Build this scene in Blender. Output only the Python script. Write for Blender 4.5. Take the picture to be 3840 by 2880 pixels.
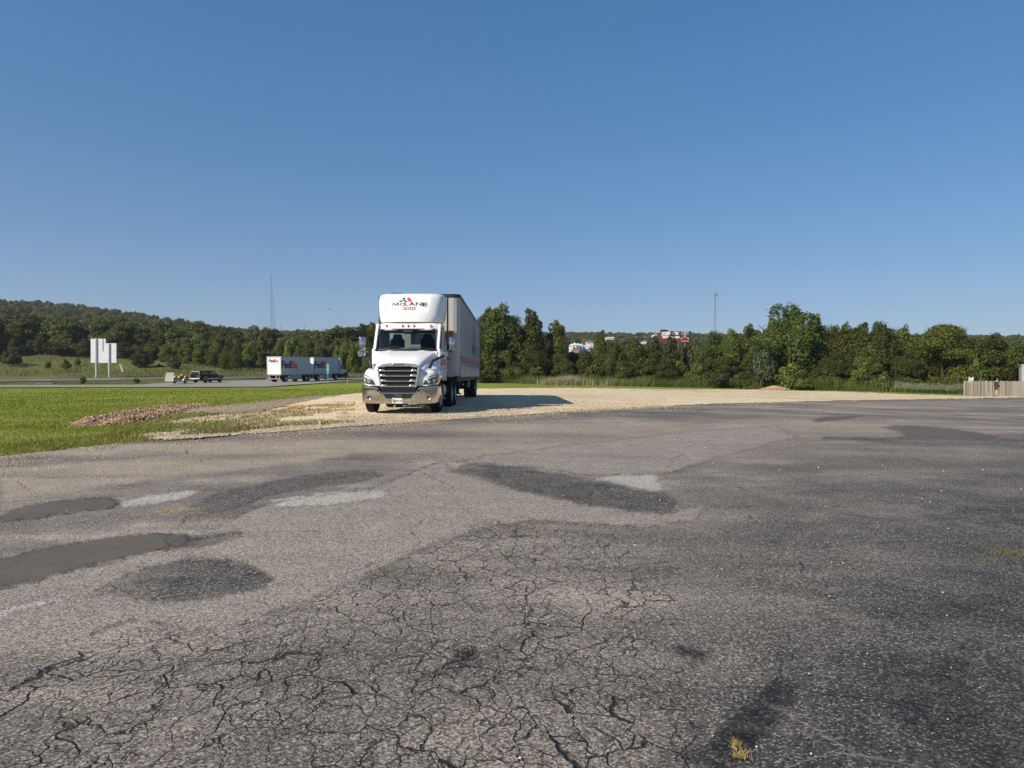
import bpy, bmesh, math, random
import numpy as np
from mathutils import Vector, Matrix

random.seed(7)
scene = bpy.context.scene
for o in list(bpy.data.objects):
    bpy.data.objects.remove(o)
COL = scene.collection
R = math.radians
F, CX, HY, EYE = 2770.0, 1920.0, 1435.0, 1.55      # lens and horizon of the photograph, eye height in metres

# ------------------------------------------------------------------ camera, sky, sun, exposure
cam_data = bpy.data.cameras.new('camera')
cam = bpy.data.objects.new('camera', cam_data)
COL.objects.link(cam)
cam.location = (0, 0, EYE)
cam.rotation_euler = (R(90) - 5.0 / F, 0, 0)
cam_data.sensor_width = 36.0
cam_data.lens = 36.0 * F / 3840.0
cam_data.clip_start = 0.1
cam_data.clip_end = 12000
scene.camera = cam

to_sun = Vector((-4.45, -3.55, 4.05)).normalized()
sun_elev = math.asin(to_sun.z)
sun_azim = math.atan2(to_sun.x, to_sun.y)

world = bpy.data.worlds.new('World')
scene.world = world
world.use_nodes = True
wn, wl = world.node_tree.nodes, world.node_tree.links
wn.clear()
w_out = wn.new('ShaderNodeOutputWorld')
w_bg = wn.new('ShaderNodeBackground')
w_sky = wn.new('ShaderNodeTexSky')
w_sky.sky_type = 'NISHITA'
w_sky.sun_disc = False
w_sky.sun_elevation = sun_elev
w_sky.sun_rotation = sun_azim
w_sky.altitude = 300
w_sky.air_density = 1.0
w_sky.dust_density = 0.55
w_sky.ozone_density = 3.2
w_hsv = wn.new('ShaderNodeHueSaturation')
w_hsv.inputs['Saturation'].default_value = 1.33
w_hsv.inputs['Value'].default_value = 1.0
wl.new(w_sky.outputs[0], w_hsv.inputs['Color'])
w_tint = wn.new('ShaderNodeMix'); w_tint.data_type = 'RGBA'; w_tint.blend_type = 'MULTIPLY'; w_tint.inputs[0].default_value = 1.0
w_tint.inputs[7].default_value = (0.99, 0.975, 0.985, 1)
wl.new(w_hsv.outputs[0], w_tint.inputs[6]); w_gam = wn.new('ShaderNodeGamma'); w_gam.inputs[1].default_value = 0.62
w_gain = wn.new('ShaderNodeMix'); w_gain.data_type = 'RGBA'; w_gain.blend_type = 'MULTIPLY'; w_gain.inputs[0].default_value = 1.0
w_gain.inputs[7].default_value = (0.755, 0.845, 1.03, 1)
wl.new(w_tint.outputs[2], w_gam.inputs[0]); wl.new(w_gam.outputs[0], w_gain.inputs[6]); wl.new(w_gain.outputs[2], w_bg.inputs['Color'])
w_bg.inputs['Strength'].default_value = 0.133
wl.new(w_bg.outputs[0], w_out.inputs[0])

sun_data = bpy.data.lights.new('sun', 'SUN')
sun_data.energy = 4.4
sun_data.angle = R(0.53)
sun_data.color = (1.0, 0.90, 0.76)
sun = bpy.data.objects.new('sun', sun_data)
COL.objects.link(sun)
sun.location = (-40, -30, 60)
sun.rotation_euler = to_sun.to_track_quat('Z', 'Y').to_euler()

scene.render.engine = 'CYCLES'
scene.view_settings.view_transform = 'Standard'
scene.view_settings.look = 'None'
scene.view_settings.exposure = 0.55
scene.view_settings.gamma = 1.0
scene.view_settings.use_curve_mapping = False
scene.cycles.max_bounces = 8
scene.cycles.diffuse_bounces = 3
scene.cycles.transparent_max_bounces = 12
scene.cycles.volume_bounces = 0
scene.cycles.use_denoising = True
scene.cycles.denoiser = 'OPENIMAGEDENOISE'
scene.cycles.denoising_input_passes = 'RGB_ALBEDO_NORMAL'
scene.cycles.denoising_prefilter = 'NONE'

# ------------------------------------------------------------------ helpers
def tag(o, label=None, cat=None, group=None, kind=None):
    if label: o['label'] = label
    if cat: o['category'] = cat
    if group: o['group'] = group
    if kind: o['kind'] = kind
    return o

def empty(name, loc=(0, 0, 0), rz=0.0, label=None, cat=None, group=None, sc=1.0):
    o = bpy.data.objects.new(name, None)
    COL.objects.link(o)
    o.empty_display_size = 0.3
    o.location = loc
    o.rotation_euler = (0, 0, rz)
    o.scale = (sc, sc, sc)
    return tag(o, label, cat, group)

def link(name, me, parent=None, loc=None, rot=None, sc=None):
    o = bpy.data.objects.new(name, me)
    COL.objects.link(o)
    if parent: o.parent = parent
    if loc is not None: o.location = loc
    if rot is not None: o.rotation_euler = rot
    if sc is not None: o.scale = sc if hasattr(sc, '__len__') else (sc, sc, sc)
    return o

class MB:
    """collects shapes and links them as one mesh object"""
    def __init__(s): s.v, s.f = [], []
    def add(s, vs, fs):
        n = len(s.v)
        s.v += [tuple(p) for p in vs]
        s.f += [tuple(i + n for i in f) for f in fs]
        return s
    def box(s, c, d, rot=None, taper=1.0):
        x, y, z = d[0] / 2, d[1] / 2, d[2] / 2
        t = taper
        vs = [(-x, -y, -z), (x, -y, -z), (x, y, -z), (-x, y, -z), (-x * t, -y * t, z), (x * t, -y * t, z), (x * t, y * t, z), (-x * t, y * t, z)]
        if rot is not None:
            vs = [rot @ Vector(p) for p in vs]
        vs = [(p[0] + c[0], p[1] + c[1], p[2] + c[2]) for p in vs]
        return s.add(vs, [(0, 3, 2, 1), (4, 5, 6, 7), (0, 1, 5, 4), (1, 2, 6, 5), (2, 3, 7, 6), (3, 0, 4, 7)])
    def span(s, a, b):
        return s.box([(a[i] + b[i]) / 2 for i in range(3)], [abs(b[i] - a[i]) for i in range(3)])
    def cyl(s, a, b, r0, r1=None, n=12, caps=True):
        r1 = r0 if r1 is None else r1
        a, b = Vector(a), Vector(b)
        q = (b - a).normalized().to_track_quat('Z', 'Y')
        vs = []
        for p, r in ((a, r0), (b, r1)):
            for k in range(n):
                t = 2 * math.pi * k / n
                vs.append(p + q @ Vector((r * math.cos(t), r * math.sin(t), 0)))
        fs = [(k, (k + 1) % n, n + (k + 1) % n, n + k) for k in range(n)]
        if caps: fs += [tuple(range(n - 1, -1, -1)), tuple(range(n, 2 * n))]
        return s.add(vs, fs)
    def tube(s, pts, rs, n=8):
        pts = [Vector(p) for p in pts]
        if not hasattr(rs, '__len__'): rs = [rs] * len(pts)
        vs = []
        for i, p in enumerate(pts):
            d = (pts[min(i + 1, len(pts) - 1)] - pts[max(i - 1, 0)]).normalized()
            q = d.to_track_quat('Z', 'Y')
            for k in range(n):
                t = 2 * math.pi * k / n
                vs.append(p + q @ Vector((rs[i] * math.cos(t), rs[i] * math.sin(t), 0)))
        fs = []
        for i in range(len(pts) - 1):
            for k in range(n):
                fs.append((i * n + k, i * n + (k + 1) % n, (i + 1) * n + (k + 1) % n, (i + 1) * n + k))
        fs += [tuple(range(n - 1, -1, -1)), tuple(range((len(pts) - 1) * n, len(pts) * n))]
        return s.add(vs, fs)
    def prism(s, poly, axis, a, b):
        """poly: 2D outline; axis 0 -> (y, z) swept along x; 1 -> (x, z) along y; 2 -> (x, y) along z"""
        def P(p, t):
            return (t, p[0], p[1]) if axis == 0 else ((p[0], t, p[1]) if axis == 1 else (p[0], p[1], t))
        n = len(poly)
        vs = [P(p, a) for p in poly] + [P(p, b) for p in poly]
        fs = [(k, (k + 1) % n, n + (k + 1) % n, n + k) for k in range(n)] + [tuple(range(n - 1, -1, -1)), tuple(range(n, 2 * n))]
        return s.add(vs, fs)
    def lathe(s, prof, n=24, axis=0, c=(0, 0, 0)):
        """prof: (along axis, radius)"""
        vs = []
        for (h, r) in prof:
            for k in range(n):
                t = 2 * math.pi * k / n
                a, b = r * math.cos(t), r * math.sin(t)
                p = (h, a, b) if axis == 0 else ((a, h, b) if axis == 1 else (a, b, h))
                vs.append((p[0] + c[0], p[1] + c[1], p[2] + c[2]))
        fs = []
        for i in range(len(prof) - 1):
            for k in range(n):
                fs.append((i * n + k, i * n + (k + 1) % n, (i + 1) * n + (k + 1) % n, (i + 1) * n + k))
        return s.add(vs, fs)
    def grid(s, rows, close=False):
        n = len(rows[0])
        vs = [p for r in rows for p in r]
        fs = []
        for i in range(len(rows) - 1):
            for k in range(n - (0 if close else 1)):
                fs.append((i * n + k, i * n + (k + 1) % n, (i + 1) * n + (k + 1) % n, (i + 1) * n + k))
        return s.add(vs, fs)
    def mesh(s, name, mat, smooth=False):
        me = bpy.data.meshes.new(name)
        me.from_pydata(s.v, [], s.f)
        bm = bmesh.new()
        bm.from_mesh(me)
        bmesh.ops.recalc_face_normals(bm, faces=bm.faces)
        bm.to_mesh(me)
        bm.free()
        if mat: me.materials.append(mat)
        if smooth:
            me.polygons.foreach_set('use_smooth', [True] * len(me.polygons))
        return me
    def build(s, name, mat, parent=None, smooth=False, bevel=0.0, subsurf=0, solid=0.0, loc=None, rot=None):
        o = link(name, s.mesh(name, mat, smooth), parent, loc, rot)
        if solid:
            m = o.modifiers.new('solid', 'SOLIDIFY'); m.thickness = solid; m.offset = -1
        if bevel:
            m = o.modifiers.new('bevel', 'BEVEL'); m.width = bevel; m.segments = 2; m.limit_method = 'ANGLE'; m.angle_limit = R(35)
            m.harden_normals = False
        if subsurf:
            m = o.modifiers.new('sub', 'SUBSURF'); m.levels = subsurf; m.render_levels = subsurf
        return o

def big_mesh(name, verts, faces, mat, smooth=False, attrs=None):
    """fast mesh from numpy arrays; faces: (n, k) with k = 3 or 4; attrs: point float attributes"""
    me = bpy.data.meshes.new(name)
    verts = np.asarray(verts, dtype=np.float32)
    faces = np.asarray(faces, dtype=np.int32)
    k = faces.shape[1]
    me.vertices.add(len(verts)); me.vertices.foreach_set('co', verts.ravel())
    me.loops.add(faces.size); me.loops.foreach_set('vertex_index', faces.ravel())
    me.polygons.add(len(faces))
    me.polygons.foreach_set('loop_start', np.arange(0, faces.size, k, dtype=np.int32))
    if smooth: me.polygons.foreach_set('use_smooth', np.ones(len(faces), dtype=bool))
    for n, a in (attrs or {}).items():
        at_ = me.attributes.new(n, 'FLOAT', 'POINT')
        at_.data.foreach_set('value', np.asarray(a, dtype=np.float32).ravel())
    me.update(calc_edges=True)
    me.validate()
    if mat: me.materials.append(mat)
    return me

# text as flat mesh data (the built-in font)
_text_cache = {}
def text_data(s, bold=0.0, shear=0.0):
    k = (s, bold, shear)
    if k not in _text_cache:
        cu = bpy.data.curves.new('lettering', 'FONT')
        cu.body = s; cu.size = 1.0; cu.offset = bold; cu.shear = shear; cu.align_x = 'CENTER'; cu.resolution_u = 3
        o = bpy.data.objects.new('lettering', cu)
        COL.objects.link(o)
        bpy.context.view_layer.update()
        dg = bpy.context.evaluated_depsgraph_get()
        me = o.evaluated_get(dg).to_mesh()
        vs = [tuple(v.co) for v in me.vertices]
        fs = [tuple(p.vertices) for p in me.polygons]
        o.evaluated_get(dg).to_mesh_clear()
        bpy.data.objects.remove(o)
        bpy.data.curves.remove(cu)
        xs = [v[0] for v in vs]; ys = [v[1] for v in vs]
        cx, w, y0, h = (min(xs) + max(xs)) / 2, max(xs) - min(xs), min(ys), max(ys) - min(ys)
        _text_cache[k] = ([((v[0] - cx) / w, (v[1] - y0) / h) for v in vs], fs)
    return _text_cache[k]

def lettering(mb, s, origin, right, up, width, height, bold=0.0, shear=0.0, drape=None, cuts=0):
    """flat print: width x height, origin = middle of its base line"""
    vs, fs = text_data(s, bold, shear)
    right, up, origin = Vector(right), Vector(up), Vector(origin)
    pts = [origin + right * (x * width) + up * (y * height) for x, y in vs]
    if cuts:
        bm = bmesh.new()
        bv = [bm.verts.new(p) for p in pts]
        for f in fs:
            try: bm.faces.new([bv[i] for i in f])
            except ValueError: pass
        bmesh.ops.triangulate(bm, faces=bm.faces)
        for _ in range(cuts):
            es = [e for e in bm.edges if e.calc_length() > 0.09]
            if es: bmesh.ops.subdivide_edges(bm, edges=es, cuts=1); bmesh.ops.triangulate(bm, faces=bm.faces)
        bm.verts.index_update()
        pts = [v.co.copy() for v in bm.verts]
        fs = [tuple(v.index for v in f.verts) for f in bm.faces]
        bm.free()
    if drape: pts = [drape(p) for p in pts]
    mb.add(pts, fs)
    return mb

# ------------------------------------------------------------------ materials
class NT:
    def __init__(s, name):
        s.m = bpy.data.materials.new(name); s.m.use_nodes = True
        s.t = s.m.node_tree; s.t.nodes.clear()
        s.out = s.t.nodes.new('ShaderNodeOutputMaterial')
        s.p = s.t.nodes.new('ShaderNodeBsdfPrincipled')
        s.l(s.p.outputs[0], s.out.inputs[0])
        s._co = None
    def l(s, a, b): s.t.links.new(a, b)
    def n(s, t, **kw):
        x = s.t.nodes.new(t)
        for k, v in kw.items(): setattr(x, k, v)
        return x
    def co(s):
        if not s._co: s._co = s.n('ShaderNodeTexCoord').outputs['Object']
        return s._co
    def mapping(s, scale=(1, 1, 1), rot=(0, 0, 0), src=None):
        x = s.n('ShaderNodeMapping'); x.inputs['Scale'].default_value = scale; x.inputs['Rotation'].default_value = rot
        s.l(src or s.co(), x.inputs[0]); return x.outputs[0]
    def noise(s, scale, detail=4, rough=0.6, src=None, out=0, dist=0.0):
        x = s.n('ShaderNodeTexNoise'); x.inputs['Scale'].default_value = scale; x.inputs['Detail'].default_value = detail
        x.inputs['Roughness'].default_value = rough; x.inputs['Distortion'].default_value = dist
        s.l(src or s.co(), x.inputs['Vector']); return x.outputs[out]
    def voro(s, scale, feature='F1', src=None, out='Distance', rand=1.0):
        x = s.n('ShaderNodeTexVoronoi'); x.feature = feature; x.inputs['Scale'].default_value = scale; x.inputs['Randomness'].default_value = rand
        s.l(src or s.co(), x.inputs['Vector']); return x.outputs[out]
    def ramp(s, f, stops, interp='LINEAR'):
        x = s.n('ShaderNodeValToRGB'); cr = x.color_ramp; cr.interpolation = interp
        while len(cr.elements) < len(stops): cr.elements.new(0.5)
        for e, (p, c) in zip(cr.elements, stops):
            e.position = p
            e.color = (c, c, c, 1) if not hasattr(c, '__len__') else (c[0], c[1], c[2], 1)
        s.l(f, x.inputs[0]); return x.outputs[0]
    def mix(s, f, a, b, mode='MIX'):
        x = s.n('ShaderNodeMix', data_type='RGBA', blend_type=mode)
        for i, v in ((0, f), (6, a), (7, b)):
            if hasattr(v, 'is_linked') or isinstance(v, bpy.types.NodeSocket): s.l(v, x.inputs[i])
            elif i == 0: x.inputs[0].default_value = v
            else: x.inputs[i].default_value = (v[0], v[1], v[2], 1)
        return x.outputs[2]
    def math(s, op, a, b=0.0, c=None, clamp=False):
        x = s.n('ShaderNodeMath', operation=op); x.use_clamp = clamp
        for i, v in enumerate((a, b) if c is None else (a, b, c)):
            if isinstance(v, bpy.types.NodeSocket): s.l(v, x.inputs[i])
            else: x.inputs[i].default_value = v
        return x.outputs[0]
    def attr(s, name):
        x = s.n('ShaderNodeAttribute'); x.attribute_name = name; return x.outputs['Fac']
    def bump(s, h, strength=0.5, dist=0.02):
        x = s.n('ShaderNodeBump'); x.inputs['Strength'].default_value = strength; x.inputs['Distance'].default_value = dist
        s.l(h, x.inputs['Height']); s.l(x.outputs[0], s.p.inputs['Normal']); return x
    def col(s, c):
        if isinstance(c, bpy.types.NodeSocket): s.l(c, s.p.inputs['Base Color'])
        else: s.p.inputs['Base Color'].default_value = (c[0], c[1], c[2], 1)
    def set(s, **kw):
        for k, v in kw.items():
            i = s.p.inputs[k]
            if isinstance(v, bpy.types.NodeSocket): s.l(v, i)
            else: i.default_value = v
        return s.m

def simple(name, c, rough=0.5, metal=0.0, var=0.12, scale=3.0, spec=0.5, coat=0.0, bump=0.0):
    t = NT(name)
    n = t.noise(scale, 5, 0.65)
    lo = tuple(max(0, x * (1 - var)) for x in c); hi = tuple(min(1, x * (1 + var)) for x in c)
    t.col(t.ramp(n, [(0.3, lo), (0.7, hi)]))
    rr = t.ramp(t.noise(scale * 2.3, 4), [(0.3, max(0, rough - 0.07)), (0.7, min(1, rough + 0.08))])
    t.set(Roughness=rr, Metallic=metal)
    t.p.inputs['Specular IOR Level'].default_value = spec
    t.p.inputs['Coat Weight'].default_value = coat
    t.p.inputs['Coat Roughness'].default_value = 0.08
    if bump: t.bump(t.noise(scale * 8, 3), bump, 0.01)
    return t.m

def dirty_paint(name, c, dirt=(0.22, 0.19, 0.15), amount=0.25, coat=0.5, rough=0.35):
    """painted metal with road film that gathers in streaks"""
    t = NT(name)
    streak = t.noise(3.0, 5, 0.7, src=t.mapping((2.5, 2.5, 0.5)))
    spots = t.noise(14.0, 3, 0.6)
    m = t.ramp(t.math('MULTIPLY', streak, spots), [(0.2, 0.0), (0.48, amount)])
    t.col(t.mix(m, c, dirt))
    t.set(Roughness=t.ramp(streak, [(0.3, rough - 0.1), (0.75, rough + 0.2)]))
    t.p.inputs['Coat Weight'].default_value = coat
    t.p.inputs['Coat Roughness'].default_value = 0.06
    return t.m

def glass(name, tint=(0.62, 0.75, 0.7), refl=1.0):
    m = bpy.data.materials.new(name); m.use_nodes = True
    t = m.node_tree; t.nodes.clear()
    o = t.nodes.new('ShaderNodeOutputMaterial'); mx = t.nodes.new('ShaderNodeMixShader')
    tr = t.nodes.new('ShaderNodeBsdfTransparent'); tr.inputs[0].default_value = (*tint, 1)
    gl = t.nodes.new('ShaderNodeBsdfGlossy'); gl.inputs['Roughness'].default_value = 0.02
    fr = t.nodes.new('ShaderNodeFresnel'); fr.inputs[0].default_value = 1.33
    ns = t.nodes.new('ShaderNodeTexNoise'); ns.inputs['Scale'].default_value = 5.0
    ad = t.nodes.new('ShaderNodeMath'); ad.operation = 'MULTIPLY_ADD'; ad.inputs[1].default_value = 0.01
    t.links.new(ns.outputs[0], ad.inputs[0]); t.links.new(fr.outputs[0], ad.inputs[2])
    t.links.new(ad.outputs[0], mx.inputs[0]); t.links.new(tr.outputs[0], mx.inputs[1]); t.links.new(gl.outputs[0], mx.inputs[2])
    t.links.new(mx.outputs[0], o.inputs[0])
    return m

def leaf_material(name, dark, light, trans=0.3):
    t = NT(name)
    tint = t.attr('tint')
    oi = t.n('ShaderNodeObjectInfo').outputs['Random']
    c = t.ramp(tint, [(0.0, dark), (1.0, light)])
    h = t.n('ShaderNodeHueSaturation'); t.l(c, h.inputs['Color'])
    t.l(t.math('MULTIPLY_ADD', oi, 0.05, 0.475), h.inputs['Hue'])
    t.l(t.math('MULTIPLY_ADD', oi, 0.75, 0.65), h.inputs['Value'])
    t.col(h.outputs[0]); t.set(Roughness=0.55)
    t.p.inputs['Specular IOR Level'].default_value = 0.25
    tr = t.n('ShaderNodeBsdfTranslucent'); t.l(h.outputs[0], tr.inputs[0])
    mx = t.n('ShaderNodeMixShader'); mx.inputs[0].default_value = trans
    t.l(t.p.outputs[0], mx.inputs[1]); t.l(tr.outputs[0], mx.inputs[2]); t.l(mx.outputs[0], t.out.inputs[0])
    return t.m

M = {}
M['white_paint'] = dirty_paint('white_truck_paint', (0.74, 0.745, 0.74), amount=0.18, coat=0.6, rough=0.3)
M['trailer_white'] = dirty_paint('trailer_white_paint', (0.44, 0.445, 0.43), amount=0.5, coat=0.1, rough=0.45)  # base greyed to put the side's shade into the paint, besides road film
M['trailer_rail'] = simple('trailer_aluminium_rail', (0.4, 0.4, 0.37), 0.45, 0.4, 0.2, 2.0)
M['chrome'] = simple('chrome', (0.5, 0.5, 0.5), 0.08, 1.0, 0.06, 3.0)
M['satin_chrome'] = simple('satin_chrome', (0.72, 0.74, 0.76), 0.22, 1.0, 0.08, 3.0)
M['black_plastic'] = simple('black_plastic', (0.018, 0.018, 0.02), 0.5, 0, 0.3, 4.0)
M['dark_void'] = simple('dark_recess', (0.006, 0.006, 0.007), 0.8, 0, 0.3, 4.0, spec=0.1)
M['mesh_black'] = simple('grille_mesh_black', (0.007, 0.007, 0.007), 0.8, 0, 0.5, 30.0)
M['rubber'] = simple('tyre_rubber', (0.02, 0.02, 0.02), 0.8, 0, 0.35, 6.0, spec=0.2, bump=0.2)
M['rim'] = simple('aluminium_rim', (0.5, 0.5, 0.5), 0.35, 0.8, 0.2, 6.0)
M['white_rim'] = simple('painted_white_rim', (0.55, 0.55, 0.53), 0.5, 0.0, 0.2, 6.0)
M['amber'] = simple('amber_lens', (0.42, 0.09, 0.02), 0.3, 0, 0.2, 6.0)
M['red_lens'] = simple('red_lens', (0.35, 0.02, 0.02), 0.3, 0, 0.2, 6.0)
M['lamp_lens'] = simple('headlight_reflector', (0.55, 0.57, 0.6), 0.15, 0.7, 0.3, 12.0)
M['lamp_dark'] = simple('headlight_housing', (0.06, 0.065, 0.07), 0.2, 0.2, 0.3, 10.0, coat=0.6)
M['drl'] = simple('headlight_light_bar', (0.75, 0.76, 0.77), 0.2, 0, 0.06, 8.0, coat=0.5)
M['windshield'] = glass('windshield_glass', (0.36, 0.46, 0.43))
M['dark_glass'] = simple('dark_tinted_glass', (0.012, 0.014, 0.016), 0.06, 0, 0.1, 3.0)
M['seat'] = simple('dark_seat_fabric', (0.012, 0.013, 0.015), 0.9, 0, 0.3, 8.0, spec=0.1)
M['dash'] = simple('dashboard_plastic', (0.02, 0.02, 0.022), 0.6, 0, 0.3, 8.0)
M['paper'] = simple('white_paper', (0.75, 0.8, 0.8), 0.8, 0, 0.06, 12.0)
M['red_print'] = simple('red_vinyl', (0.36, 0.035, 0.035), 0.4, 0, 0.15, 6.0)
M['red_bright'] = simple('bright_red_vinyl', (0.75, 0.03, 0.03), 0.4, 0, 0.1, 6.0)
M['black_print'] = simple('black_vinyl', (0.02, 0.02, 0.022), 0.4, 0, 0.2, 6.0)
M['grey_print'] = simple('faded_grey_vinyl', (0.25, 0.26, 0.27), 0.5, 0, 0.2, 6.0)
M['orange_sign'] = simple('orange_placard', (0.40, 0.15, 0.03), 0.6, 0, 0.2, 10.0)
M['plate_white'] = simple('plate_white', (0.72, 0.74, 0.74), 0.4, 0, 0.05, 10.0)
M['plate_blue'] = simple('plate_blue', (0.02, 0.06, 0.2), 0.4, 0, 0.1, 10.0)
M['plate_green'] = simple('plate_green', (0.12, 0.3, 0.1), 0.4, 0, 0.3, 40.0)
M['plate_yellow'] = simple('plate_yellow', (0.6, 0.45, 0.06), 0.4, 0, 0.3, 40.0)
M['steel'] = simple('galvanised_steel', (0.42, 0.43, 0.43), 0.5, 0.5, 0.2, 5.0)
M['chassis'] = simple('chassis_black', (0.014, 0.014, 0.015), 0.6, 0.0, 0.4, 4.0)
M['purple'] = simple('purple_vinyl', (0.045, 0.022, 0.11), 0.45, 0, 0.2, 2.0)
M['orange_red'] = simple('orange_red_vinyl', (0.62, 0.05, 0.025), 0.45, 0, 0.2, 2.0)
M['parcel_white'] = dirty_paint('parcel_trailer_paint', (0.56, 0.575, 0.58), amount=0.45, coat=0.15, rough=0.4)  # greyer than the sunlit doors: shade of the box sides is in the base colour
M['skirt_grey'] = simple('side_skirt_grey', (0.36, 0.36, 0.34), 0.5, 0, 0.15, 2.0)
M['black_car'] = simple('black_car_paint', (0.004, 0.0045, 0.006), 0.35, 0, 0.2, 2.0, spec=0.12, coat=0.05)
M['silver_car'] = simple('silver_cladding', (0.36, 0.37, 0.37), 0.35, 0.5, 0.12, 3.0)
M['yellow'] = simple('yellow_plastic', (0.5, 0.38, 0.03), 0.4, 0, 0.15, 6.0)
M['sign_back'] = simple('bare_aluminium_sign_back', (0.72, 0.74, 0.78), 0.55, 0.15, 0.08, 2.0)
M['sign_green'] = simple('green_sign_sheeting', (0.02, 0.27, 0.2), 0.4, 0, 0.1, 4.0)
M['sign_white'] = simple('white_sign_sheeting', (0.75, 0.78, 0.77), 0.4, 0, 0.06, 4.0)
M['lattice'] = simple('tower_steel', (0.2, 0.22, 0.25), 0.6, 0.2, 0.2, 0.3)
M['wood_pole'] = simple('weathered_pole', (0.16, 0.13, 0.1), 0.9, 0, 0.3, 4.0)

# ------------------------------------------------------------------ the lie of the land
D_ROWS = [0, 6, 14, 20, 24, 30, 43, 60, 73, 90, 105, 112, 120, 130, 136, 150, 165, 185, 220, 280, 350, 450, 600, 800, 1000, 1500, 4000]
H_COLS = {
 -3000: [0, 0, .15, .25, .30, .40, .55, .70, .80, .90, 1.0, 1.25, 1.4, 1.78, 1.99, 3.45, 4.6, 8.6, 9.2, 11, 17, 30, 48, 50, 48, 50, 50],
 0: [0, 0, .15, .25, .30, .40, .55, .70, .80, .90, 1.0, 1.25, 1.4, 1.78, 1.99, 3.45, 4.6, 8.6, 9.2, 11, 18.5, 33, 57, 57, 48, 50, 50],
 300: [0, 0, .15, .27, .32, .42, .55, .70, .80, .92, 1.02, 1.28, 1.45, 1.76, 1.97, 3.3, 4.5, 8.2, 9, 11, 18.5, 33, 56, 56, 48, 50, 50],
 700: [0, 0, .17, .33, .40, .46, .58, .74, .83, .95, 1.05, 1.38, 1.55, 1.75, 1.95, 3.2, 4.4, 7.0, 7.8, 9, 12.5, 20, 37, 46, 58, 66, 66],
 1000:  [0, 0, .2, .40, .50, .58, .70, .80, .88, 1.0, 1.2, 1.42, 1.55, 1.75, 1.95, 2.6, 3.6, 5.4, 6, 7, 9.5, 14, 25, 43, 59, 68, 68],
 1300:  [0, 0, .22, .45, .55, .62, .75, .85, .92, 1.1, 1.3, 1.45, 1.56, 1.72, 1.86, 2.4, 3.6, 4.4, 5, 6.5, 9, 13.5, 25, 43, 58, 67, 67],
 1800:  [0, 0, .2, .45, .55, .66, .78, .85, .88, 1.0, 1.5, 1.75, 2.0, 2.3, 2.4, 2.6, 2.8, 3.2, 4.5, 6, 9, 15, 27, 43, 56, 62, 62],
 2300:  [0, 0, .16, .40, .52, .60, .63, .62, .66, .85, 1.2, 1.45, 1.7, 2.0, 2.2, 2.6, 3.0, 3.5, 4.5, 6.5, 11, 20, 27, 42, 55, 60, 60],
 2900:  [0, 0, .12, .27, .36, .40, .42, .48, .62, .80, 1.1, 1.3, 1.5, 1.8, 2.0, 2.4, 2.8, 3.3, 4.2, 6, 9, 15, 26, 40, 52, 57, 57],
 3620:  [0, 0, .08, .15, .18, .2, .2, .2, .22, .40, .6, .7, .85, 1.0, 1.2, 1.6, 2.0, 2.6, 3.6, 6, 9, 15, 25, 39, 47, 50, 50],
 7000:  [0, 0, .05, .12, .15, .2, .2, .2, .22, .40, .6, .7, .85, 1.0, 1.2, 1.6, 2.0, 2.6, 3.6, 6, 9, 15, 25, 39, 47, 50, 50],
}
def _table():
    us = np.linspace(-2.0, 2.0, 321)
    ls = np.linspace(math.log(4.0), math.log(4100.0), 420)
    ds = np.exp(ls)
    cu = np.array([(p - CX) / F for p in H_COLS])
    tab = np.array([np.interp(ds, D_ROWS, h) for h in H_COLS.values()])
    T = np.array([np.interp(us, cu, tab[:, j]) for j in range(len(ls))])      # (l, u)
    def blur(a, sig, ax):
        r = int(3 * sig) + 1
        k = np.exp(-0.5 * (np.arange(-r, r + 1) / sig) ** 2); k /= k.sum()
        pad = [(0, 0), (0, 0)]; pad[ax] = (r, r)
        b = np.pad(a, pad, mode='edge')
        return np.apply_along_axis(lambda v: np.convolve(v, k, mode='valid'), ax, b)
    T = blur(T, 1.6, 0)
    T = blur(T, 7.0, 1)
    return us, ls, T
H_U, H_L, H_T = _table()

def H(x, y):
    """ground height at world x, y (arrays or numbers)"""
    x = np.asarray(x, float); y = np.asarray(y, float)
    yy = np.maximum(y, 4.0)
    fu = np.clip((x / yy - H_U[0]) / (H_U[1] - H_U[0]), 0, len(H_U) - 1.001)
    fl = np.clip((np.log(yy) - H_L[0]) / (H_L[1] - H_L[0]), 0, len(H_L) - 1.001)
    i, j = fl.astype(int), fu.astype(int)
    a, b = fl - i, fu - j
    return (H_T[i, j] * (1 - a) * (1 - b) + H_T[i + 1, j] * a * (1 - b) + H_T[i, j + 1] * (1 - a) * b + H_T[i + 1, j + 1] * a * b)

_ls = np.linspace(math.log(1.2), math.log(3000.0), 900)
def at(px, py):
    """where the sight line through a point of the photograph meets the ground: x, y, z arrays"""
    px = np.atleast_1d(np.asarray(px, float)); py = np.atleast_1d(np.asarray(py, float))
    u = (px - CX) / F; v = (py - HY) / F
    lo = np.zeros(len(px), int); found = np.zeros(len(px), bool)
    prev = None
    dres = np.full(len(px), 3000.0)
    for l in _ls:
        d = math.exp(l)
        g = (EYE - H(u * d, np.full(len(px), d))) / d - v
        if prev is not None:
            hit = (~found) & (g <= 0)
            if hit.any():
                t = prev[hit] / np.maximum(prev[hit] - g[hit], 1e-9)
                dres[hit] = dprev + (d - dprev) * t
                found |= hit
                if found.all(): break
        prev, dprev = g, d
    x = u * dres
    return x, dres, H(x, dres)
def at1(px, py):
    x, y, z = at(px, py); return float(x[0]), float(y[0]), float(z[0])
def col_at(px, d):
    x = (px - CX) / F * d
    return x, d, float(H(x, d))

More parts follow.
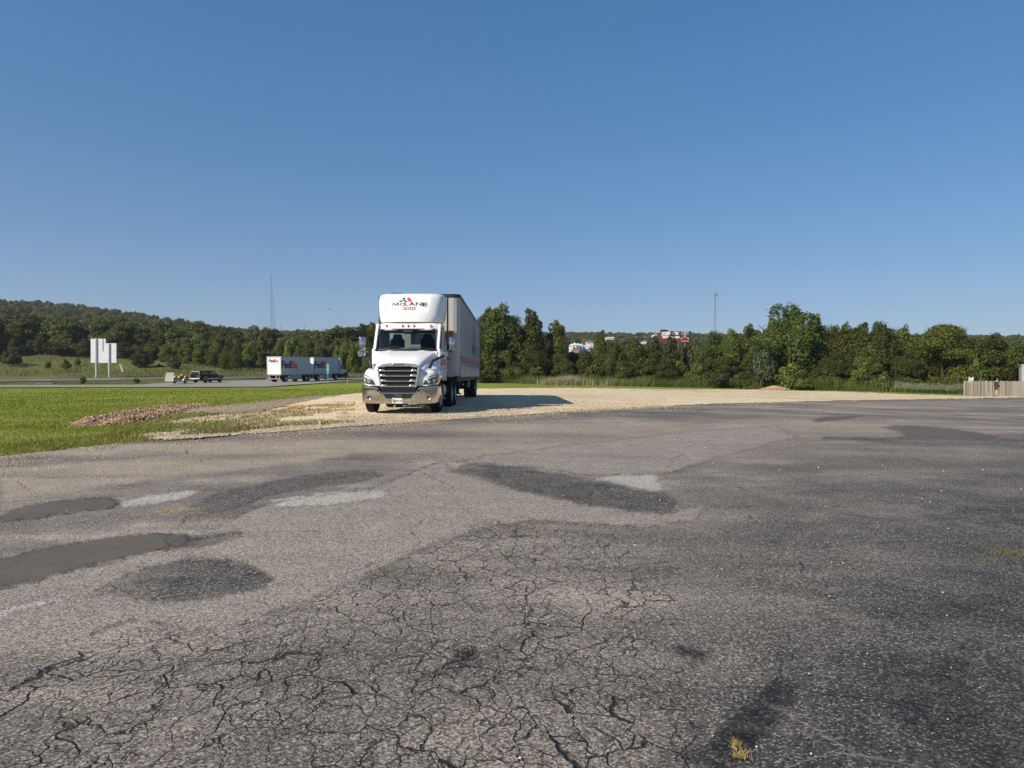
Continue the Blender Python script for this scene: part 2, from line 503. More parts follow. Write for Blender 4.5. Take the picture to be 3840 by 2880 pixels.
rng = np.random.default_rng(11)
def vnoise(x, y, scale, seed=0, octaves=3):
    """smooth value noise 0..1"""
    tot, amp, out = 0, 1.0, np.zeros(np.shape(x))
    for o in range(octaves):
        r = np.random.default_rng(seed * 31 + o); tb = r.random((128, 128))
        fx, fy = np.asarray(x) / scale * 2 ** o, np.asarray(y) / scale * 2 ** o
        ix, iy = np.floor(fx).astype(int), np.floor(fy).astype(int)
        a, b = fx - ix, fy - iy
        a, b = a * a * (3 - 2 * a), b * b * (3 - 2 * b)
        g = lambda p, q: tb[p % 128, q % 128]
        out += amp * (g(ix, iy) * (1 - a) * (1 - b) + g(ix + 1, iy) * a * (1 - b) + g(ix, iy + 1) * (1 - a) * b + g(ix + 1, iy + 1) * a * b)
        tot += amp; amp *= 0.5
    return out / tot

def inside(px, py, poly):
    px, py = np.asarray(px), np.asarray(py)
    r = np.zeros(px.shape, bool)
    n = len(poly)
    for i in range(n):
        (x0, y0), (x1, y1) = poly[i], poly[(i + 1) % n]
        if y0 == y1: continue
        c = ((y0 > py) != (y1 > py)) & (px < (x1 - x0) * (py - y0) / (y1 - y0) + x0)
        r ^= c
    return r
def to_px(x, y, z):
    return CX + F * x / y, HY + F * (EYE - z) / y

def fan_grid(us, dn, df, rows, off):
    """sheet between distance dn(u) and df(u), laid off metres above the ground"""
    us = np.asarray(us)
    t = np.linspace(0, 1, rows)[:, None]
    D = np.exp(np.log(dn)[None, :] * (1 - t) + np.log(df)[None, :] * t)
    X = us[None, :] * D
    Z = H(X, D) + off
    V = np.stack([X, D, Z], -1).reshape(-1, 3)
    n = len(us)
    i = np.arange(rows - 1)[:, None] * n + np.arange(n - 1)[None, :]
    Fc = np.stack([i, i + 1, i + n + 1, i + n], -1).reshape(-1, 4)
    return V, Fc, X, D, Z

# ------------------------------------------------------------------ ground materials
def terrain_material():
    t = NT('terrain_turf')
    mown = t.attr('mown'); wood = t.attr('wood'); dry = t.attr('dry')
    n1 = t.noise(0.35, 6, 0.65); n2 = t.noise(3.0, 5, 0.7); n3 = t.noise(28.0, 4, 0.7)
    n4 = t.noise(0.6, 5, 0.7, src=t.mapping((0.25, 1.0, 1.0)))
    green = t.ramp(t.math('ADD', t.math('MULTIPLY', n1, 0.5), t.math('MULTIPLY', n3, 0.5)), [(0.3, (0.125, 0.165, 0.018)), (0.5, (0.195, 0.24, 0.03)), (0.72, (0.28, 0.30, 0.065))])
    rough_ = t.ramp(t.math('ADD', t.math('MULTIPLY', n4, 0.6), t.math('MULTIPLY', n3, 0.4)), [(0.3, (0.05, 0.058, 0.016)), (0.5, (0.115, 0.108, 0.036)), (0.7, (0.22, 0.175, 0.078))])
    dryc = t.ramp(t.math('ADD', t.math('MULTIPLY', n2, 0.6), t.math('MULTIPLY', n3, 0.4)), [(0.3, (0.07, 0.085, 0.022)), (0.5, (0.14, 0.14, 0.045)), (0.7, (0.27, 0.22, 0.11))])
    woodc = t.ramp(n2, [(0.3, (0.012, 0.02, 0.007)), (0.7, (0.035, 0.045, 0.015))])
    c = t.mix(mown, rough_, green)
    c = t.mix(t.math('MULTIPLY', dry, t.ramp(n2, [(0.35, 0.3), (0.65, 1.0)])), c, dryc)
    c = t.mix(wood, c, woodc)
    t.col(c); t.set(Roughness=0.9); t.p.inputs['Specular IOR Level'].default_value = 0.1
    t.bump(t.math('ADD', n3, n2), 0.8, 0.06)
    return t.m

def asphalt_material():
    t = NT('worn_asphalt')
    A = {k: t.attr(k) for k in ('smooth', 'dark', 'crack', 'patch', 'pale', 'tan', 'smear', 'rim')}
    big = t.noise(0.55, 5, 0.6); mid = t.noise(2.6, 5, 0.65)
    drag = t.noise(0.9, 5, 0.65, src=t.mapping((0.22, 1.2, 1), (0, 0, R(-8))))
    g1 = t.voro(100.0, out='Color')
    sep = t.n('ShaderNodeSeparateColor'); t.l(g1, sep.inputs[0]); gr = sep.outputs[0]
    g2 = t.noise(160.0, 2, 0.7); g3 = t.noise(22.0, 4, 0.75)
    stone = t.ramp(gr, [(0.86, 0.0), (0.93, 1.0)])                  # light chips in the mix
    sep2 = t.n('ShaderNodeSeparateColor'); t.l(t.voro(34.0, out='Color'), sep2.inputs[0])
    d2 = t.voro(34.0)
    big_stone = t.math('MULTIPLY', t.ramp(sep2.outputs[0], [(0.86, 0.0), (0.99, 1.0)]), t.ramp(d2, [(0.12, 1.0), (0.26, 0.0)]))
    nosm = t.math('SUBTRACT', 1.0, t.math('MULTIPLY', A['smear'], 0.85), clamp=True)
    big_stone = t.math('MULTIPLY', big_stone, nosm)
    base = t.ramp(t.math('ADD', t.math('MULTIPLY', big, 0.55), t.math('MULTIPLY', drag, 0.45)), [(0.38, (0.115, 0.102, 0.089)), (0.5, (0.21, 0.186, 0.158)), (0.60, (0.35, 0.306, 0.25))])
    c = t.mix(A['tan'], base, t.ramp(mid, [(0.3, (0.30, 0.25, 0.19)), (0.7, (0.42, 0.352, 0.27))]))
    c = t.mix(t.math('MULTIPLY', A['smooth'], 0.95), c, t.ramp(mid, [(0.3, (0.25, 0.219, 0.185)), (0.7, (0.33, 0.29, 0.243))]))
    dk = t.math('MULTIPLY', A['dark'], t.ramp(t.math('ADD', t.math('MULTIPLY', mid, 0.6), t.math('MULTIPLY', big, 0.5)), [(0.38, 0.4), (0.66, 1.0)]))
    c = t.mix(dk, c, t.ramp(g3, [(0.3, (0.045, 0.044, 0.044)), (0.7, (0.085, 0.081, 0.077))]))
    c = t.mix(A['pale'], c, t.ramp(g3, [(0.3, (0.36, 0.343, 0.305)), (0.7, (0.48, 0.455, 0.405))]))
    c = t.mix(t.math('MULTIPLY', A['smear'], t.ramp(t.noise(5.0, 5, 0.7), [(0.36, 0.45), (0.55, 1.0)])), c, (0.017, 0.018, 0.021))
    # aggregate: darker binder between lighter stones
    agg = t.ramp(t.math('ADD', t.math('MULTIPLY', gr, 0.6), t.math('MULTIPLY', g2, 0.5)), [(0.25, 0.28), (0.55, 0.86), (0.95, 1.85)])
    notp = t.math('SUBTRACT', 1.0, t.math('MULTIPLY', A['patch'], 0.75))
    c2 = t.mix(1.0, c, agg, 'MULTIPLY')
    c2 = t.mix(t.math('MULTIPLY', t.math('MULTIPLY', stone, 0.7), nosm), c2, (0.40, 0.365, 0.32))
    c2 = t.mix(t.math('MULTIPLY', big_stone, t.math('MULTIPLY_ADD', A['dark'], 0.55, 0.3)), c2, (0.44, 0.40, 0.34))
    pc = t.ramp(g2, [(0.3, (0.075, 0.067, 0.059)), (0.7, (0.105, 0.094, 0.083))])
    c2 = t.mix(t.math('MULTIPLY', A['patch'], 0.88), c2, pc)
    # alligator cracks, longer along the wheel tracks
    wob = t.n('ShaderNodeVectorMath', operation='MULTIPLY_ADD')
    nz = t.n('ShaderNodeTexNoise'); nz.inputs['Scale'].default_value = 5.0; nz.inputs['Detail'].default_value = 5; t.l(t.co(), nz.inputs['Vector'])
    t.l(nz.outputs['Color'], wob.inputs[0]); wob.inputs[1].default_value = (0.22, 0.22, 0.0); t.l(t.co(), wob.inputs[2])
    mp = t.mapping((1.0, 0.55, 1.0), (0, 0, R(-32)), src=wob.outputs[0])
    e1 = t.voro(5.0, 'DISTANCE_TO_EDGE', src=mp); e2 = t.voro(11.5, 'DISTANCE_TO_EDGE', src=mp)
    wv = t.ramp(t.noise(1.7, 4, 0.7), [(0.3, 0.4), (0.7, 1.15)])
    e1 = t.math('DIVIDE', e1, wv); e2 = t.math('DIVIDE', e2, wv)
    brk = t.ramp(t.noise(1.8, 4, 0.6), [(0.30, 0.0), (0.44, 1.0)])
    brk2 = t.ramp(t.noise(3.2, 4, 0.6), [(0.40, 0.0), (0.56, 1.0)])
    k1 = t.math('MULTIPLY', t.ramp(e1, [(0.006, 0.95), (0.023, 0.0)]), brk)
    k2 = t.math('MULTIPLY', t.ramp(e2, [(0.008, 0.85), (0.042, 0.0)]), brk2)
    cr = t.math('MULTIPLY', t.math('MAXIMUM', k1, k2), A['crack'], clamp=True)
    # long single cracks everywhere
    e3 = t.voro(0.42, 'DISTANCE_TO_EDGE', src=t.mapping((1, 1, 1), (0, 0, 0.4), src=wob.outputs[0]))
    k3 = t.math('MULTIPLY', t.ramp(e3, [(0.002, 1.0), (0.006, 0.0)]), t.ramp(t.noise(0.9, 4, 0.6), [(0.5, 0.0), (0.6, 0.8)]))
    k3 = t.math('MULTIPLY', k3, notp)
    cr = t.math('MAXIMUM', cr, t.math('MULTIPLY', k3, 0.7))
    rimk = t.math('MULTIPLY', A['rim'], t.ramp(t.noise(7.0, 4, 0.7), [(0.42, 0.0), (0.6, 0.9)]))
    cr = t.math('MAXIMUM', cr, rimk)
    # sand gathered in the hairlines of the dark area
    e4 = t.voro(0.9, 'DISTANCE_TO_EDGE', src=wob.outputs[0])
    k4 = t.math('MULTIPLY', t.math('MULTIPLY', t.ramp(e4, [(0.001, 0.5), (0.007, 0.0)]), t.ramp(t.noise(1.1, 4), [(0.48, 0.0), (0.6, 1.0)])), A['dark'])
    c2 = t.mix(k4, c2, (0.3, 0.26, 0.2))
    c2 = t.mix(cr, c2, (0.018, 0.017, 0.017))
    t.col(c2)
    t.set(Roughness=0.85); t.p.inputs['Specular IOR Level'].default_value = 0.2
    h = t.math('ADD', t.math('MULTIPLY', gr, 0.22), t.math('MULTIPLY', g2, 0.18))
    h = t.math('MULTIPLY', h, notp)
    h = t.math('ADD', h, t.math('MULTIPLY', g3, 0.35))
    h = t.math('SUBTRACT', h, t.math('MULTIPLY', cr, 1.6))
    t.bump(h, 0.75, 0.014)
    return t.m

def gravel_material():
    t = NT('pale_gravel')
    weed = t.attr('weed'); dirt = t.attr('dirt')
    v = t.n('ShaderNodeSeparateColor'); t.l(t.voro(26.0, out='Color'), v.inputs[0])
    dist = t.voro(26.0)
    n = t.noise(0.5, 5, 0.65, src=t.mapping((0.35, 1, 1))); n2 = t.noise(6.0, 5, 0.7); n3 = t.noise(60.0, 3, 0.7)
    f = t.math('ADD', t.math('MULTIPLY', v.outputs[0], 0.45), t.math('ADD', t.math('MULTIPLY', n, 0.35), t.math('MULTIPLY', n3, 0.25)))
    c = t.ramp(f, [(0.25, (0.48, 0.37, 0.22)), (0.5, (0.76, 0.62, 0.40)), (0.8, (0.88, 0.77, 0.55))])
    c = t.mix(t.ramp(dist, [(0.5, 0.0), (0.85, 0.4)]), c, (0.2, 0.15, 0.1))
    c = t.mix(t.math('MULTIPLY', dirt, t.ramp(n2, [(0.3, 0.6), (0.6, 1.0)])), c, t.ramp(n3, [(0.3, (0.12, 0.093, 0.066)), (0.7, (0.25, 0.195, 0.14))]))
    c = t.mix(t.math('MULTIPLY', weed, t.ramp(t.math('ADD', t.math('MULTIPLY', n2, 0.5), t.math('MULTIPLY', n, 0.5)), [(0.50, 0.0), (0.58, 0.75)])), c, t.ramp(n3, [(0.3, (0.07, 0.085, 0.02)), (0.7, (0.17, 0.16, 0.06))]))
    t.col(c); t.set(Roughness=0.9); t.p.inputs['Specular IOR Level'].default_value = 0.15
    t.bump(t.math('SUBTRACT', t.math('MULTIPLY', n2, 0.6), dist), 0.9, 0.03)
    return t.m

def road_material(name, lo, hi):
    t = NT(name)
    n = t.noise(0.25, 5, 0.6); g = t.noise(25.0, 3, 0.7)
    t.col(t.ramp(t.math('ADD', t.math('MULTIPLY', n, 0.6), t.math('MULTIPLY', g, 0.4)), [(0.3, lo), (0.7, hi)]))
    t.set(Roughness=0.85); t.p.inputs['Specular IOR Level'].default_value = 0.2
    t.bump(g, 0.3, 0.01)
    return t.m

# ------------------------------------------------------------------ terrain sheet
us = np.concatenate([np.linspace(-2.2, -0.8, 40, endpoint=False), np.linspace(-0.8, 0.8, 260, endpoint=False), np.linspace(0.8, 2.2, 41)])
V, Fc, X, Y, Z = fan_grid(us, np.full(len(us), 1.0), np.full(len(us), 1750.0), 330, 0.0)
Z = Z + np.where(Y > 12, 0.10 * (vnoise(X, Y, 7.0, 3) - 0.5) * np.clip((Y - 12) / 60, 0, 1) ** 1.0, 0)
Z = Z + np.where(Y > 138, 1.9 * (vnoise(X, Y, 12.0, 5) - 0.5) * np.clip((Y - 138) / 15, 0, 1), 0)
V[:, 2] = Z.ravel()
PX, PY = to_px(X, Y, Z)
mown = ((Y < 112) & (PX < 2050)).astype(float) * np.clip((2050 - PX) / 200, 0, 1)
mown = np.maximum(mown, 0.8 * ((Y > 40) & (Y < 109) & (PX >= 1850)))
lawn_dry = np.clip((1 - np.abs(PX - 800) / 520), 0, 1) * np.clip((PY - 1490) / 60, 0, 1) * (Y < 60)
lawn_dry = np.maximum(lawn_dry, ((PX < 900) & (PY > 1600)) * np.clip((PX - 60) / 300, 0, 1) * 0.9)
edge_px = np.interp(PX, [-2600, -500, 0, 300, 870, 1300], [1800, 1745, 1718, 1685, 1635, 1602])
lawn_dry = np.maximum(lawn_dry, np.clip(1 - (edge_px - PY) / 48, 0, 1) * (PX < 1300) * (PY < edge_px + 10))
dry = lawn_dry * (0.4 + 0.9 * vnoise(X, Y, 4.0, 8)) + 0.5 * np.clip(vnoise(X, Y, 9.0, 9) * 2.2 - 1.2, 0, 1) * (Y < 110)
dry = np.where((Y > 138) & (Y < 182), np.clip(vnoise(X, Y, 14.0, 12) * 2.2 - .6, 0, .9), dry)
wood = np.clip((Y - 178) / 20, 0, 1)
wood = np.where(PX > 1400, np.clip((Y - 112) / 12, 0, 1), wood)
nv = len(V)
back = np.array([(-400, -400, -0.06), (400, -400, -0.06), (400, 1.2, -0.06), (-400, 1.2, -0.06)])
V = np.vstack([V, back]); Fc = np.vstack([Fc, [[nv, nv + 1, nv + 2, nv + 3]]])
e4 = np.zeros(4)
terrain_mat = terrain_material()
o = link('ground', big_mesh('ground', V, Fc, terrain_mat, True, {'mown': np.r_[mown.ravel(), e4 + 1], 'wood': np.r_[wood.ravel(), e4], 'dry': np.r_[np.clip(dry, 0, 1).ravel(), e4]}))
tag(o, kind='structure')

# ------------------------------------------------------------------ asphalt lot
EDGE = [(-2600, 1800), (-1200, 1772), (-500, 1745), (0, 1718), (160, 1700), (300, 1685), (450, 1668), (600, 1655), (740, 1645), (870, 1635), (1080, 1620), (1300, 1602), (1500, 1589), (1700, 1575), (1900, 1561), (2100, 1548), (2350, 1534), (2600, 1521), (3000, 1508), (3400, 1500), (3840, 1493), (4400, 1490), (6500, 1490)]
ex, ey, _ = at([p[0] for p in EDGE], [p[1] for p in EDGE])
_eu = np.array([(p[0] - CX) / F for p in EDGE])
def edge_d(u):
    return np.interp(u, _eu, ey)
us = np.concatenate([np.linspace(-1.5, -0.74, 40, endpoint=False), np.linspace(-0.74, 0.74, 400, endpoint=False), np.linspace(0.74, 1.5, 41)])
ed = edge_d(us); ed = ed * (1 + 0.014 * (vnoise(us * 60, us * 0, 1.0, 21) - 0.5) + 0.02 * (vnoise(us * 300, us * 0, 1.0, 22) - 0.5))
V, Fc, X, Y, Z = fan_grid(us, np.full(len(us), 0.8), ed, 380, 0.03)
PX, PY = to_px(X, Y, Z - 0.03)
wx = 60 * (vnoise(X * 1.0, Y, 0.5, 31, 4) - 0.5) * np.clip(6 / Y, 0.25, 1.2); wy = 26 * (vnoise(X, Y, 0.4, 32, 4) - 0.5) * np.clip(6 / Y, 0.25, 1.4)
QX, QY = PX + wx, PY + wy
def soft(a, n=2):
    a = a.astype(float)
    for _ in range(n):
        p = np.pad(a, 1, mode='edge'); a = (p[1:-1, 1:-1] * 2 + p[:-2, 1:-1] + p[2:, 1:-1] + p[1:-1, :-2] + p[1:-1, 2:]) / 6
    return a
def polys(ps, n=2): return np.max([soft(inside(QX, QY, p), n) for p in ps], axis=0)
PATCH = [[(0, 1945), (60, 1915), (240, 1885), (420, 1877), (447, 1893), (430, 1915), (250, 1940), (120, 1962), (-300, 1990), (-300, 1975)],
         [(-300, 2150), (0, 2105), (150, 2072), (400, 2032), (600, 2015), (700, 2020), (690, 2060), (560, 2085), (380, 2125), (200, 2180), (60, 2215), (-300, 2290)],
         [(3310, 1605), (3420, 1598), (3560, 1610), (3740, 1640), (3720, 1650), (3500, 1648), (3380, 1654), (3080, 1652), (3085, 1645), (3380, 1648), (3400, 1632)],
         [(2110, 1842), (2200, 1838), (2222, 1862), (2190, 1880), (2120, 1878)],
         [(3040, 1580), (3100, 1566), (3250, 1562), (3200, 1572), (3060, 1588)]]
DARK = [[(340, 2240), (500, 2160), (720, 2110), (850, 2112), (960, 2140), (1042, 2180), (1000, 2225), (800, 2262), (600, 2262), (420, 2255)],
        [(1700, 1775), (1760, 1740), (2000, 1765), (2150, 1795), (2350, 1830), (2500, 1860), (2550, 1895), (2520, 1925), (2400, 1928), (2200, 1900), (1980, 1850), (1830, 1800)],
        [(1150, 1790), (1300, 1775), (1430, 1785), (1440, 1795), (1350, 1815), (1200, 1830), (1000, 1870), (850, 1930), (700, 1930), (760, 1880), (950, 1830)],
        [(620, 2030), (900, 2000), (920, 2012), (760, 2060), (640, 2070)]]
PALE = [[(447, 1893), (560, 1862), (700, 1845), (750, 1850), (700, 1870), (560, 1900), (450, 1908)],
        [(2230, 1800), (2330, 1785), (2450, 1785), (2490, 1830), (2480, 1850), (2380, 1838)],
        [(1000, 1890), (1250, 1855), (1460, 1848), (1450, 1870), (1250, 1900), (1050, 1915)],
        [(-200, 2380), (220, 2240), (200, 2265), (-200, 2410)]]
SMOOTH = [[(-200, 2270), (400, 2130), (650, 2060), (1000, 1900), (1400, 1840), (1650, 1735), (1700, 1775), (1980, 1850), (2200, 1900), (2500, 1935), (2660, 1900), (2620, 1955), (2400, 1990), (2000, 1965), (1750, 2010), (1560, 2080), (1300, 2210), (900, 2370), (700, 2380), (560, 2330), (200, 2440), (-200, 2520)],
          [(1700, 1735), (2000, 1690), (2600, 1620), (2900, 1600), (3000, 1640), (2700, 1720), (2500, 1780), (2200, 1790), (2000, 1760)]]
CRACK = [[(-200, 2640), (500, 2390), (900, 2390), (1560, 2090), (1800, 1960), (2300, 2010), (2500, 2200), (2620, 2500), (2620, 3000), (-200, 3000)]]
SMEAR = [[(2650, 2800), (2900, 2560), (3000, 2570), (2960, 2680), (2800, 2860), (2640, 2960)], [(1680, 2450), (1780, 2440), (1800, 2490), (1700, 2500)], [(2560, 2830), (2720, 2790), (2760, 2840), (2640, 2900), (2540, 2900)], [(2560, 2430), (2690, 2480), (2640, 2510), (2500, 2460)], [(1500, 2570), (1750, 2480), (2100, 2330), (2120, 2345), (1800, 2520), (1560, 2600)]]
patch = polys(PATCH, 1); pale = polys(PALE, 1) * (0.85 + 0.35 * vnoise(X, Y, 0.6, 44)); smooth = polys(SMOOTH, 2); crackm = polys(CRACK, 10)
dark0 = polys(DARK, 2) * np.clip(0.5 + 1.0 * vnoise(X, Y, 0.45, 46), 0, 1)
dark0 = dark0 * np.where((PX < 1060) & (PY > 2090), np.clip((PX - 250) / 450, .25, 1), 1)
dark = dark0
# the coarse dark wearing course on the right
right_dark = np.clip((QX - (2520 - 0.25 * (QY - 2000)) + 120 * (vnoise(X, Y, 1.2, 51) - 0.5) * 2) / 420, 0, 1) * np.clip((QY - 1640) / 120, 0, 1)
corner = np.clip(((QX - 2550) / 1000) + ((QY - 2250) / 900) - 0.35, 0, 1)
right_dark = right_dark * (0.78 + 0.5 * corner) * np.clip(0.35 + 1.3 * vnoise(X, Y, 1.1, 52), 0, 1.1)
lowmid = np.clip((QY - 2100) / 500, 0, 1) * np.clip(vnoise(X, Y, 0.9, 53) * 2 - 0.75, 0, 1) * 0.6
dark = np.clip(np.maximum.reduce([dark, right_dark, lowmid]), 0, 1) * (1 - pale)
streak = np.clip(vnoise(X * 0.25, Y * 0.9, 2.2, 61, 4) * 2.4 - 0.95, 0, 1)
edgeband = np.clip(1 - np.abs(PY - np.interp(PX, [p[0] for p in EDGE], [p[1] for p in EDGE]) - 55) / 50, 0, 1)
dark = np.maximum(dark, 0.55 * np.clip(1 - (np.abs(Y - edge_d(X / Y) * 0.93) / (0.09 * edge_d(X / Y))), 0, 1) * (PX > 900) * (0.5 + vnoise(X, Y, 3, 63)))
tan = streak * np.clip((1790 - QY) / 60, 0, 1) * np.clip((PX + 200) / 300, 0, 1)
tan = np.maximum(tan, polys([[(2700, 1620), (2650, 1590), (2900, 1560), (3060, 1560), (3040, 1590)], [(0, 1760), (500, 1730), (900, 1690), (1300, 1690), (1300, 1720), (800, 1780), (300, 1840), (0, 1880)]], 6) * 0.9)
tan = np.maximum(tan, np.clip(1 - (PY - np.interp(PX, [p[0] for p in EDGE], [p[1] for p in EDGE])) / 30, 0, 1) * (PX < 1400) * np.clip(vnoise(X, Y, 1.2, 64) * 2 - .5, 0, 1))
dark = np.clip(np.maximum(dark, 0.9 * np.clip(vnoise(X * 0.35, Y, 1.7, 66, 4) * 3.0 - 1.3, 0, 1) * (QY < 1800)), 0, 1) * (1 - 0.8 * polys(SMOOTH[:1], 4))
dark = np.maximum(dark, dark0); smooth = smooth * (1 - dark0)
rim = lambda m: np.clip(soft(m, 2) * (1 - soft(m, 2)) * 4, 0, 1)
rims = np.maximum.reduce([rim(polys(PATCH, 0)), 0.7 * rim(polys(DARK, 0)), 0.8 * rim(polys(SMOOTH, 0)), 0.6 * rim(polys(PALE, 0))]) * np.clip(10 / Y, .2, .8)
crackm = np.maximum(crackm, polys(DARK[:2], 2) * 0.6)
smear = np.maximum(polys(SMEAR[:4], 3), 0.5 * polys(SMEAR[4:], 3)) * (0.75 + .5 * vnoise(X, Y, 0.4, 77))
smear = np.maximum(smear, np.clip(corner * 1.25 - 0.2, 0, 1) * 1.15 * vnoise(X, Y, 0.5, 78))
nv = len(V)
V = np.vstack([V, [(-60, -60, -0.02), (60, -60, -0.02), (60, 2.0, -0.02), (-60, 2.0, -0.02)], [(1.4, 1.0, -0.02), (60, 1.0, -0.02), (60, 38, -0.01), (50, 38, -0.01)]])
Fc = np.vstack([Fc, [[nv, nv + 1, nv + 2, nv + 3]]])
V = V[:nv + 4]
at_ = {}
for k, a in dict(smooth=smooth, dark=dark, crack=crackm, patch=patch, pale=np.clip(pale, 0, 1), tan=tan, smear=np.clip(smear, 0, 1), rim=rims).items():
    at_[k] = np.r_[a.ravel(), e4]
# wear relief: patches stand a little proud, worn hollows sink
V[:nv, 2] += (0.006 * patch + 0.012 * (vnoise(X, Y, 0.7, 81) - 0.5) * np.clip(Y / 3, 0, 1) - 0.006 * dark).ravel()
o = link('asphalt_lot', big_mesh('asphalt_lot', V, Fc, asphalt_material(), True, at_))
tag(o, kind='structure')

# ------------------------------------------------------------------ gravel lot
GFAR = [(560, 1652), (640, 1636), (760, 1622), (850, 1600), (900, 1582), (960, 1566), (1010, 1548), (1060, 1530), (1150, 1508), (1250, 1490), (1357, 1476), (1500, 1470), (1784, 1459), (1900, 1458), (2100, 1456), (2300, 1458), (2500, 1461), (2800, 1463), (3000, 1467), (3200, 1472), (3400, 1480), (3620, 1486), (3840, 1489), (4400, 1488)]
gx, gy, _ = at([p[0] for p in GFAR], [p[1] for p in GFAR])
_gu = np.array([(p[0] - CX) / F for p in GFAR])
us = np.linspace(_gu[0], (4300 - CX) / F, 620)
dn = edge_d(us) * (1 - 0.006 + 0.05 * (vnoise(us * 40, us * 0 + 5, 1.0, 91) - 0.5) + 0.035 * (vnoise(us * 400, us * 0 + 3, 1.0, 92) - 0.5))
df = np.interp(us, _gu, gy) * (1 + 0.05 * (vnoise(us * 80, us * 0 + 9, 1.0, 93) - 0.5) + 0.03 * (vnoise(us * 500, us * 0 + 2, 1.0, 94) - 0.5))
df = np.maximum(df, dn + 0.15)
V, Fc, X, Y, Z = fan_grid(us, dn, df, 110, 0.055)
PX, PY = to_px(X, Y, Z - 0.055)
weed = np.clip((PX - 1850) / 300, 0, 1) * np.clip((Y - 34) / 12, 0, 1) * 0.9
weed = np.maximum(weed, np.clip((1200 - PX) / 300, 0, 1) * 0.8)
dirt = np.clip((1100 - PX) / 400, 0, 1) * 0.35 + np.clip(vnoise(X * 0.5, Y, 3.0, 95) * 2 - 1.15, 0, 1) * 0.5
V[:, 2] += (0.05 * (vnoise(X, Y, 1.1, 96) - 0.5)).ravel()
gravel_mat = gravel_material()
o = link('gravel_lot', big_mesh('gravel_lot', V, Fc, gravel_mat, True, {'weed': weed, 'dirt': np.clip(dirt, 0, 1)}))
tag(o, kind='structure')

# bare worn earth beside the gravel
def ground_sheet(name, mat, poly_up, poly_lo, cols, rows, off, wob=0.02, attrs=None):
    """sheet between two outlines of the same length, both given along the sight lines"""
    pu = np.array(poly_up, float); pl = np.array(poly_lo, float)
    us = np.linspace((pu[0, 0] - CX) / F, (pu[-1, 0] - CX) / F, cols)
    px = CX + us * F
    _, dn, _ = at(px, np.interp(px, pl[:, 0], pl[:, 1])); _, df, _ = at(px, np.interp(px, pu[:, 0], pu[:, 1]))
    dn = dn * (1 + wob * (vnoise(us * 200, us * 0, 1.0, 101) - 0.5)); df = df * (1 + wob * (vnoise(us * 200, us * 0 + 4, 1.0, 102) - 0.5))
    df = np.maximum(df, dn + 0.05)
    V, Fc, X, Y, Z = fan_grid(us, dn, df, rows, off)
    at_ = {k: np.full(len(V), v) for k, v in (attrs or {}).items()}
    o = link(name, big_mesh(name, V, Fc, mat, True, at_))
    return tag(o, kind='structure')
ground_sheet('dirt_path', gravel_mat, [(690, 1546), (760, 1530), (864, 1521), (1054, 1500), (1200, 1486), (1357, 1475)], [(690, 1552), (760, 1548), (886, 1556), (1054, 1536), (1200, 1516), (1357, 1499)], 220, 24, 0.035, 0.10, {'weed': 0.2, 'dirt': 1.0})

# the slip road, the highway behind it and its painted lines
road_pale = road_material('pale_worn_concrete', (0.20, 0.182, 0.155), (0.31, 0.283, 0.245))
road_grey = road_material('grey_highway_asphalt', (0.10, 0.095, 0.09), (0.16, 0.15, 0.14))
ground_sheet('slip_road', road_pale, [(-900, 1449), (0, 1447), (500, 1446), (590, 1440), (700, 1434), (850, 1430), (1000, 1427), (1200, 1423), (1365, 1418), (1700, 1412)], [(-900, 1458), (0, 1455), (560, 1455), (1000, 1453), (1100, 1446), (1200, 1439), (1310, 1430), (1365, 1425), (1700, 1418)], 300, 26, 0.10, 0.004)
ground_sheet('highway', road_grey, [(-900, 1428), (0, 1425), (300, 1421), (700, 1416), (1000, 1412), (1340, 1407), (1700, 1402)], [(-900, 1436), (0, 1433), (300, 1430), (560, 1426), (700, 1424), (1000, 1420), (1340, 1413), (1700, 1408)], 300, 16, 0.10, 0.003)
line_white = simple('road_line_paint', (0.55, 0.55, 0.52), 0.7, 0, 0.2, 1.0)
for a, b in ((110, 190), (320, 450)):
    py = np.interp([a, b], [0, 300, 600], [1430, 1426.5, 1421.5])
    ground_sheet('road_line', line_white, [(a, py[0] - 0.45), (b, py[1] - 0.45)], [(a, py[0] + 0.45), (b, py[1] + 0.45)], 24, 4, 0.14, 0.0)

# ------------------------------------------------------------------ vehicles: shared pieces
def crom(ys, vals, y):
    """smooth interpolation through (ys, vals)"""
    ys = np.asarray(ys, float); vals = np.asarray(vals, float)
    m = np.gradient(vals, ys)
    i = np.clip(np.searchsorted(ys, y) - 1, 0, len(ys) - 2)
    h = ys[i + 1] - ys[i]; t = (y - ys[i]) / h
    return (2*t**3-3*t**2+1)*vals[i] + (t**3-2*t**2+t)*h*m[i] + (-2*t**3+3*t**2)*vals[i+1] + (t**3-t**2)*h*m[i+1]

def se(W, yf, yb, n, x):
    return yb - (yb - yf) * max(0.0, 1 - min(1.0, abs(x) / W) ** n) ** (1.0 / n)
def se_ring(W, yf, yb, n, k):
    out = []
    for i in range(k):
        a = -math.pi / 2 + math.pi * i / (k - 1)
        out.append((W * math.copysign(abs(math.sin(a)) ** (2 / n), a), yb - (yb - yf) * abs(math.cos(a)) ** (2 / n)))
    return out

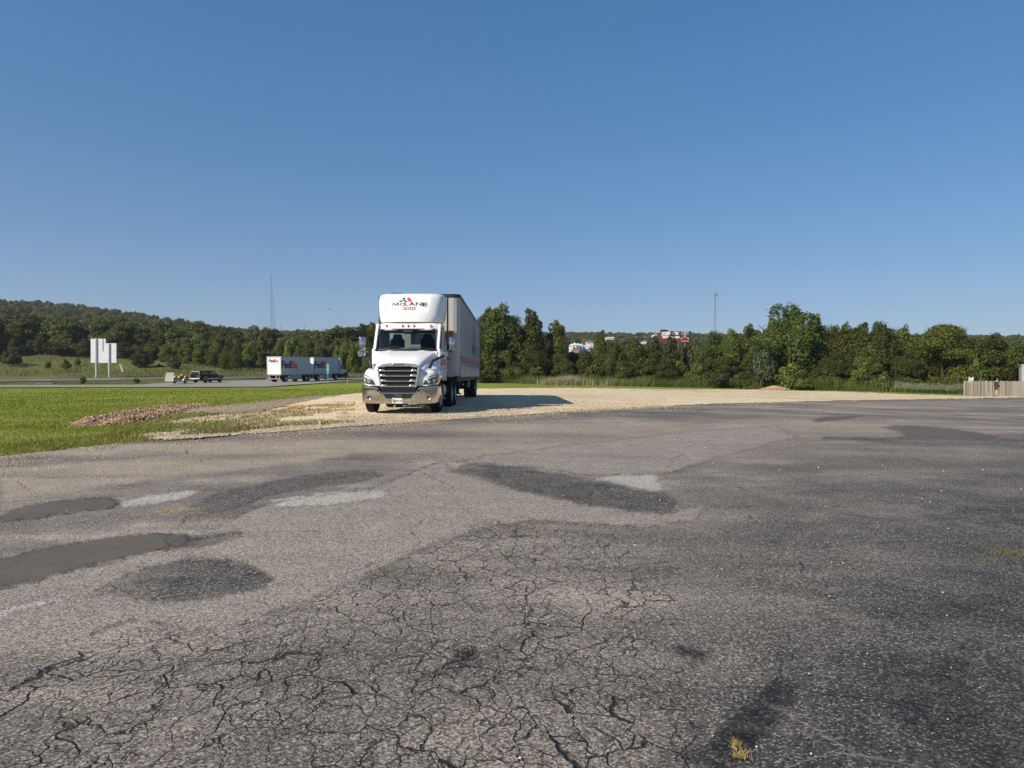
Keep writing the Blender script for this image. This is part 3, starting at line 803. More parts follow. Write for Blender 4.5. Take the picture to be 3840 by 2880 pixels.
_wm = {}
def wheel(parent, c, side, r=0.5, w=0.28, rim='rim', steer=0.0, name='wheel', dish=0.04):
    """axle along x; side = +1 when the outer face looks to +x"""
    k = (r, w, rim, dish)
    if k not in _wm:
        t = MB(); h = w / 2
        t.lathe([(-h, r * .6), (-h, r * .88), (-h * .86, r * .965), (-h * .7, r), (-h * .5, r), (-h * .46, r * .97), (-h * .40, r * .97), (-h * .36, r), (-h * .06, r), (-h * .04, r * .97), (h * .04, r * .97), (h * .06, r), (h * .36, r), (h * .40, r * .97), (h * .46, r * .97), (h * .5, r), (h * .7, r), (h * .86, r * .965), (h, r * .88), (h, r * .6)], 28)
        d = MB()
        d.lathe([(h * .9, r * .6), (h * .7, r * .55), (h * .5 - dish, r * .5), (h * .5 - dish, r * .24), (h * .9, r * .22), (h * .95, r * .12), (h * .95, 0.0)], 24)
        d.lathe([(-h * .9, r * .6), (-h * .5, r * .5), (-h * .3, 0.0)], 24)
        for q in range(8):
            a = q * math.pi / 4
            d.cyl((h * .5 - dish, r * .33 * math.cos(a), r * .33 * math.sin(a)), (h * .5 - dish + .03, r * .33 * math.cos(a), r * .33 * math.sin(a)), r * .035, n=6)
        _wm[k] = (t.mesh('tyre', M['rubber'], True), d.mesh('rim', M[rim], True))
    tyre, rimm = _wm[k]
    o = link(name, tyre, parent, c, (0, 0, (0 if side > 0 else math.pi) + steer))
    link('rim', rimm, o)
    return o

# ------------------------------------------------------------------ the white tractor
gz0 = float(H(-3.5, 24.0)) + 0.055; gz1 = float(H(-3.3, 28.6)) + 0.055
tr_pitch = math.atan2(gz1 - gz0, 4.6)
TR = empty('semi_tractor', (-3.50, 22.85, gz0 - 1.15 * math.tan(tr_pitch)), R(-0.9), 'white day-cab semi tractor with black and red roof lettering, parked facing us on the gravel', 'truck')
TR.rotation_euler = (tr_pitch, 0, R(-0.9))

S_Y = [0.02, 0.07, 0.2, 0.45, 0.8, 1.15, 1.5]
S_ = {'hx': [.57, .60, .64, .70, .78, .86, .95], 'zt': [1.50, 1.545, 1.62, 1.72, 1.84, 1.94, 2.035], 'ze': [1.43, 1.47, 1.54, 1.635, 1.75, 1.86, 1.96],
      'fx': [.90, .98, 1.09, 1.17, 1.21, 1.215, 1.20], 'zf': [1.10, 1.18, 1.27, 1.35, 1.40, 1.40, 1.34], 'zb': [.87, .86, .86, .88, 1.06, 1.13, 1.06]}
def hood_row(y):
    g = {k: float(crom(S_Y, v, y)) for k, v in S_.items()}
    hx, zt, ze, fx, zf, zb = (g[k] for k in ('hx', 'zt', 'ze', 'fx', 'zf', 'zb'))
    zv = zf + (ze - zf) * 0.42
    key = [(0, zt), (hx * .3, zt - .002), (hx * .62, zt - .008), (hx * .86, ze + (zt - ze) * .55), (hx, ze), (hx + .05, ze - .10), (hx + .10, zv + .04), (hx + .16 + .1 * (fx - hx - .2), zv - .06), (fx - .12, zf + .02), (fx - .03, zf - .07), (fx, zf - .2), (fx + .005, (zf + zb) / 2), (fx - .015, zb)]
    if zb > zf - .25: key[10] = (fx, (zf + zb) / 2 + .02)
    ts = np.arange(len(key)); xs = [k[0] for k in key]; zs = [k[1] for k in key]
    tt = np.linspace(0, len(key) - 1, 37)
    half = [(float(crom(ts, xs, t)), float(crom(ts, zs, t))) for t in tt]
    scoop = lambda x, z: z + (0.022 * max(0, 1 - abs(abs(x) - .47 * hx / .8) / .16) if 0.5 < y < 1.42 else 0)
    return [(-x, y, scoop(x, z)) for x, z in reversed(half[1:])] + [(x, y, scoop(x, z)) for x, z in half]
hood = MB()
rows = [hood_row(y) for y in np.concatenate([np.linspace(.02, .2, 8), np.linspace(.25, 1.5, 26)])]
hood.grid(rows)
hood.add(rows[0], [tuple(range(len(rows[0])))])
hood.build('hood', M['white_paint'], TR, True)

# grille
def gw(z): return .515 + (z - .84) * .145          # half width of the opening
mb = MB().prism([(-.62, 1.45), (-.5, 1.5), (.5, 1.5), (.62, 1.45), (.53, .83), (-.53, .83)], 1, -.03, .03)
grille = mb.build('grille', M['mesh_black'], TR)
mb = MB()
for z in np.arange(.86, 1.46, .045):
    mb.box((0, -.036, z), (2 * gw(z), .01, .006))
mb.box((0, -.042, 1.15), (.02, .012, .62))
mb.build('mesh', M['mesh_black'], grille)
mb = MB()
mb.prism([(-.66, 1.42), (-.63, 1.50), (-.5, 1.55), (-.25, 1.572), (0, 1.578), (.25, 1.572), (.5, 1.55), (.63, 1.50), (.66, 1.42), (.605, 1.42), (.58, 1.45), (.42, 1.455), (.38, 1.475), (-.38, 1.475), (-.42, 1.455), (-.58, 1.45), (-.605, 1.42)], 1, -.10, .02)
for s in (-1, 1):
    p = [(s * .66, 1.42), (s * .605, 1.42), (s * .505, .83), (s * .565, .83)]
    mb.prism(p, 1, -.10, .02)
mb.build('grille_surround', M['satin_chrome'], TR, bevel=.012)
bar = None
for z in (1.335, 1.178, 1.018, .862):
    w = gw(z) + .01
    p = [(-w, z - .014), (-w, z + .014), (-w + .05, z + .05), (-w + .15, z + .05), (-w + .2, z + .012), (w - .2, z + .012), (w - .15, z + .05), (w - .05, z + .05), (w, z + .014), (w, z - .014)]
    MB().prism(p, 1, -.085, -.035).build('grille_bar', M['satin_chrome'], TR, bevel=.006)
bd = MB().box((0, -.104, 1.523), (.38, .02, .062)).build('badge', M['satin_chrome'], TR, bevel=.008)
MB().box((0, -.1155, 1.523), (.355, .006, .044)).build('badge_field', M['black_print'], bd)
lettering(MB(), 'FREIGHTLINER', (0, -.1205, 1.511), (1, 0, 0), (0, 0, 1), .31, .024, .02).build('lettering', M['satin_chrome'], bd)

# head lamps wrap round the corners
def yc(x): return float(np.interp(abs(x), [0, .85, .9, .98, 1.09, 1.17, 1.21], [.02, .02, .025, .07, .2, .45, .8]))
def strip(s, xs, lo, hi, off, n=4):
    rows = []
    for x in xs:
        a, b = np.interp(x, lo[0], lo[1]), np.interp(x, hi[0], hi[1])
        rows.append([(s * (x + off * .6), yc(x) - off - .0 + (1 if False else 0) * k, a + (b - a) * k / (n - 1)) for k in range(n)])
    return rows
for s in (-1, 1):
    xs = np.linspace(.735, 1.175, 15)
    LO = ([.73, 1.0, 1.14, 1.18], [.915, .94, .965, 1.06]); HI = ([.73, .79, .86, .98, 1.18], [.925, 1.04, 1.12, 1.19, 1.245])
    hl = MB().grid(strip(s, xs, LO, HI, .018)).build('headlight', M['lamp_dark'], TR, True, solid=.02)
    l2 = ([.73, 1.2], [1.02, 1.215]); 
    MB().grid(strip(s, np.linspace(.83, 1.12, 9), ([.83, .9, 1.12], [1.045, 1.085, 1.16]), ([.83, .9, 1.12], [1.06, 1.13, 1.215]), .026)).build('light_bar', M['drl'], hl, True)
    MB().grid(strip(s, np.linspace(1.13, 1.175, 4), ([1.1, 1.2], [.985, 1.06]), ([1.1, 1.2], [1.2, 1.235]), .026)).build('turn_signal', M['amber'], hl, True)
    for x, z, r in ((.925, 1.0, .05), (1.045, 1.03, .055)):
        MB().lathe([(0, 0), (.012, r * .6), (0, r), (.02, r * 1.15)], 18, axis=1, c=(s * x, yc(x) - .042, z)).build('lens', M['lamp_lens'], hl, True)

# chrome bumper
bmp = MB(); rows = []
ring = se_ring(1.225, -.10, .80, 4.6, 61)
for x, y in ring:
    ax = abs(x)
    zt = float(np.interp(ax, [0, .53, .64, .9, 1.23], [.665, .665, .835, .85, .875]))
    zb = float(np.interp(ax, [0, .9, 1.23], [.315, .325, .345]))
    rows.append([(x, y + dy, zb + (zt - zb) * k) for k, dy in ((0, .10), (.06, .065), (.25, .045), (.5, .022), (.75, .002), (.96, -.016), (1, -.012))])
bumper = bmp.grid(rows).build('bumper', M['chrome'], TR, True)
for s in (-1, 1):
    y0 = se(1.225, -.10, .80, 4.6, .92)
    f = MB().lathe([(-.03, .075), (-.03, .06), (0, .055), (.01, 0)], 20, axis=1, c=(s * .92, y0 + .002, .525)).build('fog_light', M['satin_chrome'], bumper, True)
    MB().cyl((s * .92, y0 - .022, .525), (s * .92, y0 + .01, .525), .052, n=18).build('lens', M['lamp_dark'], bumper)
    MB().cyl((s * .63, -.118, .735), (s * .63, -.05, .735), .036, n=16).build('tow_hole', M['dark_void'], bumper)
MB().prism([(-.55, .845), (.55, .845), (.5, .685), (.46, .665), (-.46, .665), (-.5, .685)], 1, -.085, -.02).build('lower_grille', M['mesh_black'], TR)
mb = MB()
for k in range(23):
    x = -.44 + k * .04
    mb.box((x, -.089, .76), (.012, .008, .085))
mb.build('lower_grille_ribs', M['mesh_black'], TR)['kind'] = 'stuff'
MB().prism([(-.47, .63), (.47, .63), (.38, .485), (-.38, .485)], 1, -.122, -.06).build('bumper_intake', M['mesh_black'], TR, bevel=.006)
mb = MB()
for i in range(5):
    for k in range(17):
        x = -.42 + k * .0525 + (i % 2) * .026
        if abs(x) > .13 and abs(x) < .46 - (.63 - (.515 + i * .026)) * .5: mb.box((x, -.1235, .51 + i * .026), (.024, .004, .012))
mb.build('intake_ribs', M['black_plastic'], TR)['kind'] = 'stuff'
MB().box((0, -.128, .56), (.25, .014, .125)).build('radar_cover', M['lamp_dark'], TR, bevel=.004)
# black gap line between body and bumper
MB().grid([[(x * .992, y + .012, z) for z in (np.interp(abs(x), [0, .6, 1.23], [.82, .82, .86]), np.interp(abs(x), [0, .6, 1.23], [.87, .87, .90]))] for x, y in se_ring(1.205, -.02, .82, 4.6, 41)]).build('bumper_gap', M['dark_void'], TR, True)

pl = MB().box((-.027, -.125, .42), (.32, .008, .165)).build('license_plate', M['plate_white'], TR, bevel=.003)
lettering(MB(), '9941493', (.03, -.1305, .375), (1, 0, 0), (0, 0, 1), .185, .062, .03).build('lettering', M['plate_blue'], pl)
MB().box((-.163, -.1305, .42), (.03, .002, .11)).build('emblem', M['plate_yellow'], pl)
MB().box((-.13, -.1305, .415), (.032, .002, .10)).build('emblem', M['plate_green'], pl)
MB().box((-.093, -.1305, .40), (.038, .002, .075)).build('emblem', M['plate_blue'], pl)

# cab shell
cab = MB()
def pts_mirror(f): f(-1); f(1)
for s in (-1, 1):
    cab.prism([(1.42, 1.0), (2.95, 1.0), (2.95, 2.06), (1.46, 2.06)], 0, s * 1.02, s * 1.13)                       # lower side
    cab.prism([(1.46, 2.05), (1.60, 2.05), (2.04, 2.74), (2.04, 2.86), (1.93, 2.8)], 0, s * 1.0, s * 1.09)         # front pillar
    cab.prism([(2.42, 2.05), (2.95, 2.05), (2.95, 2.9), (2.42, 2.9)], 0, s * 1.03, s * 1.115)                     # rear quarter
    cab.prism([(1.95, 2.70), (2.5, 2.70), (2.5, 2.92), (2.0, 2.92)], 0, s * 1.0, s * 1.09)
cab.span((-1.05, 2.88, 1.0), (1.05, 2.95, 2.08)); cab.span((-1.05, 2.88, 2.64), (1.05, 2.95, 2.95))
for x0, x1 in ((-1.05, -.80), (-.07, .10), (.80, 1.05)): cab.span((x0, 2.88, 2.08), (x1, 2.95, 2.64))
cab.span((-1.04, 1.45, 1.05), (1.04, 2.9, 1.12))
cab.span((-1.03, 1.43, 1.1), (1.03, 1.50, 1.98))
cab.build('cab', M['white_paint'], TR, bevel=.02)
# roof header with rounded corners
hd = MB(); rows = []
for z, W, yf in ((2.70, 1.085, 1.86), (2.76, 1.09, 1.885), (2.83, 1.09, 1.925), (2.89, 1.075, 1.98), (2.94, 1.03, 2.06), (2.97, .93, 2.2)):
    rows.append([(x, y, z) for x, y in se_ring(W, yf, 2.96, 5.0, 49)])
hd.grid(rows)
hd.add(rows[-1], [tuple(range(49))])
hd.build('roof_header', M['white_paint'], TR, True, solid=.02)
MB().span((-1.0, 2.0, 2.66), (1.0, 2.9, 2.69)).build('headliner', M['dash'], TR)
for x in (-.73, -.19, 0, .19, .75):
    y0 = se(1.09, 1.885, 2.96, 5.0, x)
    MB().lathe([(-.058, 0), (-.045, .018), (-.02, .026), (.02, .024), (.05, .014), (.058, 0)], 12, axis=2, c=(x, y0 + .012, 2.845)).build('marker_light', M['amber'], TR, True)

# windscreen with its black seal
def ws(sx, t): return (sx * (1.0 - .05 * t), 1.40 + .47 * t + .17 * sx * sx * (1 - .35 * t), 2.035 + .685 * t)
MB().grid([[ws(-1 + 2 * i / 20, j / 6) for i in range(21)] for j in range(7)]).build('windshield', M['windshield'], TR, True)
path = [ws(-1 + 2 * i / 16, 0) for i in range(17)] + [ws(1, .25), ws(1, .5), ws(1, .75), ws(.995, .9), ws(.97, .97)] + [ws(.93 - 1.86 * i / 14, 1.0) for i in range(15)] + [ws(-.97, .97), ws(-.995, .9), ws(-1, .75), ws(-1, .5), ws(-1, .25), ws(-1, 0)]
MB().tube(path, .034, 6).build('windshield_seal', M['black_plastic'], TR, True)
MB().grid([[(p[0] * .94, p[1] + .012, p[2]) for p in (ws(-1 + 2 * i / 20, t) for i in range(21))] for t in (.93, 1.0)]).build('sun_band', M['dark_void'], TR)
MB().box((.02, 1.86, 2.63), (.30, .10, .12)).build('camera_pod', M['black_plastic'], TR, bevel=.02)
cowl = MB().grid([[(sx * 1.0, ws(sx, 0)[1] - dy, z) for sx in np.linspace(-1, 1, 21)] for dy, z in ((.09, 2.0), (.05, 2.03), (.0, 2.04))]).build('cowl', M['black_plastic'], TR)
for x0, x1, dz in ((-.85, -.12, .05), (-.02, .72, .035)):
    mb = MB(); mb.tube([(x0 + (x1 - x0) * k / 6, ws((x0 + (x1 - x0) * k / 6), .05)[1] - .03, 2.05 + .06 * math.sin(k / 6 * 2.2) + dz * .3) for k in range(7)], .011, 6)
    mb.build('wiper', M['black_plastic'], TR, True)
# doors, side windows, red stripes
for s in (-1, 1):
    xo = s * 1.134
    d = MB().prism([(1.50, 1.02), (2.62, 1.02), (2.62, 2.06), (1.52, 2.06)], 0, s * 1.128, s * 1.142).build('door', M['white_paint'], TR, bevel=.004)
    MB().prism([(1.66, 2.07), (2.40, 2.07), (2.40, 2.69), (2.06, 2.69)], 0, s * 1.05, s * 1.075).build('side_window', M['dark_glass'], TR)
    mb = MB()
    fr = [(1.47, 1.02), (1.50, 2.05), (1.95, 2.76), (2.45, 2.78), (2.63, 2.6), (2.63, 1.02)]
    for a, b in zip(fr, fr[1:]):
        xx = s * 1.137
        mb.tube([(s * (1.137 if a[1] < 2.06 else 1.093 if a[0] < 2.4 else 1.118), a[0], a[1]), (s * (1.137 if b[1] < 2.06 else 1.093 if b[0] < 2.4 else 1.118), b[0], b[1])], .011, 5)
    mb.build('door_seal', M['black_plastic'], TR)
    MB().box((s * 1.15, 2.5, 1.42), (.03, .16, .04)).build('door_handle', M['black_plastic'], TR, bevel=.008)
    for z in (1.70, 1.585):
        MB().prism([(1.46, z - .02), (1.60, z + .035), (1.75, z + .04), (2.94, z + .035), (2.94, z - .05), (1.75, z - .05)], 0, s * 1.144, s * 1.1455).build('stripe', M['red_print'], TR)
    MB().prism([(2.96, 2.25), (3.34, 2.25), (3.34, 3.93), (3.02, 3.93)], 0, s * 1.175, s * 1.205).build('side_extender', M['black_plastic'], TR)
    MB().prism([(2.96, 1.0), (3.22, 1.0), (3.22, 2.24), (2.96, 2.24)], 0, s * 1.12, s * 1.15).build('rear_panel', M['white_paint'], TR)
lettering(MB(), '1921', (1.219, .98, 1.19), (0, 1, 0), (0, 0, 1), .26, .085, .03).build('lettering', M['grey_print'], TR)

# roof fairing
FZ = [2.98, 3.06, 3.2, 3.4, 3.6, 3.78, 3.88, 3.945, 3.98, 4.0]
FYF = [2.02, 2.03, 2.06, 2.12, 2.19, 2.27, 2.33, 2.40, 2.50, 2.66]
FW = [1.06, 1.10, 1.13, 1.15, 1.16, 1.155, 1.14, 1.10, 1.03, .92]
def fair(z): return float(np.interp(z, FZ, FYF)), float(np.interp(z, FZ, FW))
fm = MB(); rows = []
for z in np.concatenate([np.linspace(2.98, 3.78, 18, endpoint=False), np.linspace(3.78, 4.0, 12)]):
    yf, W = float(crom(FZ, FYF, z)), float(crom(FZ, FW, z))
    row = []
    for x, y in se_ring(W, yf, 3.06, 3.1, 73):
        bev = .018 * (1 / (1 + math.exp((abs(x) - (.60 + .1 * (z - 3.3))) * 60))) * (1 / (1 + math.exp((3.33 - z) * 60))) if y < yf + .5 else 0
        row.append((x, y + bev, z))
    rows.append(row)
fm.grid(rows); fm.add(rows[-1], [tuple(range(73))])
fairing = fm.build('roof_fairing', M['white_paint'], TR, True)
def fdrape(off):
    def f(p):
        yf, W = float(crom(FZ, FYF, p.z)), float(crom(FZ, FW, p.z))
        x = p.x
        bev = .018 * (1 / (1 + math.exp((abs(x) - (.60 + .1 * (p.z - 3.3))) * 60))) * (1 / (1 + math.exp((3.33 - p.z) * 60)))
        return Vector((x, se(W, yf, 3.06, 3.1, x) + bev - off, p.z))
    return f
K = .001311
def lp(cx_, cy_): return Vector(((cx_ - 1037) * K, 0, 1 + (345 - cy_ / 6.9125) * .00906))
def logo(mb, polys, f):
    for p in polys:
        bm = bmesh.new(); bv = [bm.verts.new(lp(*q)) for q in p]; bm.faces.new(bv)
        bmesh.ops.triangulate(bm, faces=bm.faces)
        bmesh.ops.subdivide_edges(bm, edges=bm.edges, cuts=2); bmesh.ops.triangulate(bm, faces=bm.faces)
        bm.verts.index_update()
        mb.add([f(v.co) for v in bm.verts], [tuple(v.index for v in q.verts) for q in bm.faces]); bm.free()
    return mb
ARROWS = [[(885, 220), (830, 268), (866, 262), (906, 262), (928, 268)], [(868, 258), (866, 298), (884, 306), (902, 298), (902, 258)],
          [(748, 347), (802, 292), (800, 318), (846, 340), (838, 347)], [(800, 316), (868, 290), (884, 306), (812, 338)],
          [(982, 347), (932, 290), (934, 315), (900, 340), (908, 347)], [(934, 314), (896, 292), (882, 306), (920, 336)]]
logo(MB(), ARROWS, fdrape(.006)).build('logo', M['black_print'], fairing)
logo(MB(), [[(1015, 217), (953, 262), (1022, 343), (1107, 338)]], fdrape(.006)).build('logo', M['red_bright'], fairing)
mb = MB()
M_OUT = [(-.5, 0), (-.42, 1), (-.25, 1), (0, .36), (.25, 1), (.42, 1), (.5, 0), (.35, 0), (.29, .62), (.07, .04), (-.07, .04), (-.29, .62), (-.35, 0)]
logo(mb, [[(673 + 89 * x, 452 - 92 * y) for x, y in [(2 * a, b_) for a, b_ in M_OUT]]], fdrape(.006))
for txt, c0, c1, b, tp in (('C', 778, 882, 444, 386), ('L', 896, 1000, 444, 372), ('A', 1020, 1178, 444, 370), ('N', 1196, 1352, 449, 372), ('E', 1366, 1498, 462, 386)):
    o_ = lp((c0 + c1) / 2, b)
    lettering(mb, txt, o_, (1, 0, 0), (0, 0, 1), (c1 - c0) * K, (b - tp) * .001311 * 1.25, (.012 if txt in 'MN' else .03), drape=fdrape(.006), cuts=1)
mb.build('lettering', M['black_print'], fairing)
lettering(MB(), '221533', lp(1037, 562), (1, 0, 0), (0, 0, 1), 320 * K, 84 * K, .028, drape=fdrape(.006), cuts=1).build('lettering', M['red_print'], fairing)
mb = MB()
for x in (-.93, -.75, .60, .84):
    for z in (3.06, 3.11):
        q = fdrape(.004)(Vector((x, 0, z))); mb.cyl(q + Vector((0, .01, 0)), q + Vector((0, -.002, 0)), .009, n=6)
mb.build('fastener', M['black_plastic'], fairing)['kind'] = 'stuff'
mb = MB()
mb.tube([fdrape(.004)(Vector((-.90 + .05 * k, 0, 3.42 - .02 * k))) for k in range(3)], .008, 5); mb.tube([fdrape(.004)(Vector((-.80, 0, 3.38))), fdrape(.004)(Vector((-.87, 0, 3.37)))], .006, 5)
mb.build('scuff', M['grey_print'], fairing)
MB().span((-.72, 2.75, 4.0), (-.35, 2.95, 4.03)).build('antenna_base', M['black_plastic'], TR, bevel=.01)
MB().grid([[(x * .985, y - .008, z) for z in (2.955, 2.985)] for x, y in se_ring(1.06, 2.03, 3.05, 3.1, 31)]).build('fairing_gap', M['dark_void'], TR)

# mirrors on their arms
for s in (-1, 1):
    arm = MB().tube([(s * .92, .34, 1.42), (s * .96, .40, 1.60), (s * 1.0, .48, 1.66), (s * 1.30, .78, 1.80)], [.05, .052, .05, .04], 8).build('hood_mirror_arm', M['black_plastic'], TR, True)
    MB().tube([(s * .92, .34, 1.44), (s * .94, .36, 1.56)], [.045, .04], 6).build('arm_foot', M['black_plastic'], arm, True)
    mb = MB().box((s * 1.33, .80, 1.90), (.25, .13, .19)); mb.build('hood_mirror', M['chrome'], TR, True, bevel=.055)
    MB().tube([(s * 1.10, 1.62, 1.98), (s * 1.3, 1.66, 1.94), (s * 1.47, 1.68, 2.02)], [.055, .05, .045], 8).build('mirror_arm', M['black_plastic'], TR, True)
    MB().box((s * 1.49, 1.66, 2.23), (.20, .13, .47)).build('side_mirror', M['chrome'], TR, True, bevel=.045)
    MB().box((s * 1.49, 1.735, 2.23), (.18, .03, .45)).build('mirror_back', M['black_plastic'], TR, bevel=.01)

# inside of the cab
MB().prism([(1.5, 1.5), (1.95, 1.5), (1.95, 1.9), (1.86, 2.0), (1.5, 2.02)], 0, -1.0, 1.0).build('dashboard', M['dash'], TR, bevel=.03)
for x, y in ((-.50, 2.55), (.55, 2.5)):
    st = MB().box((x, y + .12, 2.05), (.56, .16, .78), Matrix.Rotation(R(-8), 3, 'X'), .86)
    st.box((x, y - .2, 1.55), (.5, .5, .2)); st.box((x, y + .18, 2.5), (.36, .12, .2), None, .8)
    st.build('seat', M['seat'], TR, True, bevel=.05)
sw = MB(); sw.tube([(.58 + .21 * math.cos(a), 2.08 + .1 * math.sin(a), 2.02 + .12 * math.sin(a)) for a in np.linspace(0, 2 * math.pi, 21)], .016, 6)
sw.tube([(.37, 2.08, 2.02), (.79, 2.08, 2.02)], .014, 5); sw.tube([(.58, 2.05, 2.0), (.58, 1.8, 1.8)], .03, 6)
sw.build('steering_wheel', M['dash'], TR, True)

# under the cab
fr = MB()
for s in (-1, 1): fr.span((s * .38, .5, .78), (s * .48, 7.0, 1.02))
fr.span((-1.0, .3, .55), (1.0, .7, .8)); fr.span((-.35, .4, .34), (.45, .75, .5)); fr.span((-.6, .9, .7), (.6, 2.4, 1.1)); fr.span((-.85, 1.05, .42), (.85, 1.22, .55))
fr.span((-.5, 2.5, .6), (.5, 4.2, 1.0)); fr.span((-.45, 4.4, 1.02), (.45, 5.6, 1.12)); fr.span((-.9, 4.5, .45), (.9, 4.65, .6)); fr.span((-.9, 5.8, .45), (.9, 5.95, .6))
fr.span((-1.0, 1.5, .72), (1.0, 2.9, 1.0))
fr.build('chassis', M['chassis'], TR)
for s in (-1, 1):
    MB().cyl((s * .86, 2.05, .66), (s * .86, 3.25, .66), .28, n=20).build('fuel_tank', M['steel'], TR, True)
    MB().span((s * .95, 1.75, .40), (s * 1.2, 2.25, .44)).build('step', M['steel'], TR, bevel=.01); MB().span((s * .98, 1.80, .80), (s * 1.2, 2.3, .84)).build('step', M['steel'], TR, bevel=.01)
    MB().span((s * .62, 1.72, .3), (s * 1.17, 1.74, 1.0)).build('mudguard', M['black_plastic'], TR)
    MB().grid([[(s * xx, 1.15 + .62 * math.cos(a), .5 + .62 * math.sin(a)) for xx in (.7, 1.19)] for a in np.linspace(.25, math.pi - .35, 12)]).build('wheel_arch', M['chassis'], TR, True)
    wheel(TR, (s * 1.04, 1.15, .5), s, .5, .3, 'rim', R(-3))
    for y in (4.55, 5.87):
        wheel(TR, (s * 1.09, y, .5), s, .5, .26, 'rim'); wheel(TR, (s * .76, y, .5), s, .5, .26, 'rim')
    MB().span((s * .6, 6.45, .25), (s * 1.2, 6.47, 1.0)).build('mud_flap', M['rubber'], TR)

# papers on the dashboard
ppr = MB().box((.29, 1.60, 2.14), (.33, .006, .13), Matrix.Rotation(R(-14), 3, 'X')).build('paper_sheet', M['paper'])
tag(ppr, 'white paper sheet standing upright on the dashboard in front of the steering wheel', 'paper')
pp2 = MB().prism([(-.34, 2.055), (.12, 2.055), (.0, 2.09), (-.12, 2.10)], 1, 1.50, 1.70).build('paper_sheet', M['paper'])
tag(pp2, 'white paper lying flat in the middle of the truck dashboard', 'paper')
for o in (ppr, pp2):
    o.matrix_world = Matrix.Translation(TR.location) @ TR.rotation_euler.to_matrix().to_4x4()

# ------------------------------------------------------------------ its trailer
TX, TY = -3.22, 26.95
tz = float(H(-3.2, 33)) + 0.05; tpit = math.atan2(float(H(-3.2, 40)) - float(H(-3.2, 28.5)), 11.5) 
TL = empty('semi_trailer', (TX, TY, float(H(-3.2, 28.5)) + 0.05 - 1.5 * math.tan(tpit)), 0, 'long white ribbed box trailer with two red stripes, coupled behind the white tractor', 'trailer')
TL.rotation_euler = (tpit, 0, 0)
L, W2, ZB, ZT = 15.6, 1.3, 1.16, 4.10
cor = [(W2, L), (W2, .3), (W2 - .03, .14), (W2 - .1, .04), (W2 - .22, 0)]
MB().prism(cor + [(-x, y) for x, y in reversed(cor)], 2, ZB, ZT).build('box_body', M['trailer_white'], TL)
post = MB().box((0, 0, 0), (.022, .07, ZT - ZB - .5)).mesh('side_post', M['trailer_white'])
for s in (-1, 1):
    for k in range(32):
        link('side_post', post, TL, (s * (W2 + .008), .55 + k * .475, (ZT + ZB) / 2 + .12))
    b = MB(); b.span((s * W2, .22, ZB - .02), (s * (W2 + .03), L, ZB + .30)); b.span((s * W2, .22, ZB + .30), (s * (W2 + .045), L, ZB + .34)); b.span((s * W2, .22, ZB - .05), (s * (W2 + .045), L, ZB - .015))
    b.build('bottom_rail', M['trailer_rail'], TL)
    b = MB()
    for k in range(64): b.box((s * (W2 + .033), .4 + k * .238, ZB + .24), (.008, .02, .02))
    b.build('rivets', M['trailer_rail'], TL)['kind'] = 'stuff'
    MB().span((s * W2, .15, ZT - .08), (s * (W2 + .03), L, ZT + .03)).build('top_rail', M['black_plastic'], TL)
    b = MB()
    for z, y1 in ((1.86, 15.4), (1.735, 11.0)): b.span((s * (W2 + .0205), .32, z - .045), (s * (W2 + .0225), y1, z + .045))
    b.build('stripe', M['red_print'], TL)
MB().prism([(x * 1.0, y - .02) for x, y in cor] + [(-x, y - .02) for x, y in reversed(cor)], 2, ZT - .09, ZT + .03).build('roof_rim', M['black_plastic'], TL)
MB().span((-W2 + .2, -.012, ZB), (W2 - .22, -.002, ZB + .4)).build('nose_plate', M['trailer_rail'], TL)
og = MB().span((.80, -.03, 2.44), (1.075, -.015, 2.80)).build('warning_placard', M['orange_sign'], TL)
mb = MB(); lettering(mb, 'NOTICE', (.935, -.033, 2.735), (1, 0, 0), (0, 0, 1), .22, .05, .02); lettering(mb, 'THIS UNIT', (.935, -.033, 2.67), (1, 0, 0), (0, 0, 1), .22, .04, .02); lettering(mb, 'HEIGHT', (.935, -.033, 2.61), (1, 0, 0), (0, 0, 1), .22, .04, .02); lettering(mb, "13'6", (.935, -.033, 2.46), (1, 0, 0), (0, 0, 1), .24, .13, .05)
mb.build('lettering', M['red_print'], og)
MB().span((.80, -.04, 2.04), (1.04, -.012, 2.28)).build('vent', M['black_plastic'], TL)
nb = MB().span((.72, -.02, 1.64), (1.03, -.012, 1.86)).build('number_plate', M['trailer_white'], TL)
lettering(MB(), '872', (.88, -.024, 1.70), (1, 0, 0), (0, 0, 1), .22, .12, .04).build('lettering', M['black_print'], nb)
mb = MB(); mb.span((.80, -.02, 1.9), (.86, -.01, 2.05)); mb.span((.9, -.02, 1.88), (.94, -.01, 2.07)); mb.span((.40, -.02, 1.7), (.66, -.008, 2.05)); mb.build('document_box', M['grey_print'], TL)
# side print
def side(p): return Vector((W2 + .0235, p.x + 10.1, p.z))
mb = MB()
lettering(mb, 'McLANE', Vector((W2 + .0245, 10.2, 2.26)), (0, 1, 0), (0, 0, 1), 3.4, .42, .06)
for p in ARROWS:
    mb.add([(W2 + .0245, 9.75 + (q[0] - 866) * .0078, 2.82 + (347 - q[1]) * .0078) for q in p], [tuple(range(len(p)))])
mb.build('lettering', M['black_print'], TL)
MB().add([(W2 + .0245, 9.75 + (q[0] - 866) * .0078, 2.82 + (347 - q[1]) * .0078) for q in [(1015, 217), (953, 262), (1022, 343), (1107, 338)]], [(0, 1, 2, 3)]).build('logo', M['grey_print'], TL)
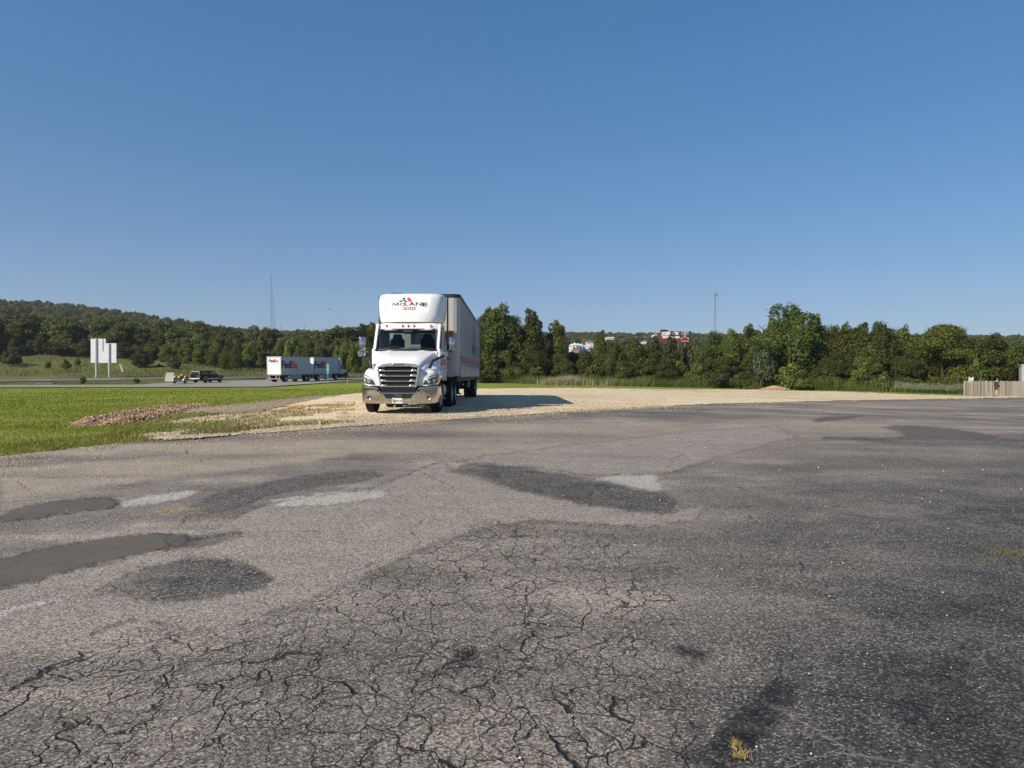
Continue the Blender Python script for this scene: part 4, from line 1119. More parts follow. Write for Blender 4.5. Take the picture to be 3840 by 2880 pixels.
# frame, legs, bogie
ub = MB(); ub.span((-1.2, .3, ZB - .22), (1.2, L - .1, ZB - .05))
for s in (-1, 1): ub.span((s * .45, 10.2, .72), (s * .6, L - .2, ZB - .1)); 
for y in (12.6, 13.85): ub.span((-.95, y - .07, .44), (.95, y + .07, .58))
ub.span((-.5, 12.2, .6), (.5, 14.3, .9))
ub.build('undercarriage', M['chassis'], TL)
for s in (-1, 1):
    lg = MB(); lg.span((s * .95, 2.9, .45), (s * 1.08, 3.03, ZB - .1)); lg.span((s * .88, 2.8, .40), (s * 1.15, 3.13, .45)); lg.build('landing_leg', M['chassis'], TL)
    for y in (12.6, 13.85):
        wheel(TL, (s * 1.12, y, .5), s, .5, .26, 'white_rim'); wheel(TL, (s * .79, y, .5), s, .5, .26, 'white_rim')
    MB().span((s * .65, 14.5, .3), (s * 1.25, 14.52, 1.1)).build('mud_flap', M['rubber'], TL)
    MB().span((s * .9, 11.4, .55), (s * 1.05, 11.42, .95)).build('reflector_board', M['grey_print'], TL)
g = MB(); g.span((-1.2, L - .12, .5), (1.2, L - .02, .6)); g.span((-.6, L - .1, .5), (-.5, L, ZB)); g.span((.5, L - .1, .5), (.6, L, ZB)); g.build('rear_guard', M['chassis'], TL)
fl = MB()
for s in (-1, 1): fl.span((s * 1.2, L - .02, ZB - .12), (s * (W2 + .05), L + .06, ZT + .02))
fl.build('rear_frame', M['trailer_rail'], TL)

# ------------------------------------------------------------------ double trailer combination on the slip road
HD = R(16.0)
fwd = Vector((math.sin(HD), math.cos(HD), 0)); rgt = Vector((math.cos(HD), -math.sin(HD), 0))
P0 = Vector((-36.85, 118.0, 0)) - rgt * 1.3
def road_z(v): return float(H(v.x, v.y)) + 0.10
def parcel_trailer(off, label, rear):
    p = P0 + fwd * off
    za, zb_ = road_z(p + fwd * 1.5), road_z(p + fwd * 8)
    T = empty('parcel_trailer', (p.x, p.y, za - 1.5 * (zb_ - za) / 6.5), 0, label, 'trailer', 'parcel trailers of the double combination')
    T.rotation_euler = (math.atan2(zb_ - za, 6.5), 0, -HD)
    L, W2, ZB, ZT = 8.6, 1.3, 1.2, 4.1
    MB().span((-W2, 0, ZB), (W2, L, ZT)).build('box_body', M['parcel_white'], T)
    fr = MB()
    for s in (-1, 1):
        fr.span((s * (W2 - .1), -.04, ZB - .1), (s * (W2 + .02), .02, ZT + .02)); fr.span((s * W2, 0, ZT - .07), (s * (W2 + .02), L, ZT + .03)); fr.span((s * W2, 0, ZB - .08), (s * (W2 + .02), L, ZB + .08)); fr.span((s * (W2 - .06), L - .05, ZB), (s * (W2 + .022), L + .01, ZT))
    fr.span((-W2 + .1, -.04, ZT - .16), (W2 - .1, .02, ZT + .02)); fr.span((-W2 + .1, -.04, ZB - .1), (W2 - .1, .02, ZB + .06))
    fr.build('frame', M['trailer_rail'], T)
    for k in range(6):
        z0 = ZB + .08 + k * .45
        MB().span((-W2 + .12, -.022, z0), (W2 - .12, -.002, z0 + .435)).build('door_panel', M['white_paint'], T)
    for k in range(12):
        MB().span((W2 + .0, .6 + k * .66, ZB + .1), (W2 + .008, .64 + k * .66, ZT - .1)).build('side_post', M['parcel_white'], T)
    a, b = MB(), MB()
    yb = 1.02 + .1
    lettering(a, 'Fed', Vector((W2 + .0125, .28 + 1.15, 2.02 + .15)), (0, 1, 0), (0, 0, 1), 2.75, 1.28, .06)
    lettering(b, 'Ex', Vector((W2 + .0125, .28 + 2.62 + .95, 2.02 + .15)), (0, 1, 0), (0, 0, 1), 2.1, 1.22, .06)
    if rear:
        lettering(a, 'Fed', Vector((-.42, -.025, 3.16)), (1, 0, 0), (0, 0, 1), .98, .52, .06); lettering(b, 'Ex', Vector((.45, -.025, 3.13)), (1, 0, 0), (0, 0, 1), .80, .52, .06)
    else:
        lettering(a, 'Fed', Vector((-.42, -.025, 2.75)), (1, 0, 0), (0, 0, 1), .98, .46, .06); lettering(a, 'Ex', Vector((.45, -.025, 2.75)), (1, 0, 0), (0, 0, 1), .80, .46, .06)
    a.build('lettering', M['purple'], T); b.build('lettering', M['orange_red'], T)
    lettering(MB(), 'Freight', Vector((W2 + .0125, 4.05, 1.62)), (0, 1, 0), (0, 0, 1), 1.3, .26, .0).build('lettering', M['grey_print'], T)
    un = MB(); un.span((-1.15, .3, ZB - .25), (1.15, L - .1, ZB - .08)); un.span((-.95, 1.43, .45), (.95, 1.57, .58)); un.span((-.5, 1.0, .6), (.5, 2.2, 1.0)); un.span((-.4, L - 2.8, .5), (.4, L - .4, 1.0)); un.span((-.1, L - .6, .75), (.1, L + 1.4, .85))
    un.build('undercarriage', M['chassis'], T)
    MB().prism([(2.55, ZB - .08), (6.0, ZB - .08), (5.9, .5), (5.4, .42), (2.55, .42)], 0, W2 - .06, W2 - .03).build('side_skirt', M['skirt_grey'], T)
    MB().prism([(2.55, ZB - .08), (6.0, ZB - .08), (5.9, .5), (5.4, .42), (2.55, .42)], 0, -W2 + .03, -W2 + .06).build('side_skirt', M['skirt_grey'], T)
    g = MB(); g.span((-1.28, -.25, .48), (1.28, -.12, .58)); g.span((-.75, -.15, .5), (-.65, -.05, ZB)); g.span((.42, -.15, .5), (.52, -.05, ZB)); g.span((1.0, -.15, .5), (1.06, -.05, ZB))
    g.build('rear_guard', M['steel'], T)
    for s in (-1, 1):
        MB().span((s * 1.0, -.06, ZB - .14), (s * 1.25, -.045, ZB - .02)).build('tail_light', M['red_lens'], T)
        wheel(T, (s * 1.12, 1.5, .5), s, .5, .27, 'white_rim'); wheel(T, (s * .8, 1.5, .5), s, .5, .27, 'white_rim')
        MB().span((s * .7, .75, .3), (s * 1.25, .77, 1.0)).build('mud_flap', M['rubber'], T)
        if rear:   # its converter dolly
            wheel(T, (s * 1.12, L - 1.1, .5), s, .5, .27, 'white_rim'); wheel(T, (s * .8, L - 1.1, .5), s, .5, .27, 'white_rim')
    return T
parcel_trailer(0.0, 'rear white parcel trailer, its bright roll-up door lettered FedEx towards us', True)
parcel_trailer(9.9, 'front parcel trailer, nearest its tractor, behind the small green sign', False)

p = P0 + fwd * 16.0
FT = empty('parcel_tractor', (p.x, p.y, road_z(p + fwd * 3) - .0), 0, 'small white tractor with a dark frame pulling two FedEx trailers on the slip road', 'truck')
FT.rotation_euler = (math.atan2(road_z(p + fwd * 6) - road_z(p), 6), 0, -HD)
b = MB()
b.prism([(3.15, .95), (4.6, .95), (4.6, 1.75), (4.35, 2.1), (4.05, 2.85), (3.15, 2.9)], 0, -1.08, 1.08)
b.build('cab', M['white_paint'], FT, bevel=.05)
b = MB().prism([(4.6, .95), (5.5, 1.0), (6.3, .8), (6.45, 1.05), (6.3, 1.3), (5.6, 1.58), (4.6, 1.78)], 0, -1.0, 1.0).build('hood', M['white_paint'], FT, True, bevel=.08)
b = MB().prism([(3.12, 2.9), (4.05, 2.88), (3.95, 3.3), (3.75, 3.7), (3.5, 3.9), (3.12, 3.95)], 0, -1.1, 1.1).build('roof_fairing', M['white_paint'], FT, True, bevel=.08)
for s in (-1, 1):
    MB().prism([(3.55, 1.85), (4.22, 1.85), (4.02, 2.55), (3.55, 2.55)], 0, s * 1.082, s * 1.09).build('side_window', M['dark_glass'], FT)
    MB().prism([(2.75, 1.2), (3.13, 1.2), (3.13, 3.6), (2.75, 3.6)], 0, s * 1.06, s * 1.1).build('side_extender', M['black_plastic'], FT)
    MB().box((s * 1.38, 4.5, 2.15), (.2, .1, .5)).build('side_mirror', M['black_plastic'], FT, bevel=.03)
    MB().tube([(s * 1.08, 4.4, 1.9), (s * 1.38, 4.5, 1.95)], .03, 6).build('mirror_arm', M['black_plastic'], FT)
    MB().cyl((s * .85, 3.2, .62), (s * .85, 4.4, .62), .27, n=16).build('fuel_tank', M['chassis'], FT, True)
    MB().prism([(4.55, .92), (5.0, 1.0), (5.3, 1.25), (5.8, 1.32), (6.3, 1.1), (6.35, .7), (6.5, .7), (6.5, .4), (4.55, .4)], 0, s * .6, s * 1.02).build('fender', M['chassis'], FT)
    wheel(FT, (s * 1.06, 5.65, .5), s, .5, .28, 'white_rim')
    wheel(FT, (s * 1.1, 1.6, .5), s, .5, .27, 'white_rim'); wheel(FT, (s * .78, 1.6, .5), s, .5, .27, 'white_rim')
b = MB(); b.span((-.45, .6, .75), (.45, 6.2, 1.0)); b.span((-1.0, 6.3, .4), (1.0, 6.5, .75)); b.span((-.9, 1.53, .45), (.9, 1.67, .6)); b.build('chassis', M['chassis'], FT)

# ------------------------------------------------------------------ pickup, utility trailer and quad bike
pc = Vector((-47.7, 113.0, 0)) - rgt * .97
def pr(v): return road_z(v)
PK = empty('pickup_truck', (pc.x, pc.y, pr(pc + fwd * 2.5)), 0, 'black pickup with silver lower trim and a black cargo topper, towing on the slip road', 'pickup')
PK.rotation_euler = (math.atan2(pr(pc + fwd * 4.6) - pr(pc + fwd * 1.2), 3.4), 0, -HD)
low = [(0.02, .62), (.02, 1.12), (3.9, 1.14), (4.5, 1.12), (5.4, 1.0), (5.55, .9), (5.55, .62)]
mb = MB().prism(low, 0, -.97, .97)
pkb = mb.build('body', M['black_car'], PK, True, bevel=.06)
mb = MB().prism([(.05, 1.12), (.12, 1.62), (.3, 1.72), (2.0, 1.74), (2.0, 1.12)], 0, -.90, .90)
top = mb.build('cargo_topper', M['black_car'], PK, True, bevel=.06)
mb = MB().prism([(2.05, 1.12), (2.08, 1.76), (2.4, 1.83), (3.3, 1.83), (3.55, 1.76), (4.35, 1.15)], 0, -.86, .86)
cb = mb.build('cab', M['black_car'], PK, True, bevel=.07)
MB().box((0, .055, 1.40), (1.5, .03, .36), Matrix.Rotation(R(-8), 3, 'X')).build('rear_window', M['dark_glass'], top)
mb = MB()
mb.tube([(-.84, .02, 1.12), (-.80, .07, 1.5), (-.66, .10, 1.69), (.66, .10, 1.69), (.80, .07, 1.6), (.84, .02, 1.12)], .035, 6)
mb.build('window_frame', M['white_rim'], top, True)
for s in (-1, 1):
    MB().prism([(.45, 1.26), (1.85, 1.26), (1.85, 1.62), (.5, 1.62)], 0, s * .885, s * .905).build('topper_window', M['dark_glass'], top)
    MB().prism([(2.2, 1.2), (2.85, 1.2), (2.85, 1.72), (2.25, 1.72)], 0, s * .845, s * .866).build('rear_side_window', M['dark_glass'], cb)
    MB().prism([(2.95, 1.2), (3.95, 1.2), (3.5, 1.70), (2.95, 1.72)], 0, s * .845, s * .866).build('side_window', M['lamp_dark'], cb)
    MB().span((s * .965, .7, .48), (s * .985, 5.1, .70)).build('lower_trim', M['silver_car'], PK)
    MB().box((s * 1.08, 3.85, 1.25), (.18, .1, .18)).build('side_mirror', M['black_plastic'], PK, bevel=.03)
    MB().span((s * .80, -.01, .78), (s * .96, .03, 1.08)).build('tail_light', M['red_lens'], PK)
    for y in (1.25, 4.65):
        wheel(PK, (s * .86, y, .39), s, .39, .27, 'rim')
        mb = MB(); mb.tube([(s * .975, y + .49 * math.cos(a), .42 + .49 * math.sin(a)) for a in np.linspace(.1, math.pi - .1, 13)], .045, 6); mb.build('fender_flare', M['silver_car'], PK, True)
        MB().cyl((s * .93, y, .42), (s * .978, y, .42), .46, n=20).build('wheel_well', M['dark_void'], PK)
mb = MB(); mb.span((-.95, -.12, .50), (.95, .04, .70)); mb.build('rear_bumper', M['silver_car'], PK, bevel=.03)
MB().span((-.25, -.13, .55), (.12, -.122, .70)).build('license_plate', M['plate_white'], PK)
MB().span((.4, -.005, .86), (.6, .005, .90)).build('badge', M['white_rim'], PK)
MB().span((-.6, .3, .3), (.6, 5.2, .62)).build('chassis', M['chassis'], PK)
MB().prism([(3.62, 1.70), (4.28, 1.17), (4.30, 1.19), (3.64, 1.73)], 0, -.74, .74).build('windshield', M['dark_glass'], cb)

UT0 = pc - fwd * 5.45
UT = empty('utility_trailer', (UT0.x, UT0.y, pr(UT0 + fwd * 2.2)), 0, 'small white utility trailer with a raised lattice ramp, towed behind the black pickup', 'trailer')
UT.rotation_euler = (math.atan2(pr(pc) - pr(UT0), 5.45), 0, -HD)
mb = MB(); mb.span((-.72, 0, .42), (.72, 3.4, .47))
for s in (-1, 1): mb.span((s * .70, 0, .38), (s * .76, 3.4, .46)); mb.tube([(s * .7, 3.4, .42), (0, 4.9, .42)], .04, 6); mb.tube([(s * .73, 0, .7), (s * .73, 3.4, .7)], .02, 5)
for y in (0.0, 1.1, 2.3, 3.4):
    for s in (-1, 1): mb.span((s * .71, y - .02, .45), (s * .75, y + .02, .72))
mb.tube([(0, 4.8, .42), (0, 5.4, .45)], .05, 6)
mb.build('deck', M['steel'], UT)
gate = empty('ramp_gate', (0, 0, 0)); gate.parent = UT
mb = MB(); rot = Matrix.Rotation(R(14), 3, 'X')
def gp(x, z): return (x, -.02 - (z - .4) * -.22, z)
for k in range(5): 
    x = -.7 + k * .35
    mb.tube([gp(x, .38), gp(x, 1.62)], .028, 4)
mb.build('frame', M['white_rim'], gate)
for k in range(8):
    z = .42 + k * .165
    MB().box(gp(0, z), (1.42, .03, .085)).build('slat', M['white_rim'], gate)
for s in (-1, 1):
    wheel(UT, (s * .92, 2.2, .33), s, .33, .2, 'white_rim')
    mb = MB().grid([[(s * xx, 2.2 + .42 * math.cos(a), .36 + .40 * math.sin(a)) for xx in (.79, 1.05)] for a in np.linspace(.2, math.pi + .1, 10)]); mb.build('mudguard', M['white_paint'], UT, True, solid=.02)
mb = MB(); mb.tube([(-.74, .05, .45), (-.74, .05, 2.1)], .012, 5); mb.build('whip_flag_pole', M['yellow'], UT)

qp = UT0 + fwd * 2.45 - rgt * .05
QD = empty('quad_bike', (qp.x, qp.y, pr(qp) + .48), 0, 'yellow quad bike standing on the small utility trailer', 'quad bike')
QD.rotation_euler = (UT.rotation_euler[0], 0, -HD)
for s in (-1, 1):
    for y, r in ((-.62, .27), (.62, .26)): wheel(QD, (s * .45, y, .27), s, r, .22, 'white_rim')
    mb = MB().grid([[(s * xx, .62 + .36 * math.cos(a), .34 + .34 * math.sin(a)) for xx in (.28, .6)] for a in np.linspace(.0, math.pi * .95, 9)]); mb.build('front_mudguard', M['yellow'], QD, True, solid=.02)
    mb = MB().grid([[(s * xx, -.62 + .38 * math.cos(a), .34 + .36 * math.sin(a)) for xx in (.2, .6)] for a in np.linspace(.1, math.pi * .9, 9)]); mb.build('rear_mudguard', M['yellow'], QD, True, solid=.02)
MB().prism([(-.8, .72), (-.1, .66), (.1, .75), (.15, .62), (-.1, .5), (-.7, .58)], 0, -.17, .17).build('seat', M['seat'], QD, bevel=.03)
MB().prism([(.0, .72), (.3, .92), (.75, .78), (.8, .6), (.1, .55)], 0, -.16, .16).build('tank_cover', M['yellow'], QD, bevel=.04)
MB().span((-.15, -.6, .25), (.15, .65, .55)).build('engine', M['chassis'], QD)
mb = MB(); mb.tube([(-.38, .12, 1.02), (-.1, .3, .96), (.1, .3, .96), (.38, .12, 1.02)], .02, 6); mb.tube([(0, .3, .96), (0, .45, .6)], .03, 6); mb.build('handlebar', M['chassis'], QD, True)
mb = MB()
for k in range(5): mb.tube([(-.35 + k * .175, -.95, .78), (-.35 + k * .175, -.45, .76)], .014, 4)
mb.tube([(-.4, -.95, .78), (.4, -.95, .78)], .016, 4); mb.tube([(-.4, -.45, .76), (.4, -.45, .76)], .016, 4); mb.build('rear_rack', M['yellow'], QD)

# ------------------------------------------------------------------ trees
LEAF = {
 'deep': leaf_material('leaves_deep_green', (0.025, 0.041, 0.009), (0.125, 0.142, 0.029)),
 'mid': leaf_material('leaves_mid_green', (0.035, 0.055, 0.011), (0.158, 0.174, 0.035)),
 'bright': leaf_material('leaves_fresh_green', (0.053, 0.081, 0.012), (0.218, 0.246, 0.044), 0.35),
 'grey': leaf_material('leaves_grey_green', (0.034, 0.045, 0.022), (0.115, 0.135, 0.066), 0.2),
 'cedar': leaf_material('cedar_needles', (0.033, 0.046, 0.010), (0.125, 0.134, 0.034), 0.15),
 'wood': leaf_material('woodland_leaves', (0.040, 0.054, 0.013), (0.18, 0.185, 0.047)),
}
BARK = simple('tree_bark', (0.075, 0.06, 0.045), 0.95, 0, 0.35, 6.0, spec=0.1, bump=0.4)

def unit(v): return v / np.maximum(np.linalg.norm(v, axis=1, keepdims=True), 1e-9)

def crown_mesh(name, seed, h, r, style, n, leaf, mat):
    g = np.random.default_rng(seed)
    C, RR, FL = [], [], []
    if style in ('broad', 'open', 'wood', 'shrub'):
        k = {'broad': 46, 'open': 26, 'wood': 30, 'shrub': 26}[style]
        z0 = {'broad': .06, 'open': .12, 'wood': .18, 'shrub': .02}[style] * h
        for i in range(k):
            d = g.normal(size=3); d /= np.linalg.norm(d)
            q = g.random() ** .38
            lr = r * g.uniform(.20, .36)
            zc = (h + z0) / 2; hz = (h - z0) / 2
            f = d[2] * q
            wide = r * (1.0 - .30 * max(f, 0) - .1 * max(-f, 0))
            C.append((d[0] * q * (wide - lr * .7), d[1] * q * (wide - lr * .7), zc + f * (hz - lr * .55)))
            RR.append(lr); FL.append(g.uniform(.7, 1.0))
        for i in range(3 if style != 'shrub' else 2):    # a ragged top
            a = g.uniform(0, 6.28); q = g.uniform(0, .5) * r
            C.append((q * math.cos(a), q * math.sin(a), h * g.uniform(.88, .97))); RR.append(r * g.uniform(.15, .24)); FL.append(1.2)
    elif style in ('cone', 'oval'):
        k = 54
        for i in range(k):
            f = (i + g.random()) / k
            if style == 'cone': env = r * (1 - f) ** .75 * (1 if f > .08 else .85) + .06 * r
            else: env = r * math.sin(math.pi * min(1, (f * .76 + .17))) ** .7 * (1.1 - .35 * f)
            a = g.uniform(0, 6.28); lr = max(.09 * r, env * g.uniform(.34, .6))
            q = max(0, env - lr * .75) * g.random() ** .35
            C.append((q * math.cos(a), q * math.sin(a), f * h * .97 + .02 * h)); RR.append(lr); FL.append(g.uniform(.75, 1.3))
    elif style == 'layer':
        for i in range(56):
            f = g.choice([.08, .2, .32, .45, .58, .7, .82, .92]) + g.uniform(-.03, .03)
            env = r * (math.sin(math.pi * min(1, f * .72 + .26)) ** .8)
            a = g.uniform(0, 6.28); lr = r * g.uniform(.24, .42)
            q = max(0, env - lr * .6) * g.random() ** .4
            C.append((q * math.cos(a), q * math.sin(a), f * h)); RR.append(lr); FL.append(g.uniform(.32, .5))
    C, RR, FL = np.array(C), np.array(RR), np.array(FL)
    w = RR ** 2; w /= w.sum()
    idx = g.choice(len(C), n, p=w)
    d = unit(g.normal(size=(n, 3)) + np.array([0, 0, .25]))
    rad = RR[idx] * (0.62 + .48 * g.random(n) ** .6)
    rad *= 1 + .35 * (g.random(n) < .06)
    P = C[idx] + d * rad[:, None] * np.stack([np.ones(n), np.ones(n), FL[idx]], 1)
    P[:, 2] = np.maximum(P[:, 2], .03 * h * g.random(n))
    nrm = unit(d * .7 + g.normal(size=(n, 3)) * .6 + np.array([0, 0, .25]))
    t = unit(np.cross(nrm, g.normal(size=(n, 3)))); b = np.cross(nrm, t)
    s = leaf * g.uniform(.6, 1.35, n)[:, None]
    fold = nrm * s * .12
    V = np.stack([P + t * s * .72 - fold, P + b * s * .46 + fold, P - t * s * .72 - fold, P - b * s * .46 + fold], 1).reshape(-1, 3)
    Fc = np.arange(4 * n).reshape(-1, 4)
    lobe_t = g.random(len(C))
    tint = np.clip(g.random(n) * .75 + lobe_t[idx] * .35 - .05, 0, 1)
    return big_mesh(name, V, Fc, mat, False, {'tint': np.repeat(tint, 4)})

def trunk_mesh(name, seed, h, r, limbs=5):
    g = random.Random(seed); mb = MB()
    b = r * .06 + .05
    top = h * .72
    pts = [(g.uniform(-.06, .06) * r * k, g.uniform(-.06, .06) * r * k, top * k / 4) for k in range(5)]
    mb.tube([(pts[0][0], pts[0][1], -.4)] + pts[1:], [b * 1.35, b, b * .8, b * .55, b * .2], 8)
    for i in range(limbs):
        a = g.uniform(0, 6.28); z = h * g.uniform(.16, .55); l = r * g.uniform(.5, .85)
        k = int(z / top * 4); p0 = pts[min(k, 3)]
        mb.tube([(p0[0], p0[1], z), (p0[0] + .5 * l * math.cos(a), p0[1] + .5 * l * math.sin(a), z + l * .35), (p0[0] + l * math.cos(a), p0[1] + l * math.sin(a), z + l * .75)], [b * .5, b * .32, b * .12], 6)
    return mb.mesh(name, BARK, True)

# prototypes: (height, radius) are their true size in metres
PROTO = {}
def proto(key, seed, h, r, style, n, leaf, mat):
    PROTO[key] = (crown_mesh('crown', seed, h, r, style, n, leaf, LEAF[mat]), trunk_mesh('trunk', seed, h, r), h, r)
proto('broad_a', 1, 10, 3.6, 'broad', 21000, .205, 'deep')
proto('broad_b', 2, 10, 4.2, 'broad', 22000, .205, 'mid')
proto('broad_c', 3, 9, 4.6, 'broad', 21000, .20, 'deep')
proto('spread', 4, 10, 5.4, 'open', 30000, .195, 'deep')
proto('oval_a', 5, 10, 2.6, 'oval', 16000, .20, 'deep')
proto('oval_b', 6, 10, 2.9, 'oval', 16000, .20, 'mid')
proto('cone_a', 7, 9, 2.7, 'cone', 12000, .20, 'cedar')
proto('open_a', 8, 10, 2.9, 'open', 11000, .19, 'bright')
proto('layer_a', 9, 9, 4.6, 'layer', 22000, .18, 'bright')
proto('shrub_a', 10, 3, 2.0, 'shrub', 5000, .19, 'bright')
proto('shrub_b', 11, 3, 2.3, 'shrub', 5000, .19, 'mid')
proto('shrub_c', 12, 3, 2.2, 'shrub', 5000, .17, 'grey')
proto('wood_a', 13, 11, 4.4, 'wood', 11000, .29, 'wood')
proto('wood_b', 14, 12, 4.9, 'wood', 12000, .30, 'wood')
proto('wood_c', 15, 10, 3.9, 'wood', 10000, .28, 'wood')
proto('wood_d', 16, 11, 3.2, 'oval', 9500, .28, 'wood')

def plant(name, key, x, y, h, w, rot, label, cat='tree', group=None, z=None, stem='trunk', crown='crown'):
    cm, tm, ph, pr_ = PROTO[key]
    z = float(H(x, y)) if z is None else z
    o = empty(name, (x, y, z), rot, label, cat, group)
    o.scale = (w / pr_, w / pr_, h / ph)
    link(crown, cm, o); link(stem, tm, o)
    return o

# the tree line behind the gravel and the fence: centre px, top px, half width px, distance
LINE = [
 (1880, 1150, 84, 113, 'broad_a', 'tall dark broadleaf tree directly right of the box trailer, highest of its clump'),
 (1830, 1164, 66, 117, 'broad_b', 'dark tree partly hidden behind the rear end of the box trailer'),
 (1988, 1158, 60, 113, 'oval_a', 'tall narrow dark tree with a pointed top, second right of the box trailer'),
 (2086, 1202, 50, 115, 'open_a', 'loose feathery lighter tree right of the narrow pointed tree'),
 (2108, 1302, 40, 110, 'broad_c', 'low dark bushy tree in front of the white roofs'),
 (2190, 1313, 34, 108, 'oval_b', 'short dark tree right of the gap with the white roofs'),
 (2256, 1238, 36, 112, 'oval_a', 'slim upright tree standing before the distant tan building'),
 (2308, 1282, 42, 110, 'broad_a', 'dense dark tree right of the slim upright tree'),
 (2378, 1272, 58, 110, 'broad_b', 'wide round-topped green tree left of the two cedars'),
 (2458, 1252, 40, 108, 'cone_a', 'shaggy cedar just left of the billboard'),
 (2520, 1238, 48, 106, 'cone_a', 'pointed cedar standing in front of the billboard lettering'),
 (2596, 1290, 48, 108, 'shrub_c', 'greyish bushy tree below the right end of the billboard'),
 (2670, 1258, 64, 100, 'broad_c', 'low rounded tree below the slender mast'),
 (2745, 1240, 55, 99, 'broad_b', 'mid-green tree between the rounded tree and the tallest tree on the right'),
 (2818, 1216, 48, 102, 'open_a', 'tree with one leafy branch reaching up, left of the tallest tree on the right'),
 (2975, 1160, 132, 96, 'spread', 'tallest wide-spreading tree of the right-hand tree line'),
 (3060, 1182, 48, 97, 'oval_b', 'slender leaning tree at the right edge of the tallest spreading tree'),
 (2850, 1290, 62, 93, 'broad_c', 'dark lower tree in front of the tallest spreading tree, on its left'),
 (3168, 1214, 56, 95, 'oval_b', 'twin-topped dark tree right of the tallest spreading tree, its left half'),
 (3236, 1210, 56, 94, 'oval_a', 'twin-topped dark tree right of the tallest spreading tree, its right half'),
 (3316, 1212, 54, 92, 'broad_a', 'dark tree with a spiky crown, midway between the tallest tree and the fence'),
 (3388, 1222, 52, 93, 'oval_b', 'narrow spired tree left of the layered tree'),
 (3460, 1256, 54, 95, 'broad_b', 'rounded green tree just left of the layered tree'),
 (3540, 1218, 112, 88, 'layer_a', 'light green tree with flat layered branches left of the fence'),
 (3618, 1248, 52, 96, 'broad_c', 'dark tree behind the left end of the fence'),
 (3725, 1256, 86, 88, 'broad_b', 'broad dense tree behind the middle of the wooden fence'),
 (3820, 1288, 70, 92, 'broad_a', 'dark tree at the right frame edge behind the grey shed'),
 (3265, 1290, 60, 89, 'broad_b', 'lower leafy tree in front of the twin-topped dark tree'),
 (3400, 1320, 55, 88, 'broad_c', 'low dark tree in front of the narrow spired tree'),
 (2560, 1330, 44, 112, 'broad_c', 'dark low tree right of the pointed cedar'),
 (3050, 1300, 60, 94, 'broad_a', 'dark undergrown tree beneath the right side of the tallest spreading tree'),
 (3640, 1330, 46, 86, 'shrub_b', 'low dark tree pressing against the back of the fence near its left end'),
 (2010, 1300, 55, 110, 'broad_c', 'low dark tree at the foot of the narrow pointed tree'),
]
for i, (px, top, hw, d, key, label) in enumerate(LINE):
    x, y, z = col_at(px, d)
    plant('tree', key, x, y, EYE + (HY - top) / F * d - z, hw / F * d * 1.12, (i * 2.4) % 6.28, label, 'tree', None, z - .1)
FILL = [(1942, 1202, 62, 119), (3132, 1228, 60, 104), (3208, 1224, 60, 103), (3290, 1226, 58, 102), (2905, 1205, 70, 104), (1930, 1232, 60, 121), (2030, 1262, 60, 121), (2075, 1300, 52, 120), (2160, 1322, 48, 119), (2232, 1312, 46, 119), (2330, 1296, 62, 119), (2415, 1292, 60, 118), (2485, 1298, 56, 116), (2555, 1302, 60, 116), (2630, 1282, 66, 112), (2700, 1272, 66, 110), (2780, 1258, 66, 108), (2890, 1238, 72, 105), (3100, 1238, 66, 103), (3190, 1246, 66, 102), (3275, 1242, 62, 101), (3350, 1248, 60, 101), (3430, 1258, 62, 101), (3500, 1252, 62, 100), (3590, 1264, 62, 100), (3670, 1272, 66, 98), (3780, 1284, 66, 98), (3880, 1280, 70, 98), (2120, 1345, 44, 107), (2210, 1350, 44, 107), (2290, 1335, 46, 106), (2345, 1350, 46, 105), (2450, 1345, 50, 104), (2500, 1345, 48, 103), (2640, 1335, 52, 100), (2720, 1325, 52, 98), (3120, 1330, 54, 92), (3190, 1325, 54, 92), (3330, 1330, 54, 91), (3470, 1335, 54, 90), (3590, 1330, 50, 90)]
def zone_right(px):
    for lim, t in ((2060, 'beside the box trailer'), (2320, 'below the white roofs'), (2480, 'left of the billboard'), (2640, 'below the billboard'), (2860, 'left of the tallest spreading tree'), (3112, 'around the tallest spreading tree'), (3400, 'near the twin-topped trees'), (3600, 'around the layered tree')):
        if px < lim: return t
    return 'behind the fence'
for i, (px, top, hw, d) in enumerate(FILL):
    x, y, z = col_at(px, d)
    plant('tree', ('broad_c', 'broad_b', 'broad_a')[i % 3], x, y, EYE + (HY - top) / F * d - z, hw / F * d * 1.15, (i * 2.9 + 1) % 6.28, 'bushy dark tree filling a gap in the tree line, ' + zone_right(px), 'tree', 'bushy trees filling the right-hand tree line', z - .1)
